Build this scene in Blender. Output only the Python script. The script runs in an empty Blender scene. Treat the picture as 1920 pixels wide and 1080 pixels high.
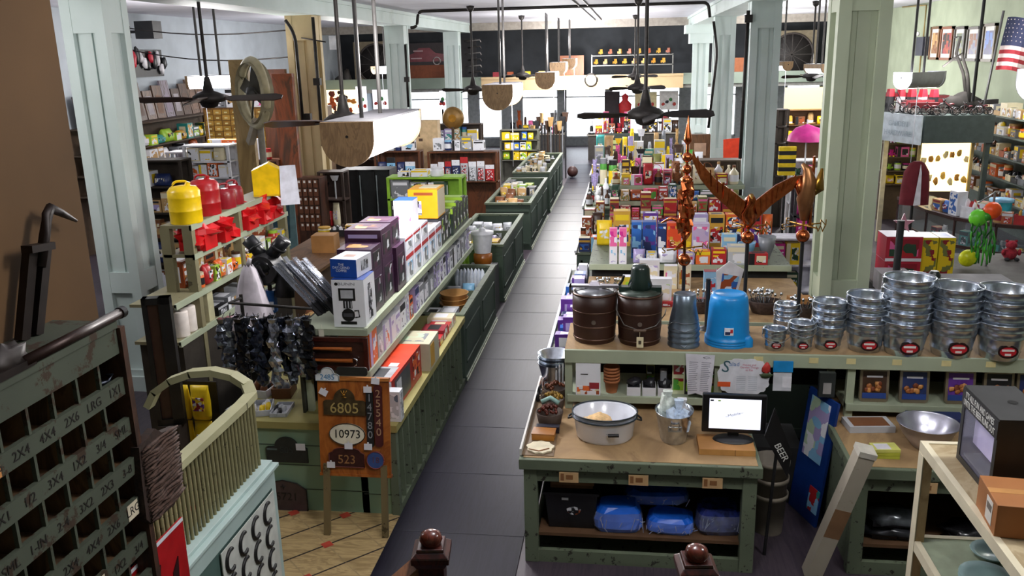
import bpy, math, random
from mathutils import Vector, Matrix, noise
rnd = random.Random(11)
PI = math.pi
SC = bpy.context.scene
COL = SC.collection

# ------------------------------------------------------------------ camera, world, exposure
FPX = 1620.0                      # focal length in pixels of the 1920 wide frame
CAMH = 3.7
_y = Vector((222, 443, -FPX)).normalized()
_z = Vector((-140, 6200, FPX)); _z = (_z - _y * _z.dot(_y)).normalized()
_x = _y.cross(_z)
RM = Matrix((_x, _y, _z))         # camera axes -> world axes
cam = bpy.data.objects.new('camera', bpy.data.cameras.new('camera'))
COL.objects.link(cam); SC.camera = cam
cam.data.sensor_width = 36; cam.data.lens = 36 * FPX / 1920
cam.data.clip_start = 0.05; cam.data.clip_end = 200
cam.matrix_world = Matrix.Translation((0, 0, CAMH)) @ RM.to_4x4()
W = bpy.data.worlds.new('daylight'); SC.world = W; W.use_nodes = True
W.node_tree.nodes['Background'].inputs[0].default_value = (0.86, 0.92, 1.0, 1)
W.node_tree.nodes['Background'].inputs[1].default_value = 5.0
SC.view_settings.view_transform = 'Standard'; SC.view_settings.look = 'None'
SC.view_settings.exposure = 0.1; SC.view_settings.gamma = 1.0
SC.view_settings.use_curve_mapping = False
LAMPS = [  # pendant troughs and added unseen lamps: x, y of the near end board, z, watts
    (-2.43, 7.35, 3.02, 1), (-2.28, 15.2, 3.03, 1.3), (-2.24, 23.6, 3.05, 2.8), (-2.2, 28.3, 3.3, 2.4),
    (-7.6, 14.2, 3.25, 1), (-7.6, 21.5, 3.25, 1), (5.0, 16.0, 3.35, 1), (4.4, 22.5, 3.4, 1.4), (3.6, 27.5, 3.4, 1.2),
    (7.2, 14.0, 3.3, .8), (-.6, 3.2, 4.35, .7), (1.9, 3.4, 4.4, .8), (-6.9, 6.2, 3.9, .5)]  # all but the first here: unseen lamps added to brighten the foreground
LWATT = 150
def point_light(name, loc, w, r=.22, c=(1, .97, .95)):
    l = bpy.data.lights.new(name, 'POINT'); l.energy = w; l.shadow_soft_size = r; l.color = c
    o = bpy.data.objects.new(name, l); o.location = loc; COL.objects.link(o); return o
for _i, (a, b, c, w) in enumerate(LAMPS):
    point_light('tube_and_fill_light', (a + .5, b + .6, c - .12), LWATT * w)
    point_light('tube_and_fill_light', (a + .1, b + .6, c + .75), LWATT * w * .5)  # added fill light above each lamp, brightens the ceiling

def ray(px, py):
    return RM @ Vector((px - 960, 540 - py, -FPX))
def P(px, py, x=None, y=None, z=None):
    r = ray(px, py)
    t = x / r.x if x is not None else y / r.y if y is not None else (z - CAMH) / r.z
    return Vector((r.x * t, r.y * t, CAMH + r.z * t))
def mpp(p):
    c = RM.transposed() @ (Vector(p) - Vector((0, 0, CAMH)))
    return -c.z / FPX

# ------------------------------------------------------------------ materials
PAL = {'red': 'b3262a', 'crimson': '8f1d2c', 'orange': 'e0692a', 'yellow': 'ecc91e', 'gold': 'c99a35', 'green': '4f9a3c',
       'lime': '9cc43c', 'teal': '2f8f8a', 'blue': '2f62b0', 'navy': '23305e', 'pale blue': '86bce0', 'purple': '5d2f8c',
       'lilac': 'a79ac8', 'pink': 'e0639c', 'magenta': 'c8288a', 'white': 'e4e5ec', 'cream': 'ddd3b4', 'tan': 'b8935f',
       'brown': '7a4a2a', 'dark brown': '3f2819', 'black': '1a1a1e', 'grey': '7d8086', 'silver': 'b9bcc2', 'copper': 'b5603a',
       'dark green': '2c4a36', 'olive': '77793f', 'pale green': 'b3cbae', 'plum': '452239', 'rust': '9c4a22'}
def lin(h):
    h = PAL.get(h, h)
    o = []
    for i in (0, 2, 4):
        c = int(h[i:i + 2], 16) / 255
        o.append(c / 12.92 if c <= .04045 else ((c + .055) / 1.055) ** 2.4)
    return (o[0], o[1], o[2], 1)
_M = {}
def nodes(name):
    m = bpy.data.materials.new(name); m.use_nodes = True
    nt = m.node_tree
    return m, nt, nt.nodes['Principled BSDF']
def N(nt, t, **kw):
    n = nt.nodes.new(t)
    for k, v in kw.items():
        if hasattr(n, k): setattr(n, k, v)
        else: n.inputs[k.replace('_', ' ')].default_value = v
    return n
def mix(nt, fac, a, b):
    n = nt.nodes.new('ShaderNodeMix'); n.data_type = 'RGBA'
    for s, v in ((0, fac), (6, a), (7, b)):
        if hasattr(v, 'is_output') or isinstance(v, bpy.types.NodeSocket): nt.links.new(v, n.inputs[s])
        else: n.inputs[s].default_value = v
    return n.outputs[2]
def ramp(nt, src, stops, const=False):
    n = nt.nodes.new('ShaderNodeValToRGB'); nt.links.new(src, n.inputs[0])
    cr = n.color_ramp
    if const: cr.interpolation = 'CONSTANT'
    while len(cr.elements) < len(stops): cr.elements.new(.5)
    for e, (p, c) in zip(cr.elements, stops): e.position = p; e.color = c
    return n.outputs[0]
def K(c, rough=.55, metal=0.0, var=.12, sc=9.0, spec=.5):
    """plain surface with faint tonal variation"""
    key = ('K', c, rough, metal, var, sc)
    if key in _M: return _M[key]
    m, nt, b = nodes(str(c).replace(' ', '_'))
    l = lin(c)
    b.inputs['Roughness'].default_value = rough; b.inputs['Metallic'].default_value = metal
    b.inputs['Specular IOR Level'].default_value = spec
    if var:
        tc = nt.nodes.new('ShaderNodeTexCoord'); no = N(nt, 'ShaderNodeTexNoise', Scale=sc, Detail=3.0)
        nt.links.new(tc.outputs['Object'], no.inputs['Vector'])
        a = tuple(min(1, v * (1 - var)) for v in l[:3]) + (1,); d = tuple(min(1, v * (1 + var) + .004) for v in l[:3]) + (1,)
        nt.links.new(ramp(nt, no.outputs['Fac'], [(.35, a), (.65, d)]), b.inputs['Base Color'])
    else: b.inputs['Base Color'].default_value = l
    _M[key] = m; return m
def WORN(c1, c2, sc=6.0, t=.62, rough=.6, c3=None):
    """painted wood with chips of the wood below"""
    key = ('W', c1, c2, sc, t, c3)
    if key in _M: return _M[key]
    m, nt, b = nodes('worn_' + c1)
    tc = nt.nodes.new('ShaderNodeTexCoord')
    n1 = N(nt, 'ShaderNodeTexNoise', Scale=sc, Detail=9.0, Roughness=.7); n2 = N(nt, 'ShaderNodeTexNoise', Scale=1.3, Detail=4.0)
    for n in (n1, n2): nt.links.new(tc.outputs['Object'], n.inputs['Vector'])
    l1 = lin(c1); dk = tuple(v * .72 for v in l1[:3]) + (1,)
    base = mix(nt, ramp(nt, n2.outputs['Fac'], [(.35, (0, 0, 0, 1)), (.7, (1, 1, 1, 1))]), l1, lin(c3) if c3 else dk)
    f = ramp(nt, n1.outputs['Fac'], [(t, (0, 0, 0, 1)), (t + .03, (1, 1, 1, 1))])
    nt.links.new(mix(nt, f, base, lin(c2)), b.inputs['Base Color'])
    b.inputs['Roughness'].default_value = rough
    bp = N(nt, 'ShaderNodeBump', Strength=.15, Distance=.004); nt.links.new(n1.outputs['Fac'], bp.inputs['Height'])
    nt.links.new(bp.outputs[0], b.inputs['Normal'])
    _M[key] = m; return m
def WOOD(c1, c2, sc=(2, 14, 14), rough=.45, grain=5.0):
    key = ('G', c1, c2, sc, rough)
    if key in _M: return _M[key]
    m, nt, b = nodes('wood_' + c1)
    tc = nt.nodes.new('ShaderNodeTexCoord'); mp = N(nt, 'ShaderNodeMapping'); mp.inputs['Scale'].default_value = sc
    nt.links.new(tc.outputs['Object'], mp.inputs['Vector'])
    n1 = N(nt, 'ShaderNodeTexNoise', Scale=1.0, Detail=6.0, Roughness=.6, Distortion=1.6)
    nt.links.new(mp.outputs[0], n1.inputs['Vector'])
    nt.links.new(ramp(nt, n1.outputs['Fac'], [(.36, lin(c2)), (.5, lin(c1)), (.56, lin(c2)), (.66, lin(c1))]), b.inputs['Base Color'])
    b.inputs['Roughness'].default_value = rough
    _M[key] = m; return m
def PRINT(cols, sc=14.0, rough=.4):
    """printed packaging: blocky patches of ink"""
    key = ('P', tuple(cols), sc, rough)
    if key in _M: return _M[key]
    m, nt, b = nodes('print_' + cols[0].replace(' ', '_'))
    tc = nt.nodes.new('ShaderNodeTexCoord'); v = N(nt, 'ShaderNodeTexVoronoi', Scale=sc); v.distance = 'CHEBYCHEV'
    nt.links.new(tc.outputs['Object'], v.inputs['Vector'])
    s = nt.nodes.new('ShaderNodeSeparateColor'); nt.links.new(v.outputs['Color'], s.inputs[0])
    k = len(cols)
    nt.links.new(ramp(nt, s.outputs[0], [(i / k * .9 + (0 if i == 0 else .08), lin(c)) for i, c in enumerate(cols)], True), b.inputs['Base Color'])
    b.inputs['Roughness'].default_value = rough
    _M[key] = m; return m
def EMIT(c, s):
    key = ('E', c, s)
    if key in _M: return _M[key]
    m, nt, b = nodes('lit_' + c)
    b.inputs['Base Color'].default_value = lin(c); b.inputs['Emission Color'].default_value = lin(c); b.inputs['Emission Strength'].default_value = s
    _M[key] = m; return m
def GLASS(c='dfe8ee', a=.18, rough=.05):
    key = ('L', c, a)
    if key in _M: return _M[key]
    m, nt, b = nodes('clear_film')
    b.inputs['Base Color'].default_value = lin(c); b.inputs['Roughness'].default_value = rough; b.inputs['Alpha'].default_value = a
    _M[key] = m; return m
GALV = K('c2cad4', .24, .95, .22, 16.0)
STEEL = K('b7bcc4', .22, 1.0, .1); CHROME = K('d5d8dc', .12, 1.0, 0)
COPPER = K('c0683c', .25, 1.0, .25, 20.0); BRASS = K('b98a3c', .3, 1.0, .2)
BLACK = K('141416', .45); IRON = K('25211f', .55, .4, .3)
GREEN = WORN('6c7762', '24211a', 15.0, .585, c3='58624f'); DKGREEN = WORN('4a5a4e', '1f211c', 9.0, .68, c3='3b493f'); TOPWOOD_ = WOOD('9c7a53', '7a5c3c', (3, 1.2, 3), .6)
SAGE = WORN('a9b39a', '5a5a45', 10.0, .66); COLPAINT = WORN('c9d6d4', '7d8479', 4.0, .73, .55, 'bccac6'); CREAM = WORN('c8bf9c', '85714d', 6.0, .7)
CARD = K('a8763f', .75, 0, .12, 5); DKWOOD = WOOD('3a211b', '25130f', (1, 8, 8), .4); MAHOG = WOOD('4c1f18', '2c110d', (8, 1, 8), .3)

# ------------------------------------------------------------------ mesh builder
class MB:
    def __init__(s): s.v = []; s.f = []; s.m = []; s.s = []; s.mats = []; s.T = Matrix.Identity(4)
    def mi(s, m):
        if m not in s.mats: s.mats.append(m)
        return s.mats.index(m)
    def add(s, vs, fs, m, smooth=False):
        o = len(s.v); s.v += [tuple(s.T @ Vector(v)) for v in vs]; k = s.mi(m)
        for f in fs: s.f.append(tuple(i + o for i in f)); s.m.append(k); s.s.append(smooth)
        return s
    def box(s, x0, x1, y0, y1, z0, z1, m, t=0.0):
        a = t
        v = [(x0 + a, y0 + a, z0), (x1 - a, y0 + a, z0), (x1 - a, y1 - a, z0), (x0 + a, y1 - a, z0), (x0, y0, z1), (x1, y0, z1), (x1, y1, z1), (x0, y1, z1)]
        return s.add(v, [(3, 2, 1, 0), (4, 5, 6, 7), (0, 1, 5, 4), (1, 2, 6, 5), (2, 3, 7, 6), (3, 0, 4, 7)], m)
    def frus(s, w0, d0, w1, d1, z0, z1, m, cx=0, cy=0):
        v = [(cx + a * w / 2, cy + b * d / 2, z) for w, d, z in ((w0, d0, z0), (w1, d1, z1)) for a, b in ((-1, -1), (1, -1), (1, 1), (-1, 1))]
        return s.add(v, [(3, 2, 1, 0), (4, 5, 6, 7), (0, 1, 5, 4), (1, 2, 6, 5), (2, 3, 7, 6), (3, 0, 4, 7)], m)
    def bar(s, p, q, w, h, m, roll=0):
        p = Vector(p); q = Vector(q); d = q - p; L = d.length
        if L < 1e-6: return s
        R = d.to_track_quat('Y', 'Z').to_matrix().to_4x4()
        T = s.T.copy(); s.T = T @ Matrix.Translation(p) @ R @ Matrix.Rotation(roll, 4, 'Y')
        s.box(-w / 2, w / 2, 0, L, -h / 2, h / 2, m); s.T = T; return s
    def lathe(s, prof, m, n=20, c=(0, 0, 0), sx=1, sy=1, smooth=True, cap=True, axis='z', a0=0, a1=2 * PI):
        full = abs(a1 - a0 - 2 * PI) < 1e-6; k = n if full else n + 1
        vs = []
        for r, z in prof:
            for i in range(k):
                a = a0 + (a1 - a0) * i / n; x, y = r * math.cos(a) * sx, r * math.sin(a) * sy
                p = (x, y, z) if axis == 'z' else (x, z, y) if axis == 'y' else (z, x, y)
                vs.append((p[0] + c[0], p[1] + c[1], p[2] + c[2]))
        fs = []
        fl = axis == 'y'
        for j in range(len(prof) - 1):
            for i in range(n if full else n):
                a, b = j * k + i, j * k + (i + 1) % k
                q = (a, b, b + k, a + k); fs.append(q[::-1] if fl else q)
        s.add(vs, fs, m, smooth)
        if cap and full:
            if prof[0][0] > 1e-5: s.add(vs[:k], [tuple(range(k)) if fl else tuple(range(k))[::-1]], m)
            if prof[-1][0] > 1e-5: s.add(vs[-k:], [tuple(range(k))[::-1] if fl else tuple(range(k))], m)
        return s
    def cyl(s, p, q, r0, m, r1=None, n=12):
        r1 = r0 if r1 is None else r1
        p = Vector(p); q = Vector(q); d = q - p
        R = d.to_track_quat('Z', 'Y').to_matrix().to_4x4()
        T = s.T.copy(); s.T = T @ Matrix.Translation(p) @ R
        s.lathe([(r0, 0), (r1, d.length)], m, n); s.T = T; return s
    def tube(s, pts, r, m, n=6):
        pts = [Vector(p) for p in pts]; rings = []
        for i, p in enumerate(pts):
            d = (pts[min(i + 1, len(pts) - 1)] - pts[max(i - 1, 0)]).normalized()
            u = d.cross(Vector((0, 0, 1)) if abs(d.z) < .9 else Vector((1, 0, 0))).normalized(); w = d.cross(u)
            rr = r[i] if isinstance(r, (list, tuple)) else r
            rings += [p + (u * math.cos(2 * PI * k / n) + w * math.sin(2 * PI * k / n)) * rr for k in range(n)]
        fs = [(j * n + i, j * n + (i + 1) % n, (j + 1) * n + (i + 1) % n, (j + 1) * n + i) for j in range(len(pts) - 1) for i in range(n)]
        fs += [tuple(range(n))[::-1], tuple(range((len(pts) - 1) * n, len(pts) * n))]
        return s.add(rings, [f[::-1] for f in fs], m, True)
    def prism(s, o, a, b, m, plane='xz'):
        """outline o (ccw seen from the front) pushed from depth a to depth b"""
        f = {'xz': lambda u, v, d: (u, d, v), 'xy': lambda u, v, d: (u, v, d), 'yz': lambda u, v, d: (d, u, v)}[plane]
        n = len(o); vs = [f(u, v, a) for u, v in o] + [f(u, v, b) for u, v in o]
        fs = [tuple(range(n)), tuple(range(n, 2 * n))[::-1]] + [(i, i + n, (i + 1) % n + n, (i + 1) % n) for i in range(n)]
        if plane != 'xz': fs = [g[::-1] for g in fs]
        return s.add(vs, fs, m)
    def blob(s, c, r, m, n=12, amp=.15, seed=0, fr=2.2):
        vs = []; k = n // 2 + 1
        for j in range(k + 1):
            ph = PI * j / k
            for i in range(n):
                th = 2 * PI * i / n; d = Vector((math.sin(ph) * math.cos(th), math.sin(ph) * math.sin(th), math.cos(ph)))
                q = 1 + amp * noise.noise(d * fr + Vector((seed * 3.1, seed, 0)))
                vs.append((c[0] + d.x * r[0] * q, c[1] + d.y * r[1] * q, c[2] + d.z * r[2] * q))
        fs = [(j * n + i, (j + 1) * n + i, (j + 1) * n + (i + 1) % n, j * n + (i + 1) % n) for j in range(k) for i in range(n)]
        return s.add(vs, fs, m, True)
    def sph(s, c, r, m, n=14): return s.blob(c, (r, r, r), m, n, 0)
    def rect(s, face, W_, D_, H_, u0, v0, u1, v1, m, th=.0012):
        """flat print on the face of a box centred on x,y with its base at 0; u,v run 0..1"""
        if face in 'fb':
            y = -D_ / 2 if face == 'f' else D_ / 2
            s.box(-W_ / 2 + u0 * W_, -W_ / 2 + u1 * W_, y - th, y + th, v0 * H_, v1 * H_, m)
        elif face in 'rl':
            x = W_ / 2 if face == 'r' else -W_ / 2
            s.box(x - th, x + th, -D_ / 2 + u0 * D_, -D_ / 2 + u1 * D_, v0 * H_, v1 * H_, m)
        else: s.box(-W_ / 2 + u0 * W_, -W_ / 2 + u1 * W_, -D_ / 2 + v0 * D_, -D_ / 2 + v1 * D_, H_ - th, H_ + th, m)
        return s
    def mesh(s, name):
        me = bpy.data.meshes.new(name); me.from_pydata(s.v, [], s.f)
        for m in s.mats: me.materials.append(m)
        me.polygons.foreach_set('material_index', s.m); me.polygons.foreach_set('use_smooth', s.s); me.update()
        return me
    def obj(s, name, parent=None, loc=(0, 0, 0), rz=0, bev=0):
        o = bpy.data.objects.new(name, s.mesh(name)); COL.objects.link(o); o.location = loc; o.rotation_euler = (0, 0, rz)
        if parent is not None: o.parent = parent
        if bev:
            b = o.modifiers.new('edge', 'BEVEL'); b.width = bev; b.segments = 2; b.limit_method = 'ANGLE'
        return o
LABELS = {}
def tag(o, label, cat, group=None, kind=None):
    o['label'] = label; o['category'] = cat
    if group: o['group'] = group
    if kind: o['kind'] = kind
    LABELS[label] = LABELS.get(label, 0) + 1
    return o
def thing(name, label, cat, loc=(0, 0, 0), rz=0, group=None):
    o = bpy.data.objects.new(name, None); o.empty_display_size = .05; COL.objects.link(o); o.location = loc; o.rotation_euler = (0, 0, rz)
    return tag(o, label, cat, group)
def solo(mb, name, label, cat, loc=(0, 0, 0), rz=0, group=None, bev=0, kind=None):
    return tag(mb.obj(name, None, loc, rz, bev), label, cat, group, kind)
def struct(mb, name, bev=0):
    o = mb.obj(name, bev=bev); o['kind'] = 'structure'; return o
_T = {}
def text(s, size, m, parent, loc, rot=(PI / 2, 0, 0), name='lettering', ext=.0015, w=1.0, label=None):
    key = (s, size, m.name, ext, w)
    if key not in _T:
        cu = bpy.data.curves.new('txt', 'FONT'); cu.body = s; cu.size = size; cu.extrude = ext; cu.align_x = 'CENTER'; cu.align_y = 'CENTER'; cu.resolution_u = 3
        cu.space_line = .9
        t = bpy.data.objects.new('txt', cu); COL.objects.link(t); dg = bpy.context.evaluated_depsgraph_get()
        me = bpy.data.meshes.new_from_object(t.evaluated_get(dg)); bpy.data.objects.remove(t)
        for v in me.vertices: v.co.x *= w
        me.materials.clear(); me.materials.append(m); _T[key] = me
    o = bpy.data.objects.new(name, _T[key]); COL.objects.link(o); o.location = loc; o.rotation_euler = rot
    if parent is not None: o.parent = parent
    if label: o['label'] = label
    return o
ORD = 'first second third fourth fifth sixth seventh eighth ninth tenth eleventh twelfth thirteenth fourteenth fifteenth sixteenth seventeenth eighteenth nineteenth twentieth'.split()
ORD += ['twenty-' + o for o in ORD[:9]] + ['thirtieth'] + ['thirty-' + o for o in ORD[:9]]

# ------------------------------------------------------------------ stock: one builder per kind of goods (front is -y)
def g_box(w, d, h, c, c2, c3):
    b = MB(); b.box(-w / 2, w / 2, -d / 2, d / 2, 0, h, K(c, .45, 0, .05))
    st = rnd.randrange(4); A, B_ = K(c2, .4, 0, 0), PRINT([c3, c2, c, c3, 'white'], 5 / max(w, .03))
    if st == 0: b.rect('f', w, d, h, .1, .12, .9, .62, B_); b.rect('f', w, d, h, .1, .74, .9, .9, A)
    elif st == 1: b.rect('f', w, d, h, 0, .7, 1, .95, A, .0009); b.rect('f', w, d, h, .25, .1, .85, .6, B_)
    elif st == 2: b.rect('f', w, d, h, 0, 0, .3, 1, A, .0009); b.rect('f', w, d, h, .4, .2, .9, .8, B_)
    else: b.rect('f', w, d, h, .08, .08, .92, .92, B_)
    b.rect('t', w, d, h, .15, .25, .85, .75, A); b.rect('r', w, d, h, .2, .2, .8, .8, A); b.rect('l', w, d, h, .2, .2, .8, .8, A)
    return b
def g_bottle(w, d, h, c, c2, c3):
    b = MB(); r = min(w, d) / 2 * .9; b.lathe([(r * .9, 0), (r, h * .05), (r, h * .6), (r * .35, h * .78), (r * .3, h * .9)], K(c, .2, 0, .05), 12)
    b.lathe([(r * .36, h * .88), (r * .36, h)], K(c3, .4), 10); b.lathe([(r * 1.02, h * .15), (r * 1.02, h * .5)], K(c2, .5, 0, 0), 12, cap=False); return b
def g_jar(w, d, h, c, c2, c3):
    b = MB(); r = min(w, d) / 2 * .93; b.lathe([(r * .95, 0), (r, h * .06), (r, h * .8), (r * .85, h * .86)], K(c, .3, 0, .05), 14)
    b.lathe([(r * .95, h * .84), (r * .95, h)], K(c3, .4), 14); b.lathe([(r * 1.02, h * .2), (r * 1.02, h * .66)], K(c2, .5, 0, 0), 14, cap=False); return b
def g_bag(w, d, h, c, c2, c3):
    b = MB(); z = [0, .12, .5, .86, 1]; dd = [.5, 1, .9, .5, .08]; m = K(c, .35, 0, .1); s_ = rnd.random() * 9
    vs = []; n = 10
    for zi, k in zip(z, dd):
        for i in range(n):
            a = 2 * PI * i / n; q = 1 + .1 * noise.noise(Vector((math.cos(a) * 2, math.sin(a) * 2, zi * 3 + s_)))
            ca, sa = math.cos(a), math.sin(a); e = .6
            vs.append((math.copysign(abs(ca) ** e, ca) * w / 2 * q, math.copysign(abs(sa) ** e, sa) * d / 2 * k * q, zi * h))
    fs = [(j * n + i, j * n + (i + 1) % n, (j + 1) * n + (i + 1) % n, (j + 1) * n + i) for j in range(4) for i in range(n)] + [tuple(range(n))[::-1], tuple(range(4 * n, 5 * n))]
    b.add(vs, fs, m, True); b.box(-w * .3, w * .3, -d * .5, -d * .4, h * .3, h * .68, PRINT([c2, c3, 'white', c], 6 / max(w, .03))); return b
def g_card(w, d, h, c, c2, c3):      # carded pack hanging on a peg: card, blister, header
    b = MB(); b.box(-w / 2, w / 2, 0, .004, 0, h, K(c, .5, 0, .05)); b.box(-w / 2, w / 2, -.002, 0, h * .74, h, K(c2, .5, 0, 0))
    b.frus(w * .75, min(d, .05), w * .6, min(d, .05) * .6, h * .08, h * .66, PRINT([c3, c2, 'black', c3], 9 / max(w, .03)), 0, -min(d, .05) / 2)
    b.cyl((0, .03, h * .9), (0, -.05, h * .9), .004, STEEL, n=6); return b
def g_tool(w, d, h, c, c2, c3):      # long-handled tool
    b = MB(); b.cyl((0, 0, 0), (0, 0, h * .8), min(w, .03) / 2, K(c, .5), n=8); b.frus(w * .5, .03, w, .02, h * .78, h, K(c2, .35, .5)); return b
def g_basket(w, d, h, c, c2, c3):
    b = MB(); m = K(c, .8, 0, .3, 60); b.lathe([(w * .36, 0), (w * .4, h * .3), (w * .48, h * .7), (w * .5, h * .72), (w * .45, h * .7), (w * .36, h * .1)], m, 14, sy=d / w)
    b.tube([(w * .47 * math.cos(a), 0, h * .68 + math.sin(a) * h * .32) for a in [PI * i / 8 for i in range(9)]], .006, m); return b
def g_tray(w, d, h, c, c2, c3):
    b = MB(); m = K(c, .5); b.box(-w / 2, w / 2, -d / 2, d / 2, 0, .008, m)
    for x0, x1, y0, y1 in ((-w / 2, w / 2, -d / 2, -d / 2 + .008), (-w / 2, w / 2, d / 2 - .008, d / 2), (-w / 2, -w / 2 + .008, -d / 2, d / 2), (w / 2 - .008, w / 2, -d / 2, d / 2)): b.box(x0, x1, y0, y1, .006, h * .55, m)
    for i in range(7): b.blob((rnd.uniform(-.35, .35) * w, rnd.uniform(-.3, .3) * d, h * .35), (w * .16, d * .18, h * .45), K(rnd.choice([c2, c3]), .4), 7, .5, i)
    return b
def g_book(w, d, h, c, c2, c3):
    b = MB(); b.box(-w / 2, w / 2, -d / 2, d / 2, 0, h, K(c, .5)); b.box(-w / 2 + .004, w / 2 - .004, -d / 2 + .006, d / 2 - .004, h, h + .001, K('cream', .8)); b.rect('f', w, d, h, 0, .7, 1, .85, K(c2, .5), .001); b.rect('f', w, d, h, .1, .15, .9, .55, PRINT([c3, c2, c], 20)); return b
def g_bowl(w, d, h, c, c2, c3):
    b = MB(); m = K(c, .3); r = w / 2; b.lathe([(r * .4, 0), (r * .45, h * .08), (r * .8, h * .5), (r, h), (r * .96, h), (r * .76, h * .52), (r * .4, h * .15), (0, h * .12)], m, 18); return b
def g_hat(w, d, h, c, c2, c3):
    b = MB(); b.lathe([(w * .5, h * .12), (w * .48, h * .02), (w * .27, h * .16), (w * .25, h * .8), (w * .18, h), (0, h * .95)], K(c, .85, 0, .25, 40), 16, sy=.8); b.lathe([(w * .275, h * .16), (w * .268, h * .34)], K(c2, .6), 16, sy=.8, cap=False); return b
def g_plush(w, d, h, c, c2, c3):
    b = MB(); m = K(c, .95, 0, .3, 40); b.blob((0, 0, h * .32), (w * .35, d * .35, h * .32), m, 10, .15); b.blob((0, -d * .05, h * .75), (w * .27, d * .28, h * .22), m, 10, .1)
    for k in (-1, 1): b.blob((k * w * .2, 0, h * .93), (w * .09, d * .05, h * .07), m, 6, 0); b.blob((k * w * .36, -d * .15, h * .4), (w * .1, d * .1, h * .17), m, 7, .1); b.blob((k * w * .22, -d * .3, h * .08), (w * .12, d * .2, h * .09), K(c2, .9), 7, .1)
    return b
KIND = {'box': (g_box, 'product_box', 'printed box', 'box'), 'bottle': (g_bottle, 'bottle', 'capped bottle', 'bottle'), 'jar': (g_jar, 'jar', 'lidded jar', 'jar'),
        'bag': (g_bag, 'product_bag', 'sealed bag', 'bag'), 'card': (g_card, 'carded_pack', 'carded pack', 'pack'), 'tool': (g_tool, 'long_handled_tool', 'long-handled tool', 'tool'),
        'basket': (g_basket, 'basket', 'handled basket', 'basket'), 'tray': (g_tray, 'goods_tray', 'loaded tray', 'tray'), 'book': (g_book, 'book', 'booklet', 'book'),
        'bowl': (g_bowl, 'bowl', 'round bowl', 'bowl'), 'hat': (g_hat, 'hat', 'brimmed hat', 'hat'), 'plush': (g_plush, 'plush_toy', 'plush toy', 'toy')}
FILLED = {}
def fill(where, frm, z, a, b, kinds, cols, h=(.15, .25), w=(.1, .18), d=(.1, .16), gap=.018, stack=1, acc=None, group=None, seedskip=0, jit=.02, bits=None):
    """stand goods side by side on the line a-b (x, y), fronts to its right-hand side, at height z"""
    a = Vector(a); b = Vector(b); L = (b - a).length; u = (b - a) / L; rz = math.atan2(u.y, u.x); t = 0; i = FILLED.get(where, 0)
    back = Vector((-u.y, u.x)); out = []
    while True:
        kd = kinds[rnd.randrange(len(kinds))]; fn, nm, noun, cat = KIND[kd]
        ww = rnd.uniform(*w); hh = rnd.uniform(*h); dd = rnd.uniform(*d)
        if kd in ('bottle', 'jar'): ww = min(ww, dd)
        if t + ww > L: break
        for s_ in range(stack if kd in ('box', 'tray', 'book', 'bowl') and hh < h[1] else 1):
            c = cols[rnd.randrange(len(cols))]; c2 = rnd.choice(acc or ['white', 'cream', 'yellow', 'black']); c3 = rnd.choice(cols)
            q = a + u * (t + ww / 2) + back * dd / 2
            p = (q.x, q.y, z + s_ * (hh + .002))
            if kd == 'card': p = (q.x - back.x * dd / 2, q.y - back.y * dd / 2, z)
            n = ORD[i] if i < len(ORD) else 'last'
            st = ' atop its neighbour' if s_ else ''
            lb = f'{c} {noun}{st}, {n} {frm} {where}'
            if len(lb.split()) > 16: lb = f'{c} {noun}, {n} {frm} {where}'
            if len(lb.split()) > 16: lb = f'{c} {noun.split()[-1]}, {n} {frm} {where}'
            if len(lb.split()) > 16: lb = f'{c.split()[-1]} {noun.split()[-1]}, {n} {frm} {where}'
            if kd == 'box': nm = 'tall_carton' if hh > 1.45 * ww else 'flat_box' if hh < .75 * ww else 'product_box'
            o = solo(fn(ww, dd, hh, c, c2, c3), nm, lb, cat, p, rz + (rnd.uniform(-jit, jit) if kd != 'card' else 0), group or f'goods {where}')
            out.append(o); i += 1
        t += ww + gap
    FILLED[where] = i
    return out
def shelf_unit(name, label, cat, x0, x1, y0, y1, levels, m, th=.025, back=None, posts=True, post=.04, foot=0.0, lip=0, boardname='shelf', fm=None):
    """boards at the given heights between corner posts; back: side of the back panel (n,s,e,w)"""
    o = thing(name, label, cat, ((x0 + x1) / 2, (y0 + y1) / 2, foot)); cx, cy = (x0 + x1) / 2, (y0 + y1) / 2; X, Y = (x1 - x0) / 2, (y1 - y0) / 2
    for z in levels:
        b = MB(); b.box(-X, X, -Y, Y, z - th - foot, z - foot, fm or m)
        b.obj(boardname, o)
    if posts:
        top = max(levels) - th - foot
        for sx in (-1, 1):
            for sy in (-1, 1):
                b = MB(); b.box(sx * (X - post / 2) - post / 2 - .002 * sx, sx * (X - post / 2) + post / 2 - .002 * sx, sy * (Y - post / 2) - post / 2, sy * (Y - post / 2) + post / 2, 0, top, m); b.obj('post', o)
    if back:
        b = MB(); h = max(levels) - foot
        if back == 'n': b.box(-X, X, Y, Y + .015, 0, h, m)
        if back == 's': b.box(-X, X, -Y - .015, -Y, 0, h, m)
        if back == 'e': b.box(X, X + .015, -Y, Y, 0, h, m)
        if back == 'w': b.box(-X - .015, -X, -Y, Y, 0, h, m)
        b.obj('back_panel', o)
    return o
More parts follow.
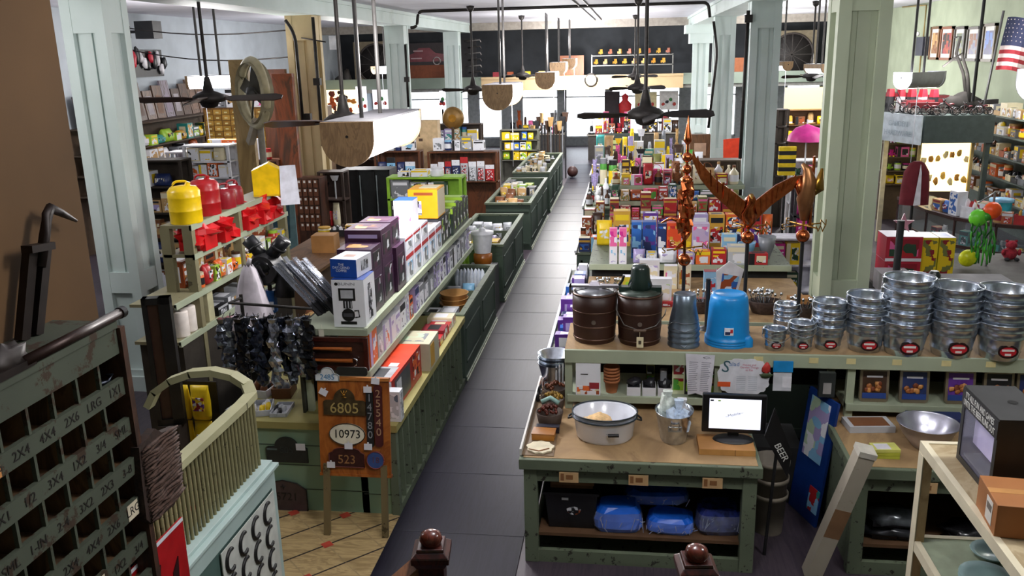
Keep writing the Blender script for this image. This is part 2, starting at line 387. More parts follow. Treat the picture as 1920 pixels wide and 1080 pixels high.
def rack_px(Y, x0, y0, x1, y1, rows, name, label, where, kinds, cols, rackm, w=(.1, .2), hf=(.6, .9), d=.3, frm='from the aisle', rev=False, acc=None, foot=0.0, stack=1, topgoods=True):
    """free-standing display facing the entrance at distance Y, placed where the photograph shows it"""
    A = P(x0, y1, y=Y); B_ = P(x1, y0, y=Y); zt = B_.z; zb = A.z; step = (zt - zb) / rows
    lv = [zb + i * step for i in range(rows)]
    shelf_unit(name, label, 'shelf', A.x - .03, B_.x + .03, Y - .02, Y + d + .02, lv + [zt] if topgoods else lv, rackm, back='n', foot=foot)
    for i, z in enumerate(lv):
        nm = ['lowest', 'second', 'third', 'fourth', 'fifth', 'sixth'][i] if rows > 1 else ''
        a, b = (A.x + .03, Y + .01), (B_.x - .03, Y + .01)
        fill(f'on the {nm} level of {where}' if nm else f'on {where}', frm, z + .001, a, b, kinds, cols, (step * hf[0] * .9, step * hf[1] * .92), w, (d * .4, d * .8), acc=acc, stack=1)
    return A, B_
# ------------------------------------------------------------------ the building
ZC = 4.75                                   # ceiling
XL, XR, YN, YB = -10.7, 7.6, -3.0, 36.0
m_ceil = K('d8d8e2', .8, 0, .05, 1.5); m_wallL = K('b4bcc4', .85, 0, .07, 2); m_wallR = K('9ba58e', .85, 0, .08, 2)
m_floor = WOOD('4a4048', '39323c', (9, .8, 9), .45)
b = MB(); b.box(XL - .2, XR + .2, YN - .2, YB + .2, -.1, 0, m_floor); struct(b, 'floor')
b = MB(); b.box(XL - .2, XR + .2, YN - .2, YB + .2, ZC, ZC + .15, m_ceil); struct(b, 'ceiling')
b = MB(); b.box(XL - .2, XL, YN - .2, YB, 0, ZC, m_wallL); struct(b, 'wall_left')
b = MB(); b.box(XR, XR + .2, YN - .2, YB, 0, ZC, m_wallR); struct(b, 'wall_right')
b = MB(); b.box(XL, XR, YN - .2, YN, 0, ZC, m_wallR); struct(b, 'wall_near')
# far wall: glazed shop front below, dark wall above
m_dark = K('22262b', .85, 0, .2, 2); m_trimw = K('c9cdd0', .6)
SF = [(-10.4, -6.6), (-6.2, -5.2), (-4.4, -2.9), (-2.6, -.95), (-.75, .55), (.75, 2.0), (2.5, 4.2), (4.5, 5.8), (6.1, 7.4)]
b = MB(); last = XL
for u, v in SF: b.box(last, u, YB, YB + .2, 0, 2.5, K('aab0b4', .6)); last = v
b.box(last, XR, YB, YB + .2, 0, 2.5, K('aab0b4', .6)); b.box(XL, XR, YB, YB + .2, 2.5, ZC, m_dark)
for u, v in SF: b.box(u, v, YB, YB + .2, 0, .35, K('8a9094', .6))
struct(b, 'wall_far')
for i, (u, v) in enumerate(SF):
    b = MB()
    for xx in (u, v - .05): b.box(xx, xx + .05, YB - .04, YB + .06, .35, 2.5, m_trimw)
    for zz in (.35, 1.95, 2.45): b.box(u, v, YB - .04, YB + .06, zz, zz + .05, m_trimw)
    w_ = struct(b, f'window_{i+1}')
    g = MB(); g.box(u + .05, v - .05, YB + .0, YB + .01, .4, 2.45, GLASS('ffffff', .06)); g.obj('pane', w_)
b = MB(); b.box(-30, 30, 36.3, 60, -.1, -.02, K('c9c9c9', .9)); struct(b, 'pavement')
# gallery across the far end: parapet beam, deck, dark back wall
m_par = K('c8ad84', .7, 0, .06, 2); m_parg = K('7d8a7e', .7, 0, .06, 2)
b = MB(); b.box(-5.05, 1.75, 30, 30.15, 2.5, 2.93, m_par); b.box(-5.05, 1.75, 29.96, 30.2, 2.9, 2.97, m_par); struct(b, 'trim_1')
for i, (u, v) in enumerate(((XL, -5.05), (1.75, XR))):
    b = MB(); b.box(u, v, 30, 30.15, 2.62, 2.98, m_parg); struct(b, f'trim_{i+2}')
b = MB(); b.box(XL, XR, 30.15, YB, 2.5, 2.62, K('8b8b88', .8)); struct(b, 'gallery_floor')
b = MB(); b.box(XL, XR, 32.2, 32.35, 2.62, ZC, m_dark); struct(b, 'wall_gallery')
b = MB(); b.box(XL, XR, 30.0, 30.3, 4.5, ZC, K('9a938a', .8)); struct(b, 'beam_gallery')
# ceiling beams over the two column rows and cross beams
CX = (-5.7, 2.17)
for i, cx in enumerate(CX):
    b = MB(); b.box(cx - .3, cx + .3, YN, 30, 4.45, ZC, COLPAINT); b.box(cx - .34, cx + .34, YN, 30, 4.68, ZC - .001, COLPAINT)
    b.box(cx - .32, cx + .32, YN, 30, 4.44, 4.49, COLPAINT); struct(b, f'beam_{i+1}')
for i, yy in enumerate((14.75,)):
    pass
# panelled columns
m_colc = WORN('c9b489', '8d7a52', 5, .72)  # cream tone stands in for warm light on one column
def column(cx, cy, w, name, paint=None):
    m = paint or COLPAINT; h = w / 2; b = MB(); b.box(cx - h + .06, cx + h - .06, cy - h + .06, cy + h - .06, 0, 4.45, m)
    s_ = w * .24
    for sx in (-1, 1):                 # corner stiles
        for sy in (-1, 1):
            b.box(min(cx + sx * h, cx + sx * (h - s_)), max(cx + sx * h, cx + sx * (h - s_)), min(cy + sy * h, cy + sy * (h - s_)), max(cy + sy * h, cy + sy * (h - s_)), 0, 4.45, m)
    for z0, z1 in ((0, .25), (1.18, 1.42), (4.02, 4.45)):   # rails and plinth
        b.box(cx - h + .006, cx + h - .006, cy - h + .006, cy + h - .006, z0, z1, m)
    b.box(cx - h - .03, cx + h + .03, cy - h - .03, cy + h + .03, 0, .18, m)
    b.box(cx - h * .24, cx + h * .24, cy - h + .04, cy + h - .04, 1.42, 4.02, m)      # raised panel field
    b.box(cx - h + .04, cx + h - .04, cy - h * .24, cy + h * .24, 1.42, 4.02, m)
    return struct(b, name)
n = 0
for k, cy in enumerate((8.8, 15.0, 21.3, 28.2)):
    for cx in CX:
        n += 1; column(cx, cy + .24, .48, f'column_{n}', m_colc if (k == 1 and cx < 0) else WORN('b3bda4', '6d715c', 4, .72, c3='a3ae96') if (k == 0 and cx > 0) else None)  # near right column: greener tone stands in for its different light
b = MB(); b.box(CX[1] - .5, CX[1] + .5, 27.9, 29, 4.2, 4.45, COLPAINT); b.box(CX[1] - .36, CX[1] + .36, 27.95, 28.9, 3.9, 4.2, COLPAINT); struct(b, 'trim_4')
# painted timber floor with its diamond pattern beside the stair
m_fl = WOOD('c2a877', '9c8358', (1.5, 9, 9), .5); m_line = K('2b211c', .8); m_line2 = K('ab956c', .8); m_dia = K('b5402c', .6)
b = MB(); b.box(-5.0, -1.86, 3.3, 7.4, 0, .006, m_fl)
for k in range(-16, 17):
    c = .45 * k
    for s_, mm, wd in ((1, m_line, .014), (-1, m_line2, .01)):
        pts = []
        for X in [(-5.0), (-1.86)]:
            pass
        # line y = s*x + q through the diamond lattice, clipped to the painted field
        q = 5.79 - s_ * (-2.32) + c
        seg = []
        for t in range(0, 200):
            X = -5.0 + t * (3.14 / 199); Y = s_ * X + q
            if 3.3 <= Y <= 7.4: seg.append((X, Y))
        if len(seg) > 2: b.bar((seg[0][0], seg[0][1], .0065), (seg[-1][0], seg[-1][1], .0065), wd, .002, mm)
for i in range(-6, 4):
    for j in range(-6, 5):
        x_, y_ = -2.32 + .45 * i, 5.79 + .45 * j
        if x_ < -1.9 and x_ > -4.9 and 3.4 < y_ < 7.3:
            d_ = .055; b.add([(x_ - d_, y_, .009), (x_, y_ - d_, .009), (x_ + d_, y_, .009), (x_, y_ + d_, .009)], [(0, 1, 2, 3)], m_dia)
struct(b, 'floor_painted')
# dark runner down the aisle
m_run = WOOD('1e1c2a', '181622', (10, .7, 10), .42); m_run.node_tree.nodes['Principled BSDF'].inputs['Specular IOR Level'].default_value = .12
b = MB(); b.box(-1.855, -.79, 3.3, 29.8, .002, .012, m_run)
for k in range(26): b.box(-1.855, -.79, 4 + k * 1.02, 4.004 + k * 1.02, .012, .0135, K('23232c', .7))
solo(b, 'aisle_runner', 'long dark runner laid down the middle of the shop aisle', 'runner')
# conduit pipes
def pipe(pts, r, name, label, m=IRON, cat='pipe', boxes=()):
    o = thing(name, label, cat, pts[0]); b = MB(); p0 = Vector(pts[0])
    b.tube([Vector(p) - p0 for p in pts], r, m, 8); b.obj('run', o)
    for q in boxes:
        c = MB(); q = Vector(q) - p0; c.box(q.x - .06, q.x + .06, q.y - .05, q.y + .05, q.z - .09, q.z + .03, m); c.obj('junction_box', o)
    return o
def ev(p, r=.12, n=5):
    """round the corners of a polyline"""
    p = [Vector(a) for a in p]; o = [p[0]]
    for i in range(1, len(p) - 1):
        a, c, d = p[i - 1], p[i], p[i + 1]; u = (a - c).normalized() * r; v = (d - c).normalized() * r
        for t in range(n + 1):
            s_ = t / n; o.append((c + u) * (1 - s_) ** 2 + 2 * c * s_ * (1 - s_) + (c + v) * s_ ** 2)
    o.append(p[-1]); return o
pipe(ev([(-5.1, 20.6, 4.36), (-4.95, 20.6, 4.36), (-4.9, 20.6, 4.72), (1.7, 20.6, 4.72), (1.75, 20.6, 4.4)]), .035, 'ceiling_conduit', 'black conduit crossing the ceiling between the two column rows')
for i, (x_, lab) in enumerate(((-.95, 'thin black wiring run along the ceiling above the aisle'), (-1.15, 'second thin wiring run along the ceiling beside the first'))):
    pipe([(x_ - .02, 8 + i * 4, 4.73), (x_, 29.8, 4.73)], .016, 'ceiling_wire', lab, IRON)
pipe(ev([P(535, 38, y=14.6), P(553, 62, y=14.6), P(568, 230, y=14.6)], .2), .03, 'column_conduit', 'bent black conduit down the cream coloured column', IRON, 'pipe', [P(577, 216, y=14.7)])
pipe([(-5.43, 15.0, 4.4), (-5.43, 15.0, 2.2)], .03, 'column_conduit', 'straight black conduit on the aisle side of the cream column', IRON, 'pipe', [(-5.42, 14.95, 3.35)])
pipe([(-5.43, 21.3, 4.0), (-5.43, 21.3, 2.5)], .03, 'column_conduit', 'black conduit with switch box on the third column over the housewares', IRON, 'pipe', [(-5.42, 21.25, 3.2)])
pipe(ev([(1.88, 15.0, 4.3), (1.88, 15.2, 1.9)]), .03, 'column_conduit', 'black conduit down the aisle face of the second column by the copper vanes', IRON, 'pipe', [(1.88, 14.95, 4.2)])
pipe(ev([P(1338, 40, y=21), P(1345, 100, y=21), P(1328, 240, y=21)], .2), .03, 'column_conduit', 'kinked black conduit between the pale columns behind the ceiling fan', IRON)
b = MB(); b.box(-.07, .07, -.06, 0, -.13, .1, K('white')); q = P(617, 78, y=14.7); b.tube([(-.15, 0, 0), (-.6, .05, .08)], .012, IRON); solo(b, 'speaker_box', 'small white box speaker wired to the cream column', 'speaker', (q.x, 14.96, q.z))

# ------------------------------------------------------------------ ceiling fans
def fan(loc, rod, R, label, blades=4, a0=.15, bl=IRON, hub=IRON):
    o = thing('ceiling_fan', label, 'ceiling fan', loc, 0, 'ceiling fans')
    b = MB(); b.cyl((0, 0, .12), (0, 0, rod), .022, hub, n=8); b.obj('rod', o)
    b = MB(); b.lathe([(.0, rod), (.09, rod - .01), (.07, rod - .09), (.03, rod - .13)][::-1], hub, 14); b.obj('ceiling_canopy', o)
    b = MB(); b.lathe([(.05, -.12), (.1, -.1), (.12, -.05), (.2, -.04), (.21, .03), (.15, .07), (.07, .1), (.05, .2), (.03, .28)], hub, 20); b.obj('motor_housing', o)
    for k in range(blades):
        b = MB(); b.T = Matrix.Rotation(a0 + k * 2 * PI / blades, 4, 'Z') @ Matrix.Rotation(.4, 4, 'X')
        pass; b.prism([(.2, -.03), (.3, -.07), (R * .9, -.1), (R, -.05), (R, .05), (R * .9, .1), (.3, .07), (.2, .03)], -.006, .006, bl, 'xy'); q_ = b.obj('blade', o); b = MB(); b.T = Matrix.Rotation(a0 + k * 2 * PI / blades, 4, 'Z'); b.box(.1, .3, -.02, .02, -.018, -.008, hub); b.obj('blade_iron', q_)
    return o
f1 = P(1210, 215, y=10.2); fan(f1, ZC - f1.z, .78, 'black ceiling fan over the aisle with a long bare rod', a0=.08)
f2 = P(645, 228, y=9.0); fan(f2, ZC - f2.z, .82, 'dark ceiling fan hung just behind the wooden trough lamp', a0=.35, bl=DKWOOD)
f3 = P(887, 168, y=19.5); fan(f3, ZC - f3.z, .72, 'brown ceiling fan beside the third pale column', a0=-.1)
f4 = P(1195, 165, y=19); fan(f4, ZC - f4.z, .62, 'small black ceiling fan under the ceiling conduit and above the aisle end', a0=.3)
f5 = P(980, 142, y=25); fan(f5, ZC - f5.z, .7, 'distant dark ceiling fan before the tan gallery beam', a0=.5)
f6 = P(1190, 143, y=27); fan(f6, ZC - f6.z, .7, 'most distant ceiling fan, beside the toy truck case', a0=.2)
f7 = P(1521, 143, y=22); fan(f7, ZC - f7.z, .7, 'ceiling fan before the round wheel picture beyond the hat display', a0=.1)
f8 = P(392, 185, y=11.0); fan(f8, ZC - f8.z, .95, 'wide-bladed ceiling fan over the cans and hardware side', a0=.2, bl=DKWOOD)

# ------------------------------------------------------------------ pendant trough lamps
m_end = WOOD('9a7c58', '7c6144', (6, 6, 2), .6); m_lid = K('5b5a5f', .5); m_lit = EMIT('f3f6ff', 9); m_lit2 = EMIT('f6f4ff', 14)
def trough(x, y, z, L, R, label, side=1, poles=True, rz=0, endm=None, cord=True, endlit=False):
    o = thing('pendant_lamp', label, 'pendant lamp', (x, y, z), rz, 'half-drum pendant lamps')
    n = 18; prof = [(R * math.cos(a), R * math.sin(a)) for a in [PI + PI * i / n for i in range(n + 1)]]
    TH = .62; out = [(-R, R * TH)] + prof + [(R, R * TH)]
    for yy in (0, L):
        b = MB(); b.prism(out, yy - .02, yy + .02, m_lit if endlit and yy == 0 else endm or m_end); q_ = b.obj('end_board', o); b = MB(); b.cyl((0, yy - .03, R * .1), (0, yy - .02, R * .1), .012, IRON, n=8); b.obj('bolt', q_)
    # lit acrylic on the aisle side, closed wood skin on the other
    def skin(a0, a1, rr, m, nm):
        b = MB(); k = 12; vs = []
        for yy in (.021, L - .021):
            for i in range(k + 1):
                a = a0 + (a1 - a0) * i / k; vs.append((rr * math.cos(a), yy, rr * math.sin(a)))
        if a1 > 1.99 * PI: vs[k] = (rr, .021, R * .6); vs[2 * k + 1] = (rr, L - .021, R * .6)
        b.add(vs, [(i, i + 1, i + k + 2, i + k + 1) for i in range(k)], m, True); b.obj(nm, o)
    if side > 0: skin(PI, 1.5 * PI, R * .9, endm or m_end, 'wood_skin'); skin(1.5 * PI, 2 * PI, R * .9, m_lit, 'diffuser')
    elif side < 0: skin(1.58 * PI, 2 * PI, R * .96, endm or m_end, 'wood_skin'); skin(PI, 1.58 * PI, R * .96, m_lit, 'diffuser')
    else: skin(PI, 2 * PI, R * .96, m_lit, 'diffuser')
    b = MB(); b.box(-R * .97, R * .97, .021, L - .021, R * .56, R * .64, m_lid)
    if side >= 0: b.box(-R * .97, -R * .93, .021, L - .021, -.02, R * .58, endm or m_end); b.obj('lid', o)
    if poles:
        for yy in (L * .25, L * .6):
            b = MB(); b.cyl((0, yy, R * .3), (0, yy, ZC - z), .02, K('454342', .5, .3), n=8); b.obj('hanging_pole', o)
    if cord:
        b = MB(); b.tube([(R * .7, L * .3, -R * .75), (R * .72, L * .3, -.9), (R * .7, L * .3, -1.3)], .006, K('white'), 5); b.obj('pull_cord', o)
    return o
trough(-2.43, 7.35, 3.02, 1.75, .24, 'large wooden half-drum pendant lamp glowing above the house number signs', cord=False)
trough(-2.28, 15.2, 3.03, 1.5, .27, 'second glowing half-drum lamp down the aisle')
trough(-2.24, 23.6, 3.05, 1.2, .27, 'grey round-ended lamp in front of the tan gallery beam')
trough(-2.2, 27.3, 3.28, 1.0, .25, 'smaller lamp just left of the wall clock')
trough(-1.95, 28.6, 3.4, 1.0, .22, 'last small lamp beside the wall clock')
q = P(352, 152, y=13.5); trough(q.x, q.y, q.z, .85, .13, 'bright tube lamp lighting the grey side wall', side=0, rz=-1.25)
q = P(702, 130, y=22); trough(q.x, q.y, q.z, .6, .12, 'tiny bright lamp before the round wheel picture over the lit poster', side=0, rz=-.6)
q = P(1477, 122, y=21); trough(q.x, q.y, q.z, .7, .13, 'small bright lamp before the dark wheel picture past the copper eagle', side=0, rz=.4)
q = P(1549, 127, y=19); trough(q.x, q.y, q.z, .6, .12, 'small bright lamp hugging the big pale column', side=0, rz=.4)
q = P(1692, 148, y=14.5); trough(q.x, q.y, q.z, .75, .16, 'bright grey-shaded lamp above the red wagons', side=-1, rz=-1.0, endm=K('8b8b8b', .5), endlit=True)
q = P(1990, 160, y=10.0); trough(q.x, q.y, q.z, 1.0, .24, 'pale lamp beside the american flag', side=-1, rz=-.2, endm=K('c9c9cc', .5))
# ================================================================== stair head: pipe-fitting cabinet, railing, newels
m_bin = WORN('4e5547', '3a2a1c', 7, .55, .7); m_binin = WOOD('74583b', '4a3624', (3, 3, 1), .7); m_rust = WOOD('4b2f1f', '2e1b12', (6, 6, 1), .6)
cab = thing('pigeonhole_cabinet', 'old pigeonhole cabinet of pipe fittings with hand-inked size labels', 'cabinet', (-2.2, 3.3, 0))
def cb(bb, nm): return bb.obj(nm, cab)
YE, YS, ZT, DP = 3.3 - 3.3, 1.0 - 3.3, 2.6, .32
b = MB(); b.box(-DP - .02, -DP, YS, YE, 0, ZT, K('1d1712', .8)); cb(b, 'back_panel')
b = MB(); b.box(-DP, .03, YE, YE + .035, 0, ZT + .0, m_rust); cb(b, 'end_panel')
b = MB(); b.box(-DP, .02, YS, YE, ZT, ZT + .03, m_bin); cb(b, 'top_board')
rails = [2.53 - .19 * i for i in range(11)]
for i, z_ in enumerate(rails):
    b = MB(); b.box(-DP, 0, YS, YE - .001, z_ - .01, z_ + .006, m_binin); cb(b, 'bin_floor')
    b = MB(); b.box(-.012, .012, YS, YE - .001, z_ - .045, z_ + (.035 if i else .068), m_bin); cb(b, 'label_rail')
divs = [YE - .0 - .15 * k for k in range(1, 16)]
for yy in divs:
    b = MB(); b.box(-DP + .005, -.013, yy - .006, yy + .006, rails[-1], ZT - .002, m_binin); b.box(-.014, .004, yy - .007, yy + .007, rails[-1], ZT - .002, m_bin); cb(b, 'divider')
ink = K('1c1612', .7); tagm = K('c98a4c', .8); tagw = K('d8cdb4', .8); gold = K('b07c34', .5)
lab = ['1X1', '1X2', '1-IN', '2X3', '2X4', 'LRG', '3X4', 'SML', '3X2', '1X6', '2X6', '1/2', '3/4', '2-4', '3-8', '4X4']
for i, z_ in enumerate(rails[1:9]):
    for k, yy in enumerate(divs[:12]):
        yc = yy + .075
        if (i * 5 + k * 3) % 11 == 4: b = MB(); b.box(.012, .0135, yc - .04, yc + .04, z_ - .042, z_ + .032, tagm if k % 2 else tagw); b.obj('card_label', cab)
        text(lab[(i * 7 + k * 5) % 16], .055, ink, cab, (.014, yc, z_ - .004), (PI / 2, 0, PI / 2), 'ink_lettering', .0004)
n = 0
for i, z_ in enumerate(rails[1:10]):
    for k, yy in enumerate(divs[:12]):
        if (i * 7 + k * 3) % 4 == 0:
            yc = yy + .075; kd = (i + k) % 3; b = MB(); m = [K('22262e', .3, .8), BRASS, K('d8d8dc', .3, .6)][kd]
            if kd == 1: b.box(-.16, -.12, -.03, .03, 0, .1, m_binin); nm = 'wooden block'; nn = 'wood_block'
            else:
                b.tube([(-.05, -.03, .02), (-.05, 0, .02), (-.02, .025, .02), (-.02, .03, .055)], .017, m, 8); b.tube([(-.1, .03, .02), (-.1, -.02, .02)], .019, m, 8); b.tube([(-.12, -.03, .05), (-.07, .02, .055)], .016, m, 8); nm = ['black iron elbow', '', 'zinc elbow'][kd]; nn = 'pipe_fitting'
            n += 1; solo(b, nn, f'{nm} in column {ORD[k]} from the stair end, row {ORD[i+1]} of the cabinet', 'pipe fitting' if kd != 1 else 'block', (-2.2, 3.3 + yc, z_ + .008), 0, 'fittings in the pigeonhole cabinet')
# brown board behind and above the cabinet with iron tools on top
b = MB(); b.box(-2.52, -2.48, .3, 3.62, 0, ZC - .01, K('553a17', .8, 0, .16, 1.2)); b.box(-2.48, -2.476, 2.85, 2.86, 2.6, ZC - .02, K('4a3115', .8)); struct(b, 'partition_1')
m_blk = K('1d120e', .5, .3, .3)
tq = P(56, 640, x=-2.42); o = thing('carpenters_tool', 'dark rusty iron hook bolted to a tapered iron bar, leaning on the brown board', 'tool', (-2.42, tq.y, 2.631))
def tp(px, py, dx=0): q = P(px, py, x=-2.42 + dx); return (dx, q.y - tq.y, max(q.z - 2.631, 0))
b = MB(); b.bar(tp(42, 640), tp(57, 465), .035, .05, m_blk); b.obj('wide_bar', o)
b = MB(); b.bar(tp(70, 640, .01), tp(84, 462, .01), .035, .045, m_blk); b.bar(tp(50, 468, .03), tp(94, 460, .03), .05, .03, m_blk); b.obj('clamp', o)
b = MB(); b.tube([tp(76, 500, .02), tp(84, 440, .02), tp(89, 402, .02), tp(94, 390, .02), tp(112, 398, .02), tp(143, 414, .02)], [.022, .022, .022, .022, .018, .007], m_blk, 8); b.obj('hook', o)
b = MB(); b.tube([(0, 0, 0), (.0, .62, .0)], .022, K('2c1a15', .4, .5), 12); b.cyl((0, .62, 0), (0, .65, 0), .026, BLACK); solo(b, 'iron_pipe', 'round iron pipe with black end lying across the pigeonhole cabinet', 'pipe', (-2.19, 2.72, 2.653))
b = MB(); b.blob((0, 0, .04), (.05, .11, .06), m_blk, 12, .5, 3); b.box(-.05, .05, -.1, .1, 0, .03, m_blk); solo(b, 'iron_casting', 'lumpy dark iron casting lying at the near corner of the pigeonhole cabinet', 'casting', (P(10, 690, z=2.65).x, P(10, 690, z=2.65).y, 2.631))
# low wall with balusters and rounded handrail
GX = -2.37; Y0, Y1 = 3.42, 4.95; m_ledge = WORN('bcd3cf', '7a8a80', 5, .75); m_pan = WORN('54706a', '33443f', 3, .75, c3='405853'); m_rail = WORN('bdbb93', '6c6747', 6, .72)
o = thing('stair_railing', 'stairwell railing with many thin balusters and a rounded return rail', 'railing', (GX, Y0, 0))
b = MB(); b.box(-.05, .05, 0, Y1 - Y0, 0, 1.1, m_pan); b.box(.05, .062, 0, Y1 - Y0, .98, 1.1, m_ledge); b.box(-.06, .06, Y1 - Y0 - .05, Y1 - Y0 + .01, 0, 1.1, m_ledge); b.obj('wall_panel', o)
b = MB(); b.box(-.09, .09, -.0, Y1 - Y0 + .03, 1.1, 1.125, m_ledge); b.box(-.055, .055, 0, Y1 - Y0 + .01, 1.125, 1.15, m_ledge); b.obj('ledge', o, bev=.004)
b = MB(); pts = [(0, 0, 1.63), (0, 1.3, 1.63), (0, 1.45, 1.64), (-.06, 1.53, 1.68), (-.16, 1.56, 1.725), (-.3, 1.57, 1.75), (-.45, 1.57, 1.735), (-.6, 1.57, 1.68), (-.72, 1.57, 1.6), (-.78, 1.57, 1.5)]
for p, q in zip(pts, pts[1:]): b.bar(p, (Vector(q) + (Vector(q) - Vector(p)).normalized() * .01), .075, .045, m_rail)
b.obj('handrail', o)
nb = 33
for k in range(nb):
    b = MB(); yy = .02 + k * (1.44 / (nb - 1)); b.cyl((0, yy, 1.15), (0, yy, 1.615), .011, WORN('8f8a63', '4e4a33', 9, .6), n=7); b.obj('baluster', o)
b = MB(); b.box(-.09, .07, -.06, .0, 0, 1.55, WORN('a9a37c', '5e5a40', 5, .6)); b.obj('end_post', o)
# newel posts
def newel(p, label, rail=None):
    o = thing('newel_post', label, 'newel post', (p.x, p.y, 0), .12); zt = p.z
    b = MB(); b.box(-.047, .047, -.047, .047, 0, zt - .07, MAHOG); b.obj('shaft', o, bev=.004)
    b = MB(); b.frus(.1, .1, .125, .125, zt - .085, zt - .06, MAHOG); b.frus(.135, .135, .135, .135, zt - .06, zt - .035, MAHOG); b.frus(.135, .135, .1, .1, zt - .035, zt - .02, MAHOG); b.frus(.1, .1, .095, .095, zt - .02, zt - .008, MAHOG); b.obj('cap', o, bev=.003)
    b = MB(); b.lathe([(.035, zt - .008), (.042, zt + .008), (.036, zt + .028), (.02, zt + .038), (0, zt + .041)], WOOD('6d3324', '4c2018', (9, 9, 9), .2), 18); b.obj('finial', o)
    if rail:
        b = MB(); b.bar((-.05, -.01, zt - .1), rail, .06, .05, WOOD('8a5c3c', '5b3826', (9, 2, 9), .3)); b.obj('handrail', o)
newel(P(808, 1014, y=2.7), 'dark mahogany newel post with a domed finial and a rail running off it', (-.62, -.55, 1.66))
newel(P(1306, 1042, y=2.7), 'dark mahogany newel post in front of the green work table')
# things around the stair wall
o = thing('horseshoe_poster', 'white board showing rows of black horseshoes on the stair wall', 'poster', (GX + .063, 4.6, .1))
b = MB(); b.box(0, .006, -.46, .3, 0, .86, K('d6dad4', .5)); b.obj('board', o)
for r_ in range(5):
    for c_ in range(4):
        if r_ * 4 + c_ > 19: continue
        b = MB(); b.tube([(.009, .06 * math.cos(a), .068 * math.sin(a)) for a in [PI * .3 + 1.4 * PI * i / 14 for i in range(15)]], [.008] + [.014] * 13 + [.008], BLACK, 6)
        b.obj('horseshoe', o, (0, -.36 + .18 * c_, .76 - .17 * r_ - (0 if c_ < 9 else 0)))
o = thing('red_sign', 'red metal sign with dark embossed shapes at the foot of the railing', 'sign', (GX + .1, P(315, 1080, x=GX + .1).y - .12, P(315, 985, x=GX + .1).z - .74))
b = MB(); b.box(0, .01, -.2, .3, 0, .72, K('b11218', .35)); b.box(.01, .012, -.2, .3, .7, .72, K('white')); b.obj('plate', o)
b = MB()
for yy, zz, ln in ((-.02, .52, .16), (.14, .4, .3), (-.08, .28, .22)): b.prism([(yy - .02, zz - ln / 2), (yy + .05, zz), (yy + .07, zz + ln / 2), (yy + .01, zz + ln * .3)], .01, .016, K('2c0d0f', .3), 'yz')
b.obj('embossed_shapes', o)
b = MB(); pts = [(-.25, -.22), (-.2, -.28), (.08, -.3), (.22, -.2), (.24, -.02), (.2, .16), (.24, .2), (.05, .24), (-.02, .3), (-.22, .26), (-.24, .05)]
b.prism(pts, 0, .05, WOOD('3d2a22', '21150f', (3, 30, 5), .8), 'yz')
for k in range(22):
    zz = -.26 + .023 * k; pts = [(.05 + rnd.uniform(0, .02), -.21 + .07 * t, zz + rnd.uniform(-.008, .008)) for t in range(7)]; b.tube(pts, [.006] + [rnd.uniform(.008, .016) for t in range(5)] + [.006], WOOD('5a4136', '2d1d16', (3, 30, 5), .8), 5)
b.box(-.2, 0, -.03, .03, -.05, .02, m_rust)
q = P(290, 880, x=-2.2); o = solo(b, 'bark_slab', 'rough brown bark slab mounted at the end of the cabinet above the red sign', 'bark', (-2.2, q.y, q.z)); o.scale = (.8, .72, .72)
o = thing('black_framed_mirror', 'tall narrow black framed board standing edge-on against the near column', 'mirror', (-4.18, 6.95, .46), .3)
bb_ = MB(); bb_.box(-.1, .1, -.09, .09, 0, .46, K('2b2119', .8)); solo(bb_, 'wooden_crate', 'dark wooden crate under the black framed board', 'crate', (-4.18, 6.95, 0))
b = MB(); b.box(-.12, .12, -.02, .02, 0, 1.18, K('3a2217', .5)); b.obj('board', o)
for x0, x1, z0, z1 in ((-.12, -.08, 0, 1.22), (.02, .12, 0, 1.22), (-.12, .12, 1.16, 1.22), (-.12, .12, 0, .06)):
    b = MB(); b.box(x0, x1, -.05, .05, z0, z1, BLACK); b.obj('frame_bar', o)
o = thing('seed_bag_rack', 'rack of yellow printed seed bags on the floor behind the railing', 'rack', P(372, 862, z=0))
b = MB(); b.box(-.2, .2, -.15, .15, 0, .03, IRON); b.box(-.2, .2, .14, .16, 0, .75, IRON); b.obj('frame', o)
for i, (x_, z_, h_) in enumerate(((-.1, .03, .38), (.1, .03, .38), (-.1, .43, .34), (.1, .43, .34))):
    g = g_bag(.18, .12, h_, 'yellow', 'crimson', 'purple'); g.obj('bag', o, (x_, 0, z_))

# ================================================================== number-sign counter and the shelves above it
CXE = -1.86
m_cf = WORN('7ea392', '33473d', 5, .7, c3='86966f'); m_ctop = WORN('a49c5f', '6c6238', 6, .66)
o = thing('bin_counter', 'long green counter with slotted bins along the aisle side', 'counter', (-2.6, 6.3, 0))
b = MB(); b.box(-.75, .48, 0, .03, 0, .76, m_cf)
for zz in (.2, .42, .6): b.box(-.75, .48, -.003, 0, zz, zz + .006, K('2b3a33'))
b.obj('end_panel', o)
b = MB(); b.box(.42, .74, 0, .03, 0, .76, m_cf)
for zz in (.18, .34, .5, .66): b.box(.44, .72, -.003, 0, zz, zz + .006, K('2b3a33'))
b.obj('end_boards', o)
b = MB(); b.box(.68, .745, -.02, .05, 0, .76, GREEN); b.obj('corner_post', o)
b = MB(); b.box(-.78, .76, -.03, 3.0, .76, .82, m_ctop); b.obj('top', o)
b = MB(); b.box(-.7, .35, .05, 2.95, .03, .75, K('191a17', .9)); b.obj('carcass', o)
b = MB(); b.box(.35, .74, .05, 2.98, 0, .07, GREEN); b.obj('plinth', o)
for k in range(1, 15):
    b = MB(); b.prism([(.36, .07), (.74, .07), (.74, .76), (.36, .76)], .2 * k, .2 * k + .03, GREEN); b.obj('bin_divider', o)
sl = []
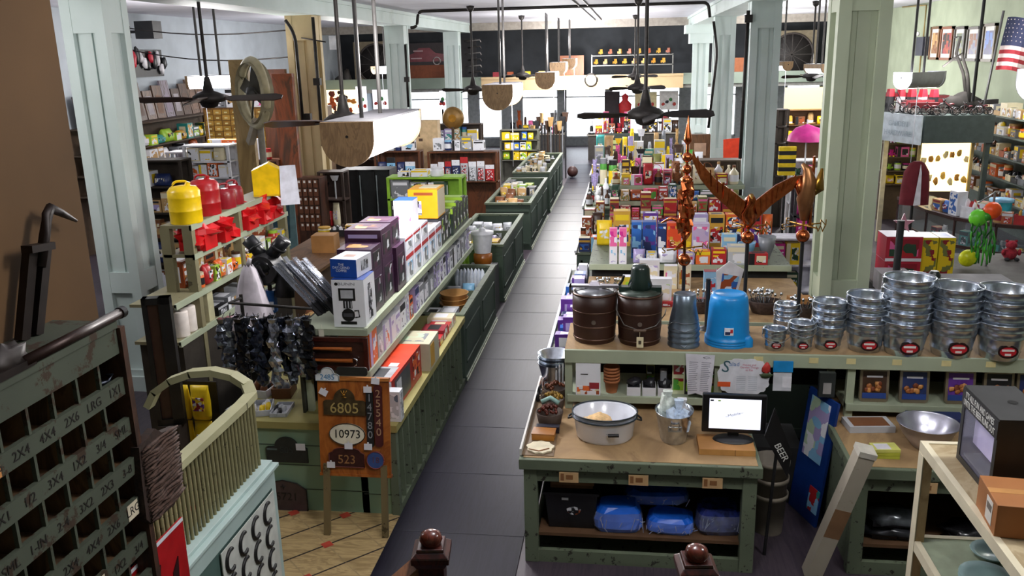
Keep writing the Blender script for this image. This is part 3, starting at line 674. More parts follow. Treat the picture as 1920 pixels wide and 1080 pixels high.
for k in range(0, 14):
    for j, (zz, c_) in enumerate(((.08, 'grey'), (.42, 'white'))):
        q = rnd.choice(['box', 'card', 'bottle']) if j else 'box'; c1 = rnd.choice(['white', 'silver', 'tan', 'white', 'dark brown', 'pale green']); fn = KIND[q][0]
        hh = rnd.uniform(.2, .3); g = fn(.13, .12, hh, c1, 'white', rnd.choice(['grey', 'tan', 'navy']))
        solo(g, KIND[q][1], f'{c1} {KIND[q][2]} in the {"upper" if j else "lower"} part of the {ORD[k]} slot of the bin counter', KIND[q][3], (-1.97, 6.3 + .2 * k + .115, .072), PI / 2, 'goods in the counter slots') if j == 0 or k % 2 == 0 and False else None
# drawer counters further along the aisle: dark green boxes with open tops
def open_counter(x0, x1, y0, y1, h, label, m=None, groups=1, white=False):
    m = m or DKGREEN; o = thing('display_counter', label, 'counter', ((x0 + x1) / 2, y0, 0), 0, 'dark green display counters along the aisle'); X = (x1 - x0) / 2; L = y1 - y0
    b = MB(); b.box(X - .03, X, 0, L, .06, h, m)
    n = max(1, round(L / 1.1))
    for k in range(n):
        u, v = L * k / n + .1, L * (k + 1) / n - .1
        for a, c in (((u, .2), (v, .22)), ((u, h - .2), (v, h - .18))): b.box(X, X + .012, a[0], c[0], a[1], c[1], m)
        for yy in (u, v - .02): b.box(X, X + .012, yy, yy + .02, .2, h - .18, m)
    b.obj('aisle_panel', o)
    b = MB(); b.box(-X, X - .03, 0, .03, .06, h, m); b.box(-X, X - .03, -.015, 0, .12, .16, m); b.box(-X, X - .03, -.015, 0, h - .14, h - .1, m); b.obj('end_panel', o)
    b = MB(); b.box(-X, X - .03, L - .03, L, .06, h, m); b.box(-X, -X + .03, .03, L - .03, .06, h, m); b.obj('rear_panels', o)
    b = MB(); b.box(-X + .03, X - .03, .03, L - .03, h - .2, h - .17, K('55524a', .8)); b.obj('tray_floor', o)
    b = MB()
    for a in ((-X - .02, X + .02, -.03, .05), (-X - .02, X + .02, L - .05, L + .03), (X - .05, X + .02, .05, L - .05), (-X - .02, -X + .05, .05, L - .05)): b.box(a[0], a[1], a[2], a[3], h, h + .035, GREEN)
    b.obj('rim', o)
    b = MB(); b.box(-X + .01, X + .015, .01, L - .01, 0, .06, m); b.box(X + .015, X + .03, .0, L, .0, .03, K('c8ccb8' if not white else 'white')); b.box(X + .015, X + .022, 0, L, .05, .065, K('c8ccb8')); b.obj('plinth', o)
    if n > 1:
        for k in range(1, n): b = MB(); b.box(-X + .03, X - .03, L * k / n, L * k / n + .015, h - .17, h - .02, GREEN); b.obj('divider', o)
    return o
open_counter(-2.4, -1.87, 9.35, 11.75, .8, 'first dark green open-topped counter, holding boxes, baskets and bundled towels')
open_counter(-2.75, -1.9, 12.75, 15.35, .88, 'second dark green open-topped counter, holding pale packets and yellow onions')
open_counter(-2.75, -1.88, 16.4, 19.9, .9, 'third dark green open-topped counter, holding brown leather gloves')
open_counter(-2.75, -1.88, 20.5, 24.6, .95, 'fourth open-topped counter, pale and lit near the far brooms')
def opened(where, y0, y1, z, cols, kinds, w=(.1, .2), h=(.14, .26), d=(.12, .2), rows=3, x0=-2.7, x1=-1.98, acc=None):
    n = int((y1 - y0) / .24)
    for i in range(n):
        fill(where, 'from the front', z, (x0, y0 + i * .24 + .02), (x1, y0 + i * .24 + .02), kinds, cols, h, w, (.1, .19), acc=acc, jit=.25)
FILLED.clear()
fill('in the first open counter', 'from the front', .631, (-2.35, 9.42), (-1.93, 9.42), ['box'], ['white', 'pale blue', 'silver'], (.14, .2), (.13, .2), (.3, .36))
for i in range(3):
    b = MB(); m = K('b98a50', .8); b.lathe([(.12, 0), (.175, .1), (.185, .11), (.17, .11), (.11, .015), (0, .012)], m, 18); solo(b, 'wooden_bowl', f'tan wooden bowl nested {["lowest", "in the middle", "on top"][i]} in the first green counter', 'bowl', (-2.14, 10.15 + .01 * i, .632 + i * .06), 0, 'nested wooden bowls')
b = MB()
for k in range(8): b.blob((-.16 + .05 * k, 0, .13), (.035, .08, .15), K('dfe6f0', .8), 8, .25, k)
solo(b, 'bundled_cloths', 'white and blue bundled cloths standing at the far end of the first counter', 'cloth', (-2.14, 11.2, .63))
fill('at the far end of the first open counter', 'from the shelf side', .631, (-2.35, 10.65), (-1.93, 10.65), ['box', 'bag'], ['white', 'silver', 'pale blue', 'black'], (.14, .24), (.12, .2), (.14, .2))
for r_ in range(4): fill('in the second open counter', 'from the front', .711, (-2.7, 12.85 + r_ * .58), (-1.98, 12.85 + r_ * .58), ['bag', 'bag', 'box'], ['yellow', 'gold', 'cream', 'olive'] if r_ == 0 else ['lilac', 'white', 'silver', 'pale green'], (.12, .24), (.11, .17), (.2, .4), jit=.3)
for r_ in range(5): fill('in the third open counter', 'from the front', .731, (-2.7, 16.5 + r_ * .66), (-1.98, 16.5 + r_ * .66), ['bag'] if r_ < 3 else ['box', 'jar'], ['tan', 'brown', 'rust', 'tan'] if r_ < 3 else ['white', 'cream', 'lime', 'grey'], (.12, .28), (.12, .2), (.25, .42), jit=.15)
for r_ in range(5): fill('in the fourth open counter', 'from the front', .781, (-2.7, 20.6 + r_ * .78), (-1.98, 20.6 + r_ * .78), ['box', 'jar', 'bottle'], ['white', 'cream', 'silver', 'tan'], (.16, .34), (.09, .17), (.2, .3), jit=.2)
# white ice bucket and glass jar between counter and shelves
o = thing('ice_cream_pail', 'white lidded pail with an amber jar under it, by the end of the long shelves', 'pail', (-2.12, 12.25, 0))
b = MB(); b.box(-.2, .2, -.2, .2, 0, .7, BLACK); b.obj('stand', o)
b = MB(); b.lathe([(.1, .701), (.14, .76), (.14, .88), (.1, .9)], K('9b5a1c', .15), 16); b.obj('amber_jar', o)
b = MB(); b.lathe([(.12, .9), (.16, 1.18)], K('white', .3), 18); b.lathe([(.17, 1.18), (.17, 1.21), (.05, 1.215), (.05, 1.26), (0, 1.27)], K('white', .3), 18); b.obj('pail', o)

# long double shelf over the counter
SX0, SX1, SY0, SY1 = -2.68, -2.1, 6.47, 11.35; Z1, Z2 = 1.57, 1.2
o = thing('long_shelf', 'long two-tier sage painted shelf stacked with boxed kitchen appliances', 'shelf', (-2.39, SY0, .82))
for nm, zz in (('top_shelf', Z1), ('lower_shelf', Z2)):
    b = MB(); b.box(-.29, .29, 0, SY1 - SY0, zz - .82 - .02, zz - .82, SAGE); b.box(.27, .3, -.01, SY1 - SY0, zz - .82 - .05, zz - .82 + .012, SAGE); b.box(-.29, .3, -.02, 0, zz - .82 - .05, zz - .82 + .004, SAGE); b.obj(nm, o)
for yy in (.04, 1.6, 2.8, 3.9, 4.8):
    b = MB(); b.box(-.28, -.23, yy, yy + .05, 0 if yy < 2.9 else -.8, .73, SAGE); b.box(-.2 if yy < 2.9 else -.1, -.16 if yy < 2.9 else -.05, yy + .3, yy + .34, 0 if yy < 2.9 else -.8, .73, SAGE); b.obj('post', o)
b = MB(); b.box(-.31, -.29, 0, SY1 - SY0, -.0, Z1 - .82, K('3b3d33', .8)); b.obj('back_board', o)
def bprint(W_, D_, H_, c, arts):
    b = MB(); b.box(-W_ / 2, W_ / 2, -D_ / 2, D_ / 2, 0, H_, K(c, .4, 0, .04) if isinstance(c, str) else c)
    for a in arts: b.rect(a[0], W_, D_, H_, *a[1:5], K(a[5], .4, 0, 0) if isinstance(a[5], str) else a[5], .0012 + .0004 * arts.index(a))
    return b
# coffee maker carton
q = P(675, 605, z=Z1); W1, D1, H1 = .27, .3, .4
o = thing('coffee_maker_carton', 'white carton printed with a black coffee maker at the end of the top shelf', 'carton', (-2.245, 6.66, Z1 + .005), 0)
b = MB(); b.box(-W1 / 2, W1 / 2, -D1 / 2, D1 / 2, 0, H1, K('eceef4', .35, 0, .02)); b.rect('t', W1, D1, H1, 0, 0, 1, 1, K('24499a', .35)); b.rect('r', W1, D1, H1, .35, .1, .7, .85, PRINT(['black', 'grey', 'white'], 30)); o = b.obj('box', o)
b = MB(); y_ = -D1 / 2 - .0015
def pr(pts, m): b.prism(pts, y_ - .001, y_, m)
pr([(-.065, .19), (-.035, .19), (-.03, .3), (-.08, .3)][::1], BLACK) if False else None
b.box(-.08, .06, y_ - .001, y_, .225, .33, BLACK); b.box(-.062, .042, y_ - .0016, y_ - .001, .245, .315, K('silver', .4)); b.box(-.045, .03, y_ - .001, y_, .16, .226, K('2a2a2e', .4))
for k in range(3): b.box(-.03 + .024 * k, -.022 + .024 * k, y_ - .0016, y_ - .001, .165, .22, K('silver', .4))
b.lathe([(0, 0), (.055, 0)], BLACK, 20, (-.008, y_ - .0012, .105), axis='y', cap=False); b.box(-.06, .045, y_ - .001, y_, .08, .13, BLACK); b.box(-.05, .03, y_ - .0016, y_ - .001, .09, .12, K('4a4a50', .3))
b.tube([(.045, y_, .14), (.08, y_, .145), (.085, y_, .09), (.05, y_, .085)], .006, BLACK, 5); b.box(-.075, .06, y_ - .001, y_, .025, .05, BLACK)
b.lathe([(0, 0), (.014, 0)], BLACK, 12, (-.095, y_ - .0012, .365), axis='y', cap=False); b.obj('picture', o)
text('BUNN', .035, K('8d8f96', .5), o, (-.01, y_ - .001, .365), w=1.5, ext=.0004)
o = thing('percolator_carton', 'small blue-fronted carton on top of the coffee maker carton', 'carton', (-2.27, 6.72, Z1 + .41), -.12)
b = MB(); W2, D2, H2 = .23, .3, .15; b.box(-W2 / 2, W2 / 2, -D2 / 2, D2 / 2, 0, H2, K('dfe0e8', .4, 0, .03)); b.rect('f', W2, D2, H2, 0, 0, 1, 1, K('17479e', .35)); b.rect('r', W2, D2, H2, .3, .25, .75, .8, PRINT(['black', 'grey', 'silver'], 30)); b.rect('t', W2, D2, H2, .3, .35, .7, .6, K('b9988a')); b.obj('box', o)
text('THE\nDAY-GRIND\nCOFFEE', .028, K('e8ecf4', .5), o, (-.02, -D2 / 2 - .002, H2 / 2 + .005), ext=.0004)
# plum slow-cooker cartons
for i, (x_, y_, z_, w_, d_, h_) in enumerate(((-2.3, 7.05, 0, .3, .3, .36), (-2.3, 7.05, .362, .3, .3, .2), (-2.32, 7.4, 0, .33, .34, .4), (-2.32, 7.4, .402, .33, .34, .26), (-2.3, 7.76, 0, .34, .3, .42), (-2.32, 7.76, .422, .3, .3, .24))):
    b = bprint(w_, d_, h_, K('3a1d38', .35, 0, .1), [('t', .15, .25, .85, .75, PRINT(['plum', 'tan', 'brown', 'plum'], 12)), ('f', .1, .1, .9, .5, PRINT(['plum', '2a1228', 'lilac', 'plum'], 12)), ('r', .15, .12, .85, .8, PRINT(['black', 'plum', 'silver', 'black', 'black'], 14)), ('f', .1, .72, .9, .85, 'lilac')])
    solo(b, 'slow_cooker_carton', f'dark plum appliance carton, {["lower of the nearest pair", "upper of the nearest pair", "lower of the middle pair", "upper of the middle pair", "lower of the far pair", "upper of the far pair"][i]} on the top shelf', 'carton', (x_, y_, Z1 + .005 + z_), 0, 'plum cartons on the long shelf')
k = 0
for i in range(5):
    y_ = 8.1 + .33 * i
    for j in range(2 if i < 3 else 1):
        h_ = .3 if j == 0 else .14
        b = bprint(.34, .3, h_, K('dcdeea', .4, 0, .03), [('r', 0, .72, 1, .86, 'red'), ('f', .1, .1, .6, .6, PRINT(['white', 'grey', 'silver'], 16)), ('r', .2, .1, .8, .6, PRINT(['white', 'grey', 'pale blue', 'white'], 18)), ('t', .2, .3, .8, .7, 'silver')])
        solo(b, 'appliance_carton', f'white carton with a red stripe, {ORD[i]} of the run past the plum cartons{", upper" if j else ""}', 'carton', (-2.3, y_, Z1 + .005 + (.302 if j else 0)), 0, 'white cartons on the long shelf'); k += 1
b = bprint(.2, .24, .24, K('e3e2ec', .4, 0, .03), [('f', .2, .5, .8, .8, 'lilac'), ('f', .1, .1, .9, .4, PRINT(['white', 'pink', 'lilac'], 16)), ('t', 0, 0, 1, 1, '2f62b0')]); solo(b, 'mixer_carton', 'white and blue carton standing on the red-striped cartons', 'carton', (-2.33, 8.8, Z1 + .449))
b = bprint(.34, .4, .33, K('e9a80c', .4, 0, .04), [('f', .1, .12, .45, .6, PRINT(['white', 'black', 'lilac', 'white'], 18)), ('f', .2, .8, .85, .9, 'rust'), ('r', .05, .05, .95, .95, 'cream'), ('t', .3, .3, .9, .9, 'cream')]); solo(b, 'yellow_carton', 'large bright yellow and orange carton high on the long shelf', 'carton', (-2.32, 9.72, Z1 + .345))
for i in range(2): b = bprint(.36, .36, .33, K('2e2f36', .4), [('r', .1, .1, .9, .9, PRINT(['black', 'dark green', 'lime', 'white'], 14)), ('f', .1, .1, .9, .9, PRINT(['navy', 'lilac', 'black'], 12))]); solo(b, 'blender_carton', f'dark carton under the yellow carton, {["near", "far"][i]} one', 'carton', (-2.33, 9.68 + .38 * i, Z1 + .005))
for i in range(7):
    b = bprint(.3, .2, .33 + .04 * (i % 2), K('23302a', .4), [('r', .1, .1, .9, .9, PRINT(['black', 'dark green', 'lime', 'white', 'black'], 14)), ('f', 0, .8, 1, 1, 'lime'), ('t', .1, .1, .9, .9, 'lime')])
    if 10.3 + .21 * i < 11.3: solo(b, 'green_trim_carton', f'black carton with lime trim, {ORD[i]} of the row after the yellow carton', 'carton', (-2.27, 10.3 + .21 * i, Z1 + .005), 0, 'lime trimmed cartons')
# lower shelf and counter goods
fill('on the lower tier of the long shelf', 'from the front', Z2 + .005, (-2.105, 6.55), (-2.105, 8.1), ['box'], ['white', 'white', 'orange', 'silver'], (.22, .31), (.12, .22), (.2, .3), acc=['grey', 'black', 'lilac'], jit=.02)
fill('on the lower tier of the long shelf', 'from the front', Z2 + .005, (-2.105, 8.12), (-2.105, 11.3), ['box'], ['white', 'lilac', 'grey', 'white', 'silver'], (.22, .31), (.14, .26), (.2, .3), acc=['black', 'navy', 'grey'], jit=.02)
o = thing('grill_carton', 'large orange and grey grill carton on the counter by the sign board', 'carton', (-2.1, 6.95, .821), -.02)
b = MB(); w_, d_, h_ = .38, .95, .3; b.box(-w_ / 2, w_ / 2, -d_ / 2, d_ / 2, 0, h_, K('a02318', .4)); b.rect('t', w_, d_, h_, 0, 0, 1, 1, K('d8401c', .35)); b.rect('f', w_, d_, h_, 0, .0, 1, 1, PRINT(['grey', '5b6b7d', 'red', 'silver'], 9)); b.obj('box', o)
b = MB(); b.T = Matrix.Translation((.04, -.28, h_ + .002)); b.box(-.12, .12, -.14, .14, 0, .002, K('silver', .4)); b.box(-.08, .06, -.1, .1, .002, .003, K('45484e', .4)); b.box(.02, .1, .15, .24, 0, .002, K('e4e5ec')); b.obj('grill_picture', o)
b = MB(); b.rect('r', w_, d_, h_, .1, .1, .6, .9, K('45484e', .4)); b.rect('r', w_, d_, h_, .15, .2, .3, .8, K('silver', .4), .002); b.rect('r', w_, d_, h_, .7, .2, .95, .9, PRINT(['red', 'orange', 'white', 'black'], 20)); b.obj('side_print', o)
for i in range(3):
    b = bprint(.16, .1, .26 - .03 * i, 'cfd3da', [('r', .1, .1, .9, .9, PRINT(['silver', 'grey', 'black', 'white'], 30)), ('f', .1, .1, .9, .9, PRINT(['silver', '5b6b7d', 'white'], 25))]); solo(b, 'leaflet_pack', f'grey printed pack leaning before the grill carton, {["shortest", "middle", "tallest"][2-i]} of three', 'pack', (-1.9 - .1 * i, 6.4, .822), .05 * i)
b = bprint(.36, .4, .27, K('b9b59d', .5, 0, .05), [('f', .35, .1, .85, .45, PRINT(['black', 'b9b59d', 'grey', 'b9b59d'], 22)), ('f', .05, .6, .5, .8, 'rust'), ('t', .2, .2, .8, .8, PRINT(['grey', 'pale green', 'b9b59d'], 12)), ('r', .1, .1, .5, .9, 'gold')]); solo(b, 'toy_tractor_carton', 'beige carton with small dark pictures behind the orange grill carton', 'carton', (-2.02, 7.72, .821))
fill('on the counter top past the beige carton', 'from the front', .821, (-1.9, 8.0), (-1.9, 9.2), ['box'], ['white', 'red', 'cream', 'crimson'], (.06, .12), (.16, .24), (.2, .28), jit=.03)
# wooden tool board and near end goods
o = thing('handle_board', 'dark wooden board mounting two horizontal wooden handles under the top shelf', 'display board', (-2.36, 6.44, 1.235), 0)
b = MB(); b.box(-.28, .28, -.02, .0, 0, .28, DKWOOD); b.box(-.28, .28, -.03, -.02, 0, .035, MAHOG); b.box(-.28, .28, -.03, -.02, .245, .28, MAHOG); b.box(-.28, -.245, -.03, -.02, .035, .245, MAHOG); b.box(.245, .28, -.03, -.02, .035, .245, MAHOG); b.obj('board', o)
for z_ in (.19, .09): b = MB(); b.cyl((-.17, -.045, z_), (.15, -.045, z_), .012, WOOD('b5652c', '8c4a1e', (2, 20, 20), .3), .017, 10); b.obj('handle', o)
b = MB(); b.tube([(.15, -.045, .12), (.19, -.05, .1), (.19, -.05, .06), (.14, -.05, .03)], .007, CHROME); b.obj('bent_hook', o)
film = GLASS('b4bac6', .16, .1)
for i in range(13):
    b = MB(); a = .75 + .03 * i; L = .5; dx = 0
    d = Vector((.75, -.35 + .03 * (i % 3), -.6 - .03 * (i % 4))).normalized()
    p0 = Vector((-.52 + .024 * i, .3 + .02 * (i % 5), .42 + .022 * (i % 4)))
    b.bar(p0, p0 + d * L, .028, .005, K(['8d929c', '2b2d34', '4a4e58'][i % 3], .15, .9)); b.bar(p0 + Vector((0, 0, .008)), p0 + d * L + Vector((0, 0, .008)), .05, .002, film); b.bar(p0 + d * L * .95, p0 + d * (L + .12), .05, .014, BLACK)
    solo(b, 'bagged_hand_saw', f'bagged hand saw, {ORD[i]} from the coffee carton in the fanned heap', 'saw', (-2.48, 6.56, Z1 + .005 + .0), 0, 'bagged saws on the top shelf')
b = MB(); b.box(-.022, .022, -.002, 0, 0, .085, K('e6e3d0')); b.tube([(0, 0, .085), (.0, .02, .12)], .002, K('e6e3d0'), 4); solo(b, 'price_tag', 'cream price tag hanging at the edge of the top shelf', 'tag', (-2.47, 6.437, 1.49))

# sign easel with house number plaques
m_sign = WOOD('b56a2c', '8f4a18', (4, 5, 1.2), .35)
EA = thing('sign_easel', 'wooden easel board displaying house number plaques at the counter end', 'easel', (-2.13, 6.08, 0), 0)
tilt = .12
def onb(u, v, off=0):      # point on the tilted board: u across, v up from its lower edge, off towards the viewer
    return Vector((u, .0 + v * math.sin(tilt) - off * math.cos(tilt) - .04, .5 + v * math.cos(tilt) + off * math.sin(tilt)))
b = MB(); b.T = Matrix.Translation((0, -.04, .5)) @ Matrix.Rotation(-tilt, 4, 'X'); b.box(-.29, .29, 0, .02, 0, .78, m_sign); b.obj('board', EA)
b = MB(); b.T = Matrix.Translation((0, -.04, .5)) @ Matrix.Rotation(-tilt, 4, 'X'); b.box(-.295, .295, -.012, .03, .765, .79, WOOD('c8803c', 'a05f28', (2, 9, 9), .3)); b.obj('edge_strip', EA); b = MB(); b.T = Matrix.Translation((0, -.04, .5)) @ Matrix.Rotation(-tilt, 4, 'X'); b.box(-.295, .295, -.01, .03, -.02, .0, m_sign); b.obj('edge_strip', EA)
for sx in (-1, 1): b = MB(); b.bar((sx * .24, -.14, 0), (sx * .235, -.03, .58), .05, .035, WORN('7d6d4a', '44381f', 6, .6)); b.obj('leg', EA)
def plaque(u, v, outline, m, name, label, txt=None, tcol='c9b27a', tsize=.1, vertical=False, tpos=(0, 0), rim=None, cat='house number', tw=1.0, badge=None, ext=.002):
    q = EA.location + onb(u, v, .004)
    o = thing(name, label, cat, q); o.rotation_euler = (-tilt, 0, 0)
    b = MB(); b.prism(outline, -.012, 0, m); root = o; o = b.obj('plate', root)
    if rim: 
        b = MB(); pts = [(x_, -.013, z_) for x_, z_ in outline]; b.tube(pts + [pts[0]], .004, K(rim, .5), 5); b.obj('rim', o)
    if txt:
        if vertical:
            for i, ch in enumerate(txt): text(ch, tsize, K(tcol, .5), o, (tpos[0], -.0125, tpos[1] - i * tsize * .88), name='numeral', ext=ext)
        else: text(txt, tsize, K(tcol, .5), o, (tpos[0], -.0125, tpos[1]), name='numerals', ext=ext, w=tw)
    if badge: b = MB(); badge(b); b.obj('ornament', o)
    return root
def pill(w_, h_, r, n=6):
    o = []
    for cx, cz, a0 in ((w_ / 2 - r, -h_ / 2 + r, -PI / 2), (w_ / 2 - r, h_ / 2 - r, 0), (-w_ / 2 + r, h_ / 2 - r, PI / 2), (-w_ / 2 + r, -h_ / 2 + r, PI)):
        o += [(cx + r * math.cos(a0 + PI / 2 * i / n), cz + r * math.sin(a0 + PI / 2 * i / n)) for i in range(n + 1)]
    return o
def arch(w_, h_, hump, hw, r=.02):
    pts = [(w_ / 2, -h_ / 2), (w_ / 2, h_ / 2 - .01), (w_ / 2 - .02, h_ / 2), (hw + .01, h_ / 2)]
    pts += [(hw * math.cos(a), h_ / 2 + .01 + hump * math.sin(a)) for a in [PI * i / 12 for i in range(13)]]
    return pts + [(-hw - .01, h_ / 2), (-w_ / 2 + .02, h_ / 2), (-w_ / 2, h_ / 2 - .01), (-w_ / 2, -h_ / 2)]
ell = lambda a, c, n=28: [(a * math.cos(2 * PI * i / n), c * math.sin(2 * PI * i / n)) for i in range(n)]
def thistle(b):
    for s_ in (-1, 0, 1): b.tube([(.0, -.014, .1), (s_ * .025, -.014, .14)], .004, BRASS, 5)
    b.sph((0, -.014, .105), .012, BRASS, 8); b.tube([(-.02, -.014, .085), (.02, -.014, .085)], .003, BRASS, 5)
plaque(-.07, .545, arch(.34, .12, .085, .085), K('4a3a20', .6, .3, .3, 20), 'house_number_plaque', 'bronze arched plaque numbered 6805', '6805', 'b09a5c', .12, tpos=(0, -.005), badge=thistle)
plaque(-.055, .33, ell(.145, .088), K('e9e2cc', .4), 'house_number_plaque', 'white oval plaque with black numerals 10973', '10973', '1b1b1b', .095, rim='3a3428', tw=.95)
plaque(-.065, .12, arch(.29, .12, .03, .11), K('3b1512', .6, .2, .2, 20), 'house_number_plaque', 'small dark red plaque numbered 523', '523', '9c6e42', .1, rim='6b2a20')
plaque(.17, .125, ell(.07, .07), K('34508c', .6), 'round_plaque', 'round blue plaque on the easel board', '18', '5b3a52', .07, rim='8c3c34', tpos=(0, 0))
plaque(.135, .46, pill(.055, .46, .02), K('17181c', .5), 'house_number_plaque', 'vertical black plaque numbered 14780', '14780', '8d8f94', .085, True, (0, .17))
plaque(.205, .485, pill(.065, .5, .025), K('4c1518', .5), 'house_number_plaque', 'vertical dark red plaque numbered 25540', '25540', 'b08a6a', .088, True, (0, .18))
plaque(-.2, .79, arch(.19, .055, .04, .05), K('dfe3e4', .5), 'house_number_plaque', 'small white arched plaque numbered 2485', '2485', '3f7fae', .06, rim='9aa6aa')
plaque(.0, .84, pill(.25, .07, .02), K('1f201c', .5), 'name_plaque', 'long black plaque on the top edge of the easel')
for i, (u, v, r_, t_) in enumerate(((-.235, .67, .5, 'cocked at the top corner'), (.125, .7, 0, 'over the black 14780 plaque'), (.19, .77, .1, 'over the dark red 25540 plaque'), (-.045, .235, 0, 'under the white oval plaque'), (.115, .235, 0, 'above the round blue plaque'), (-.195, .075, 0, 'at the corner of the 523 plaque'))):
    q = EA.location + onb(u, v, .02); b = MB(); b.box(-.033, .033, -.002, 0, -.025, .025, K('e6e6ee', .5, 0, 0)); b.box(-.006, .006, -.002, 0, .025, .038, K('e6e6ee', .5, 0, 0)); oo = solo(b, 'price_tag', f'blank white price tag {t_} on the easel', 'tag', q, 0, 'price tags on the easel'); oo.rotation_euler = (-tilt, r_, 0)
# plaques hung on the green counter end
o = thing('house_number_plaque', 'black arched plaque hung on the green counter end', 'house number', (-2.8, 6.297, .52)); b = MB(); b.prism(arch(.36, .14, .08, .1), -.014, 0, K('1c2426', .5)); b.box(-.17, -.08, -.016, -.014, .04, .055, K('5a6a6a')); b.obj('plate', o); text('505', .08, K('2a3436', .4), o, (0, -.0145, .04), name='numerals')
b = MB(); b.box(-.04, .04, -.002, 0, -.03, .03, K('e6e6ee', .5, 0, 0)); solo(b, 'price_tag', 'white price tag on the black arched plaque of the counter end', 'tag', (-2.67, 6.275, .6))
o = thing('house_number_plaque', 'low dark bronze plaque numbered 35721 standing on the floor', 'house number', (-2.86, 6.297, .0)); b = MB(); pts = [(.2, 0), (.2, .2), (.12, .255), (0, .28), (-.12, .255), (-.2, .2), (-.2, 0)]; b.prism(pts, -.016, 0, K('4d3f42', .5, .2)); b.obj('plate', o)
b = MB(); p3 = [(x_, -.017, z_ + .004) for x_, z_ in pts]; b.tube(p3 + [p3[0]], .005, BLACK, 5); b.tube([(-.02, -.018, .225), (.02, -.018, .225)], .004, BLACK, 5); b.tube([(0, -.018, .2), (0, -.018, .25)], .004, BLACK, 5); b.obj('rim', o); text('35721', .1, BLACK, o, (.0, -.017, .13), name='numerals')
# goods on the counter's near-left corner
fill('on the counter corner by the hanging bags', 'from the railing side', .821, (-3.33, 6.36), (-2.72, 6.36), ['box', 'tray'], ['white', 'white', 'silver', 'cream'], (.05, .12), (.14, .22), (.22, .3), jit=.3)
fill('on the counter corner behind the white packets', 'from the railing side', .821, (-3.33, 6.75), (-2.8, 6.75), ['box', 'tray'], ['tan', 'brown', 'white', 'grey'], (.1, .2), (.14, .22), (.22, .3), jit=.2)
# hanging bundles of foil bags, white plastic bag, black blower
o = thing('hanging_rail_stand', 'black metal stand with a hooked rail beside the counter corner', 'stand', (-2.98, 6.55, .821))
b = MB(); b.cyl((-.25, .1, 0), (-.25, .1, .98), .015, IRON); b.obj('pole', o); b = MB(); b.tube([(-.25, .1, .95), (-.25, -.12, .97), (.45, -.12, .93)], .012, IRON); b.obj('rail', o)
for i in range(16):
    b = MB(); x_ = -.33 + .048 * i; yy = -.14 + .05 * (i % 3 - 1)
    b.tube([(x_, -.12, .9), (x_, yy, .86)], .004, IRON, 4); cm = [K('6d727c', .12, .8, .6, 30), K('1c1d22', .15, .5, .5, 30), K('3b4152', .12, .7, .6, 30), K('a3a8b2', .15, .8, .5, 30)][(i * 7) % 4]
    L = rnd.uniform(.35, .55)
    b.frus(.012, .012, .06, .05, .78, .87, cm, x_, yy)
    for k in range(6): b.blob((x_ + rnd.uniform(-.02, .02), yy + rnd.uniform(-.02, .02), .78 - L * k / 6), (rnd.uniform(.035, .055), rnd.uniform(.03, .05), L / 8), cm, 7, 1.1, i * 9 + k, 3)
    b.s = [False] * len(b.s)
    solo(b, 'hanging_foil_bag', f'shiny hanging foil bag, {ORD[i]} from the white plastic bag', 'bag', (-2.9, 6.45, .84), 0, 'foil bags hanging by the counter')
q = P(472, 560, y=6.9)
b = MB(); n = 22; vs = []
for j, (z_, r_) in enumerate(((.3, .035), (.26, .06), (.15, .09), (0, .125), (-.15, .155), (-.27, .175), (-.28, .16))):
    for t in range(n): a = 2 * PI * t / n; f = 1 + .12 * math.sin(t * 3.1 + j) + .05 * math.sin(t * 7); vs.append((math.cos(a) * r_ * f, math.sin(a) * r_ * f, z_ + .012 * math.sin(t * 2)))
b.add(vs, [(j * n + t, (j + 1) * n + t, (j + 1) * n + (t + 1) % n, j * n + (t + 1) % n) for j in range(6) for t in range(n)], K('d5cdd6', .35, 0, .15), True); b.tube([(0, 0, .3), (.02, .0, .36)], .02, K('d5cdd6', .4))
solo(b, 'plastic_bag', 'white translucent plastic bag hanging like a cone beside the black blower', 'bag', (q.x, q.y, q.z))
q = P(508, 560, y=7.1)
o = thing('duct_blower', 'black blower fan with ribbed duct arms behind the white plastic bag', 'blower', (q.x, q.y, .821))
zz = q.z - .821
b = MB(); b.cyl((0, 0, 0), (0, 0, zz + .25), .02, IRON); b.obj('stand_pole', o)
b = MB(); b.sph((-.02, 0, zz + .3), .13, K('101114', .15)); b.lathe([(.13, -.1), (.16, 0), (.14, .1)], BLACK, 16, (-.02, 0, zz + .28), axis='y'); b.obj('housing', o)
for s_ in (-1, 1): b = MB(); b.tube([(s_ * .03, 0, zz + .38), (s_ * .1, .02, zz + .46), (s_ * .17, .02, zz + .54)], [.06, .062, .065], K('15161a', .3), 10); b.tube([(s_ * .1, .02, zz + .455), (s_ * .115, .02, zz + .475)], .072, BLACK, 10); b.obj('duct_arm', o)
b = MB(); b.tube([(.1, .02, zz + .3), (.14, .02, zz + .15), (.13, .0, zz + .02)], [.08, .085, .09], K('17181b', .5), 12); b.obj('duct', o)
b = MB(); b.box(-.045, .045, -.03, .03, zz - .12, zz + .08, K('1d4f8a', .4)); b.box(-.035, .035, -.032, -.03, zz - .1, zz - .02, K('white')); b.obj('label_box', o)

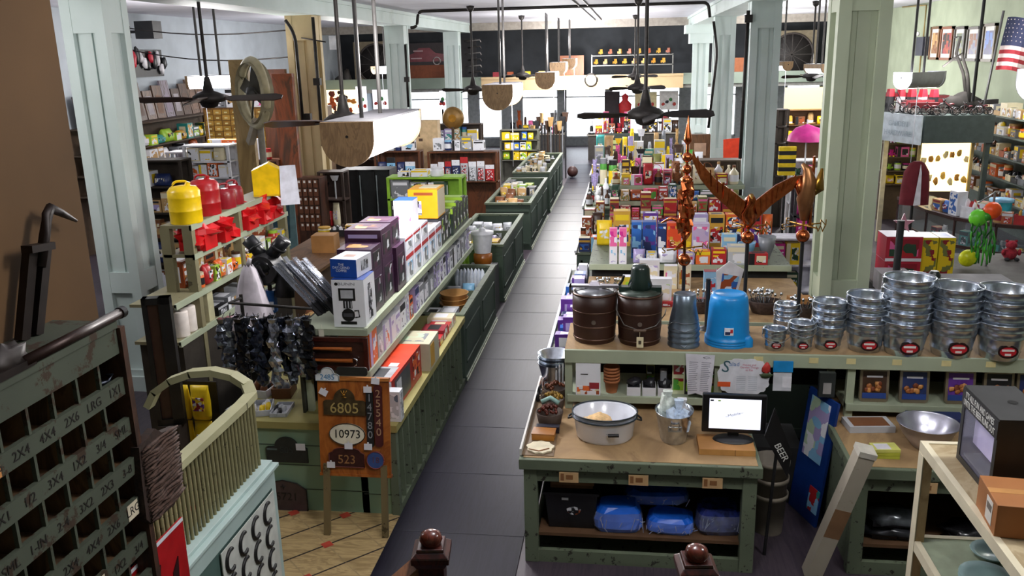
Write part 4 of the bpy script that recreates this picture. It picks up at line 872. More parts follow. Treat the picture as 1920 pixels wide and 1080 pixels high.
# brown worktop behind the shelves
o = thing('worktop_counter', 'wide brown-topped work counter behind the long shelf', 'counter', (-4.0, 10.2, 0))
b = MB(); b.box(-.75, .1, 0, 2.9, 1.06, 1.1, WOOD('7d5b3e', '5f432c', (4, 1, 4), .5)); b.obj('top', o)
b = MB(); b.box(-.7, .06, .04, 2.86, 0, 1.06, K('4f3a28', .7)); b.obj('cabinet', o)
b = MB(); b.box(-.72, .075, 0.02, 2.88, 1.0, 1.06, m_rust); b.obj('apron', o)
b = MB(); b.box(-.16, .16, -.14, .14, 0, .24, CARD); b.box(-.16, .16, -.02, .02, .24, .2412, K('c79a5c')); solo(b, 'cardboard_box', 'plain cardboard box on the brown worktop', 'box', (-4.2, 11.4, 1.1), .05, bev=.003)
b = MB()
for k in range(7): b.blob((rnd.uniform(-.15, .15), rnd.uniform(-.08, .08), .07 + rnd.uniform(0, .05)), (.13, .09, .08), K('3f9a80', .35), 9, .5, k)
solo(b, 'crumpled_plastic', 'crumpled sea-green plastic beside the cardboard box', 'plastic', (-3.98, 12.1, 1.09))
FILLED.clear()
fill('on the brown worktop by the cardboard box', 'from the wall side', 1.101, (-4.7, 10.7), (-4.4, 10.7), ['box', 'tray'], ['white', 'silver', 'crimson', 'tan'], (.05, .16), (.1, .2), (.15, .25), jit=.4)
fill('at the back of the brown worktop', 'from the wall side', 1.101, (-4.7, 12.35), (-3.95, 12.35), ['tray', 'box', 'jar'], ['gold', 'olive', 'cream', 'black', 'yellow'], (.12, .22), (.14, .24), (.15, .25), jit=.2)
q = P(708, 412, y=11.9)
o = thing('clear_wrapped_bundle', 'tall clear-wrapped bundle of white rods behind the plum cartons', 'bundle', (-3.35, 12.9, 0))
b = MB(); b.cyl((0, 0, 0), (0, 0, 1.28), .17, K('2a2a2a'), n=12); b.obj('barrel', o)
b = MB()
for k in range(14): a = k * 2.4; r_ = .03 + .011 * k; b.cyl((math.cos(a) * r_, math.sin(a) * r_, 1.281), (math.cos(a) * r_ * 1.1, math.sin(a) * r_ * 1.1, 1.66), .02, K('c6cad0', .4), n=6)
b.obj('rods', o); b = MB(); b.lathe([(.17, 1.6), (.19, 1.63), (.17, 1.7), (.05, 1.72)], K('e4e6ea', .4), 14); b.obj('top_wrap', o)

# tall shelf with gas cans behind the near column
UX = -4.22; o = thing('can_shelf', 'tall sage shelf carrying fuel cans, jars and paper rolls', 'shelf', (UX - .25, 7.75, 0))
m_us = WORN('857f60', '4a4431', 8, .62)
for nm, zz in (('top_shelf', 2.17), ('second_shelf', 1.88), ('third_shelf', 1.5), ('lower_shelf', 1.13)):
    b = MB(); b.box(-.05 if zz > 1.6 else -.2, .27, -.45 if zz < 1.6 else 0, 2.4, zz - .03, zz, m_us); b.box(.25, .275, -.45 if zz < 1.6 else 0, 2.4, zz - .05, zz + .005, SAGE); b.obj(nm, o)
for x_, y_ in ((.22, .0), (.22, 1.05), (.22, 2.3), (-.02, 2.3), (-.01, .0)):
    b = MB(); b.box(x_ - .05, x_ + .05, y_ + .0, y_ + .07, 0, 2.14, m_us); b.obj('post', o)
b = MB(); b.box(-.18, .26, -.4, 2.4, 0, 1.08, K('2a241c', .8)); b.obj('cabinet', o)
b = MB(); b.box(-.22, -.2, .3, 2.4, 1.1, 1.5, K('4a3c2a', .8)); b.obj('back_board', o)
def gas_can(p, c, w, h, label, tilt_=0, style=0):
    o = thing('fuel_can', label, 'fuel can', p, tilt_, 'metal and plastic fuel cans'); m = K(c, .3, 0, .08)
    r = w / 2
    b = MB()
    if style == 0: b.lathe([(r * .97, 0), (r, .02), (r, h * .3), (r * 1.02, h * .31), (r, h * .33), (r, h * .62), (r * 1.02, h * .64), (r, h * .66), (r, h * .78), (r * .8, h * .88), (r * .3, h * .92)], m, 24)
    else: b.lathe([(r * .95, 0), (r, .02), (r, h * .6), (r * .85, h * .74), (r * .35, h * .82)], m, 20, sx=1.0, sy=.75)
    b.obj('body', o)
    b = MB(); b.cyl((r * .2, 0, h * .86), (r * .35, 0, h * 1.0), r * .2, m, r * .14, 12); b.obj('spout_cap', o)
    b = MB(); b.tube(ev([(-r * .7, 0, h * .78), (-r * .55, 0, h * 1.02), (r * .3, 0, h * 1.02), (r * .5, 0, h * .8)], r * .3), .012, m, 8); b.obj('handle', o)
    return o
q = P(352, 413, x=-4.3)
gas_can((-4.33, 7.93, 2.171), 'f0c808', .31, .40, 'large ribbed yellow fuel can on the corner of the tall shelf', .4)
gas_can((-4.34, 8.37, 2.171), 'a8151c', .3, .40, 'round dark red fuel can next to the large yellow one')
for i in range(2): gas_can((-4.3 - .03 * i, 8.74 + .26 * i, 2.171), '8f1220', .22, .26, f'small red plastic fuel can with black cap, {["nearer", "farther"][i]} of two', .8, 1)
b = MB(); b.prism([(-.16, 0), (.16, 0), (.16, .3), (.02, .38), (-.16, .3)], -.12, .12, K('efc40a', .35)); b.box(-.161, .161, -.121, .121, 0, .02, K('d9ae08')); solo(b, 'yellow_safety_can', 'big angular yellow plastic can at the far end of the top can shelf', 'fuel can', (-4.2, 9.65, 2.171), .3)
b = MB(); b.prism([(-.1, 0), (.12, 0), (.1, .46), (-.08, .46)], -.003, .003, K('dcdfec', .6)); solo(b, 'paper_sheet', 'tall white paper sheet hung at the end of the can shelf', 'paper', (-3.935, 9.6, 2.06), .5)
for i, (y_, x_) in enumerate(((8.05, -4.3), (8.45, -4.28), (9.08, -4.3), (9.45, -4.28), (9.8, -4.3))):
    b = MB(); b.blob((0, 0, .135), (.18, .18, .125), K('d0141c', .3, 0, .1), 12, 1.0, i + 2, 1.8); b.box(-.14, .14, -.13, .13, 0, .16, K('c41018', .35)); b.s = [False] * len(b.s); solo(b, 'red_bundle', f'bright red wrapped bundle, {ORD[i]} from the near end of the second can shelf', 'bundle', (x_, y_, 1.88), 0, 'red bundles under the cans')
FILLED.clear()
fill('on the third level of the can shelf', 'from the front', 1.501, (-4.22, 7.9), (-4.22, 10.1), ['jar', 'jar', 'box', 'bag'], ['white', 'cream', 'lime', 'orange', 'dark brown', 'silver', 'red'], (.12, .24), (.1, .16), (.12, .16))
fill('behind the jars on the third can shelf level', 'from the front', 1.501, (-4.42, 7.9), (-4.42, 10.1), ['box'], ['tan', 'brown', 'rust', 'tan'], (.16, .28), (.15, .3), (.14, .2))
for i, (x_, y_, z_) in enumerate(((-4.29, 7.5, 0), (-4.46, 7.5, 0), (-4.3, 7.67, 0), (-4.46, 7.67, 0), (-4.3, 7.84, 0), (-4.46, 7.84, 0))):
    h_ = .25 if i < 3 else .3
    b = MB(); b.lathe([(.02, h_), (.075, h_), (.078, h_ * .97), (.078, .01), (.075, 0), (.02, 0), (.02, h_)], K('e2e0ea' if i % 2 else 'e6ddd6', .8), 20); b.lathe([(.021, .01), (.021, h_ - .01)], K('5c4630'), 12, cap=False); solo(b, 'paper_towel_roll', f'white paper roll, {ORD[i]} from the near corner of the lower can shelf', 'paper roll', (x_, y_, 1.131), 0, 'paper rolls on the can shelf')
b = MB(); b.box(-.09, .09, -.06, .06, 0, .3, K('b7b491', .6)); solo(b, 'beige_carton', 'beige upright carton beside the white paper rolls', 'carton', (-4.32, 8.02, 1.131))
fill('on the lower can shelf past the paper rolls', 'from the front', 1.131, (-4.22, 8.15), (-4.22, 10.1), ['tray', 'box', 'box'], ['silver', 'grey', 'dark brown', 'black', 'tan'], (.06, .16), (.16, .26), (.2, .3), acc=['silver', 'white'])
# lumpy brown and white goods under the can shelf facing the aisle
o = thing('gunny_heap_table', 'low table in front of the can shelf', 'table', (-3.65, 7.9, 0)); b = MB(); b.box(-.28, .28, 0, 1.9, .62, .66, m_us); b.obj('top', o); b = MB(); b.box(-.24, .24, .04, 1.86, 0, .62, K('1b1a17', .8)); b.obj('base', o)
for i in range(22):
    b = MB(); c_ = ['brown', 'grey', 'white', 'tan', 'lilac'][i % 5]; b.blob((0, 0, .055), (.11, .09, .07), K(c_, .8, 0, .25, 20), 8, .6, i); b.box(-.05, .05, -.04, .04, 0, .03, K(c_, .8, 0, .25, 20))
    solo(b, 'work_glove_bundle', f'lumpy {c_} glove bundle, {ORD[i]} from the near end of the low table', 'glove bundle', (-3.75 + .18 * (i % 2) + rnd.uniform(-.03, .03), 8.0 + .16 * (i // 2), .661), rnd.uniform(0, 3), 'glove bundles on the low table')
# ================================================================== green work tables, buckets and copper vanes
m_kraft = WOOD('a5875f', '8d714f', (1.2, .6, 1), .7)
def work_table(x0, x1, y0, y1, label, tags, drawer=True):
    o = thing('work_table', label, 'table', ((x0 + x1) / 2, y0, 0)); X = (x1 - x0) / 2; L = y1 - y0; H = .86
    b = MB(); b.box(-X - .03, X + .03, -.03, L, H - .085, H - .003, GREEN); b.obj('top', o, bev=.006)
    b = MB(); b.box(-X + .0, X - .0, .005, L - .01, H - .003, H, m_kraft); b.obj('paper_cover', o)
    for sx in (-1, 1):
        for yy in (.0, L - .1): b = MB(); b.box(sx * (X - .05) - .05, sx * (X - .05) + .05, yy, yy + .09, 0, H - .085, GREEN); b.obj('leg', o, bev=.005)
    b = MB(); b.box(-X + .1, X - .1, .01, .04, H - .19, H - .085, GREEN); b.obj('apron', o)
    b = MB(); b.box(-X + .1, X - .1, .01, .05, .01, .1, GREEN); b.box(-X + .02, X - .02, .01, L - .02, 0, .012, GREEN); b.obj('foot_rail', o)
    b = MB(); b.box(-X + .1, X - .1, .05, L - .05, .2, .225, K('5c4027', .8)); b.obj('shelf', o)
    b = MB(); b.box(-X + .01, X - .01, L - .03, L - .01, .01, H - .09, K('12110f', .9)); b.obj('back_panel', o)
    for s_ in (-1, 1): b = MB(); b.box(s_ * (X - .01) - .01, s_ * (X - .01) + .01, .09, L - .1, .05, H - .09, GREEN); b.obj('side_panel', o)
    for t in tags:
        b = MB(); b.box(t - .07, t + .07, -.034, -.03, H - .17, H - .09, K('c8a476', .7)); b.box(t - .06, t - .035, -.0355, -.034, H - .155, H - .1, K('8c5f38')); b.box(t - .02, t + .03, -.0355, -.034, H - .145, H - .11, K('8c5f38')); b.obj('price_card', o)
    return o
work_table(-.74, .93, 5.72, 7.3, 'worn green work table with brown paper top holding the enamel tub', (-.5, .0, .52))
work_table(1.6, 3.45, 5.78, 7.3, 'second worn green work table under the baking pan shelf', (.0 - .45, .5))
# upper shelf running over both tables
o = thing('bucket_shelf', 'long worn sage shelf carrying brown freezers and galvanized buckets', 'shelf', (1.45, 6.62, .86))
b = MB(); b.box(-1.95, 2.0, .03, .75, .48, .515, m_kraft); b.obj('top_board', o); b = MB(); b.box(-1.95, 2.0, 0, .03, .41, .52, SAGE); b.obj('front_edge', o, bev=.004)
b = MB(); b.box(-1.93, -.68, 0, .55, .07, .13, SAGE); b.obj('lower_shelf', o, bev=.004)
b = MB(); b.box(.27, 2.0, 0, .55, .06, .12, SAGE); b.obj('lower_shelf', o, bev=.004)
for x_ in (-1.92, -.72, .3, 1.9):
    for y_ in (.03, .66): b = MB(); b.box(x_ - .03, x_ + .03, y_, y_ + .05, 0 if x_ != -.72 else .13, .48, SAGE); b.obj('post', o)
b = MB(); b.box(-1.93, 2.0, .71, .73, .0, .48, K('15120f', .9)); b.obj('back_panel', o)
for x_ in (-.42, .0, .28, .62, .98, 1.3, 1.65): b = MB(); b.box(x_ - .035, x_ + .035, -.003, 0, .455, .5, K('cfc48e', .7)); b.obj('price_sticker', o)
ZS = .86 + .515
# enamel tubs with loofah
o = thing('enamel_tub', 'large white enamel tub with a thin black rim, nested on another', 'tub', (-.16, 6.13, .861), 0)
for i in range(2):
    b = MB(); z0 = .035 * i; b.lathe([(.2, z0 + .0), (.215, z0 + .02), (.232, z0 + .16), (.245, z0 + .175), (.226, z0 + .165), (.205, z0 + .03), (0, z0 + .025)], K('dfe3ee', .18, 0, .03), 36, sy=.82); b.obj(['outer_tub', 'inner_tub'][i], o)
    b = MB(); b.tube([(.246 * math.cos(a), .246 * .82 * math.sin(a), z0 + .175) for a in [2 * PI * k / 36 for k in range(37)]], .006, K('1f2b33', .3), 6); b.obj('rim', o)
b = MB(); b.cyl((.03, -.21, .1), (.11, -.2, .1), .014, BLACK, n=8); b.tube([(.02, -.195, .1), (.03, -.21, .1)], .006, CHROME); b.obj('handle', o)
for s_ in (-1, 1): b = MB(); b.tube([(s_ * .24, -.04, .17), (s_ * .275, -.02, .15), (s_ * .275, .02, .15), (s_ * .24, .04, .17)], .008, BLACK); b.obj('side_handle', o)
b = MB(); b.blob((0, 0, .045), (.1, .08, .06), K('ddb884', .9, 0, .15, 40), 14, .2, 4); b.blob((-.1, .02, .03), (.05, .05, .035), K('e0c9a4', .9), 8, .4, 2); solo(b, 'loofah_sponge', 'round tan loofah sponge lying in the white enamel tub', 'sponge', (-.2, 6.13, .94))
# galvanized oval tub with wrapped things
o = thing('galvanized_tub', 'oval galvanized tub full of wrapped plastic on the work table', 'tub', (.36, 6.13, .861))
b = MB(); b.lathe([(.095, 0), (.1, .01), (.14, .23), (.145, .24), (.135, .235), (.095, .02), (0, .015)], GALV, 26, sx=1.0, sy=1.25); b.obj('body', o)
b = MB(); b.tube([(-.035, -.155, .14), (-.04, -.175, .17), (.04, -.175, .17), (.035, -.155, .14)], .006, CHROME); b.box(-.05, .05, -.152, -.148, .12, .16, GALV); b.obj('handle', o)
for i, (x_, y_, z_, r_, c_) in enumerate(((-.05, .03, .26, .09, 'cfd8d0'), (.03, -.03, .2, .1, 'c8d8ec'), (.06, .06, .22, .07, 'd3d3d8'))):
    b = MB(); b.blob((0, 0, 0), (r_ * .75, r_ * .75, r_ * 1.1), K(c_, .2, 0, .2, 30), 11, .9, i + 5, 3); b.frus(.03, .03, .07, .05, r_ * .7, r_ * 1.6, K(c_, .2, 0, .2, 30)); b.s = [False] * len(b.s)
    solo(b, 'wrapped_bundle', ['greenish white wrapped bundle standing at the back of the galvanized tub', 'pale blue crumpled bundle at the front of the galvanized tub', 'clear grey wrapped bundle beside the pale blue one in the tub'][i], 'bundle', (.36 + x_, 6.13 + y_, .861 + z_ - .03))
# monitor on cardboard
b = MB(); b.box(-.2, .2, -.12, .14, 0, .045, CARD); b.box(-.2, .2, -.121, -.12, .0, .045, K('bb8a4c')); b.box(.055, .058, -.123, -.12, 0, .045, K('4a3018')); solo(b, 'cardboard_box', 'flat cardboard box under the monitor stand', 'box', (.73, 5.99, .861))
o = thing('computer_monitor', 'black monitor with a lit white screen on the work table', 'monitor', (.79, 6.05, .907), -.03)
b = MB(); b.lathe([(.15, 0), (.14, .012), (.04, .022), (0, .025)], BLACK, 24, sy=.6); b.obj('base', o)
b = MB(); b.box(-.04, .04, .02, .05, .01, .12, BLACK); b.obj('neck', o)
b = MB(); b.box(-.23, .23, 0, .05, .05, .35, K('0e0f12', .3)); o = b.obj('housing', o, bev=.008)
b = MB(); b.box(-.18, .19, -.003, 0, .085, .32, EMIT('e9edff', 1.05)); o = b.obj('screen', o)
text('~Mobile~', .035, K('33353c', .5), o, (.0, -.0035, .2), (PI / 2, -.3, 0), 'screen_lettering', .0003)
b = MB(); b.box(-.175, -.15, -.004, -.003, .3, .313, K('33353c')); b.box(-.12, -.1, -.004, -.003, .3, .31, K('lime')); b.obj('screen_icons', o)
# items under the first table
o = thing('storage_tote', 'black tote with a round sticker and folded cardboard inside, under the table', 'tote', (-.4, 6.0, .226))
b = MB(); m = K('16171a', .35); b.frus(.34, .3, .4, .34, 0, .3, m); b.obj('body', o, bev=.006); b = MB(); b.box(-.21, .21, -.18, .18, .285, .305, K('202126', .3)); b.obj('rim', o)
b = MB(); b.box(-.16, .16, -.1, .12, .3, .36, K('6b4a30', .8)); b.box(-.15, .17, -.12, .06, .34, .362, K('7d5636', .6)); b.obj('cardboard', o)
b = MB(); b.T = Matrix.Translation((.02, -.163, .17)); b.lathe([(0, 0), (.055, .002)], PRINT(['grey', 'white', 'black', 'rust'], 40), 18, axis='y', cap=False); b.box(-.09, -.04, -.006, 0, .07, .09, K('white')); b.obj('sticker', o)
b = MB(); b.box(-.3, .15, -.1, .0, 0, .02, K('8c6037', .8)); solo(b, 'wooden_slat', 'pale wooden slat lying under the black tote beneath the table', 'slat', (-.35, 5.835, .2255)) if False else None
blu = K('1c66dc', .25, 0, .1)
for i, (x_, y_, z_, w_, h_, lb, mm) in enumerate(((-.05, 5.92, .226, .36, .2, 'blue tarp pack in clear wrap, nearest the black tote', blu), (.34, 5.93, .226, .35, .12, 'flat blue tarp pack in the middle of the lower table shelf', blu), (.24, 6.12, .36, .48, .1, 'wide blue tarp pack laid on top of the others', K('1a55c4', .2, 0, .2)), (.7, 5.95, .226, .34, .2, 'crinkled blue film bag beside the table leg', K('27347c', .15, .3, .5, 20)))):
    o = thing('tarp_pack', lb, 'pack', (x_, y_, z_), rnd.uniform(-.05, .05), 'blue packs under the table'); g = MB(); n = 16; vs = []; zs = [0, .2, .5, .8, 1]; dd = [.85, 1, 1, .95, .75]
    for zi, k in zip(zs, dd):
        for t in range(n):
            a = 2 * PI * t / n; f = 1 + .13 * noise.noise(Vector((math.cos(a) * 3, math.sin(a) * 3, zi * 4 + i * 5))); ca, sa = math.cos(a), math.sin(a)
            vs.append((math.copysign(abs(ca) ** .5, ca) * w_ / 2 * k * f, math.copysign(abs(sa) ** .5, sa) * .13 * k * f, zi * h_ + (0 if zi < .9 else .02 * noise.noise(Vector((ca * 3, sa * 3, i))))))
    g.add(vs, [(j * n + t, j * n + (t + 1) % n, (j + 1) * n + (t + 1) % n, (j + 1) * n + t) for j in range(4) for t in range(n)] + [tuple(range(n))[::-1], tuple(range(4 * n, 5 * n))], mm, False); g.obj('folded_tarp', o)
    g = MB(); vs2 = [(v[0] * 1.04, v[1] * 1.05 - .004, v[2] * 1.02 + .002) for v in vs]; g.add(vs2[:4 * n], [(j * n + t, j * n + (t + 1) % n, (j + 1) * n + (t + 1) % n, (j + 1) * n + t) for j in range(3) for t in range(n)], GLASS('dfe8ff', .16, .03), False)
    for t in range(14): a = rnd.uniform(PI, 2 * PI); g.bar((math.cos(a) * w_ * .5, -.145, rnd.uniform(.1, .8) * h_), (math.cos(a) * w_ * .5 + rnd.uniform(-.03, .03), -.148, rnd.uniform(.1, .8) * h_), .004, .004, K('c9d4ee', .1, .6))
    g.obj('clear_wrap', o)
# left tray along the table edge
o = thing('edge_tray', 'narrow tray with a white rail along the aisle edge of the work table', 'tray', (-.63, 5.75, .861))
b = MB(); b.box(-.14, -.125, 0, 1.5, 0, .05, K('c9c8c4', .5)); b.box(-.125, .11, 0, 1.5, 0, .004, K('6f5a41')); b.obj('rail', o)
def z_item(mb, name, lab, cat, p, rz=0, **k): return solo(mb, name, lab, cat, p, rz, **k)
b = MB(); pts = [(.1 * math.cos(a) * (1 + .08 * math.sin(7 * a)), .1 * math.sin(a) * (1 + .08 * math.sin(9 * a))) for a in [2 * PI * i / 40 for i in range(40)]]; b.prism(pts, 0, .012, K('d9cfb4', .9), 'xy'); b.tube([(-.08, -.05, .016), (0, -.08, .016), (.07, -.03, .016)], .004, K('8c5a34')); z_item(b, 'cloth_pouch', 'cream cloth pouch at the table corner in the edge tray', 'pouch', (-.63, 5.87, .866))
b = MB(); b.box(-.085, .085, -.06, .06, 0, .05, K('b5762c', .35)); b.box(-.088, .088, -.063, .063, .046, .054, K('9a6122', .3)); z_item(b, 'orange_tin', 'flat ochre box behind the cream pouch in the edge tray', 'box', (-.62, 6.06, .866), -.05)
b = MB(); b.box(-.09, .09, -.03, .03, 0, .05, K('1b1a2a', .4)); b.box(-.07, -.04, -.032, -.03, .01, .045, K('white')); b.box(.03, .05, -.032, -.03, .01, .045, K('lilac')); z_item(b, 'navy_box', 'small navy box with white marks behind the ochre box', 'box', (-.6, 6.17, .866))
for i, (x_, y_, c_, r_, lb) in enumerate(((-.6, 6.33, '5a2417', .11, 'basket heaped with dark red beads in the edge tray'), (-.6, 6.6, '8a6a24', .1, 'basket of golden trinkets beyond the red beads'), (-.6, 6.84, '6b3a22', .1, 'basket of copper coloured trinkets beyond the golden ones'))):
    o = thing('trinket_basket', lb, 'basket', (x_, y_, .866)); b = MB(); b.lathe([(r_ * .8, 0), (r_, .1), (r_ * .94, .1), (r_ * .75, .02), (0, .02)], K('3c2a1e', .7), 16); b.obj('basket', o)
    b = MB()
    for k in range(34): a = rnd.uniform(0, 2 * PI); q = rnd.uniform(0, r_ * .8); b.sph((q * math.cos(a), q * math.sin(a), .1 + (r_ - q) * .5), rnd.uniform(.012, .02), K(c_, .25, .3, .3), 6)
    b.obj('trinkets', o)
    if i == 0: b = MB(); b.tube([(-.07, .06, .15), (0, .08, .18), (.07, .05, .15)], .02, K('8fb4ac', .4), 6); b.obj('pale_ribbon', o)
for i in range(4): b = MB(); b.cyl((0, 0, 0), (0, .02, .26), .009, K('e6e8ee', .3), n=6); z_item(b, 'white_handle_brush', f'thin white handle standing by the copper trinkets, {ORD[i]} of four', 'brush', (-.6 + .028 * i, 6.97, .866), group='white handles in the edge tray')
fill('in the edge tray', 'from the front', .866, (-.72, 6.75), (-.72, 7.2), ['bag', 'card'], ['copper', 'gold', 'white', 'black'], (.06, .1), (.06, .09), (.03, .05))

# pails --------------------------------------------------------------
def badge(b, w, y, z):
    b.T = Matrix.Translation((0, y, z)); b.lathe([(0, -.001), (w, -.001)], K('2a1212', .4, 0, 0), 20, axis='y', cap=False, sx=1, sy=.72); b.lathe([(0, -.002), (w * .8, -.002)], K('b4202a', .4, 0, 0), 20, axis='y', cap=False, sy=.62)
    for k, (u, v, l) in enumerate(((-.62, .16, 1.2), (-.3, -.3, .6))): b.box(u * w, (u + l) * w, -.004, -.002, v * w - .1 * w, v * w + .12 * w, K('dcd6d2', .4, 0, 0))
def pail_mesh(r0, r1, h, top=None):
    b = MB(); k = 5; pr_ = [(r0 * .96, 0), (r0, .004)]
    for i in range(1, k):
        t = i / k; r = r0 + (r1 - r0) * t; pr_ += [(r, h * t - .006), (r + .004, h * t), (r, h * t + .006)] if i in (1, 3, 4) else [(r, h * t)]
    pr_ += [(r1, h - .012), (r1 + .006, h - .006), (r1 + .005, h), (r1 - .003, h), (r1 - .006, h - .02), (r0 * .95, .012), (0, .01)]
    b.lathe(pr_, GALV, 28); return b
def pail_stack(x, y, r0, r1, h, n, step, lab, sticker=True, z=ZS, one=False):
    for i in range(n):
        top = 'topmost' if i == n - 1 else 'lowest' if i == 0 else ORD[i]
        lb = lab if n == 1 else f'galvanized pail, {top} {"from the bottom " if 0 < i < n-1 else ""}in the {lab}'
        o = thing('galvanized_pail', lb, 'pail', (x, y, z + i * step), rnd.uniform(-.2, .2) if i else 0, 'galvanized pails on the shelf')
        pail_mesh(r0, r1, h).obj('body', o)
        for s_ in (-1, 1): b = MB(); b.box(s_ * r1 - .012, s_ * r1 + .012, -.018, .018, h - .05, h - .01, GALV); b.obj('ear', o)
        b = MB(); b.tube([(-(r1 + .01), 0, h - .02), (-(r1 + .02), -.05, h - .06), (-r1 * .6, -r1 * .9 - .01, h - .09), (0, -r1 - .02, h - .1), (r1 * .6, -r1 * .9 - .01, h - .09), (r1 + .02, -.05, h - .06), (r1 + .01, 0, h - .02)], .003, K('8a8f96', .3, 1), 5)
        if i == n - 1 or n == 1: b.obj('wire_handle', o)
        if sticker and i == 0:
            b = MB(); badge(b, r0 * .55, -(r0 + (r1 - r0) * .3) - .007, h * .3); q = b.obj('badge', o)
q = lambda px, py: P(px, py, z=ZS)
for px, py, w0, w1, hh, n, st, lab in ((1455, 660, 34, 42, 40, 1, 0, 'smallest galvanized pail with red badge beside the blue buckets'), (1476, 628, 30, 42, 26, 4, .045, 'small stack behind the two little pails'), (1505, 662, 36, 46, 44, 2, .04, 'little two-high stack with a red badge'),
        (1556, 660, 44, 60, 46, 4, .065, 'fourth stack, before the column base'), (1628, 664, 58, 76, 56, 4, .07, 'fifth stack, right of the column'), (1703, 672, 66, 90, 64, 5, .085, 'tallest stack'), (1794, 675, 68, 92, 70, 4, .085, 'stack after the tallest one'), (1886, 680, 66, 94, 70, 4, .085, 'last stack at the end of the shelf')):
    c = q(px, py); k = mpp(c); r0, r1, h = w0 / 2 * k, w1 / 2 * k, hh * k * 1.05; pail_stack(c.x, c.y + r0 + .01, r0, r1, h, n, st, lab)
# inverted galvanized pails and inverted blue buckets
c = q(1283, 655); k = mpp(c)
for i in range(4):
    r0, r1, h = 21 * k, 29 * k, .3
    o = thing('inverted_pail', f'upside-down galvanized pail, {["lowest", "second", "third", "topmost"][i]} of the stack beside the blue buckets', 'pail', (c.x, c.y + .12, ZS + .045 * i), 0, 'upturned galvanized pails')
    b = MB(); b.lathe([(r1 + .004, 0), (r1 + .006, .012), (r1, .02), (r1 - (r1 - r0) * .3, .1), (r0 + .004, h - .1), (r0, h - .004), (r0 - .006, h), (r0 - .012, h - .012), (0, h - .014)], K('7f8d9c', .3, .8, .2), 28); b.obj('body', o)
    b = MB(); b.tube([(-(r1 + .004), 0, .03), (-r1 * .75, -r1 * .75, .05 + .012 * i), (0, -r1 - .01, .02 + .02 * i), (r1 * .75, -r1 * .75, .08), (r1 + .004, 0, .09)], .003, K('8a8f96', .3, 1), 5); b.obj('wire_handle', o)
c = q(1368, 655); k = mpp(c); mbl = K('0a86cf', .35, 0, .04)
for i in range(3):
    r0, r1, h = 34 * k, 42 * k, .38
    o = thing('blue_bucket', f'upside-down bright blue plastic bucket, {["lowest", "middle", "topmost"][i]} of the stack', 'bucket', (c.x, c.y + .18, ZS + .022 * i), 0, 'blue buckets')
    b = MB(); b.lathe([(r1 + .004, 0), (r1 + .006, .014), (r1 - .004, .02), (r1 - .008, .05), (r0 + .012, h - .1), (r0 + .004, h - .035), (r0 - .012, h - .005), (r0 - .03, h), (r0 - .035, h - .006), (0, h - .006)], mbl, 32); b.obj('body', o)
    if i == 0: b = MB(); b.lathe([(.035, 0), (.034, .06), (.02, .085)], mbl, 14, (r1 * .82, -.1, 0), sx=1.3); b.obj('spout', o)
    if i == 2: b = MB(); rr = r1 - (r1 - r0) * .25; b.box(-.045, .025, -rr - .004, -rr + .01, .07, .13, K('e8e9f0', .4, 0, 0)); b.box(-.04, .0, -rr - .0052, -rr - .003, .075, .1, K('26305a')); b.box(.0, .02, -rr - .0052, -rr - .003, .09, .12, K('b4202a')); b.obj('sticker', o)
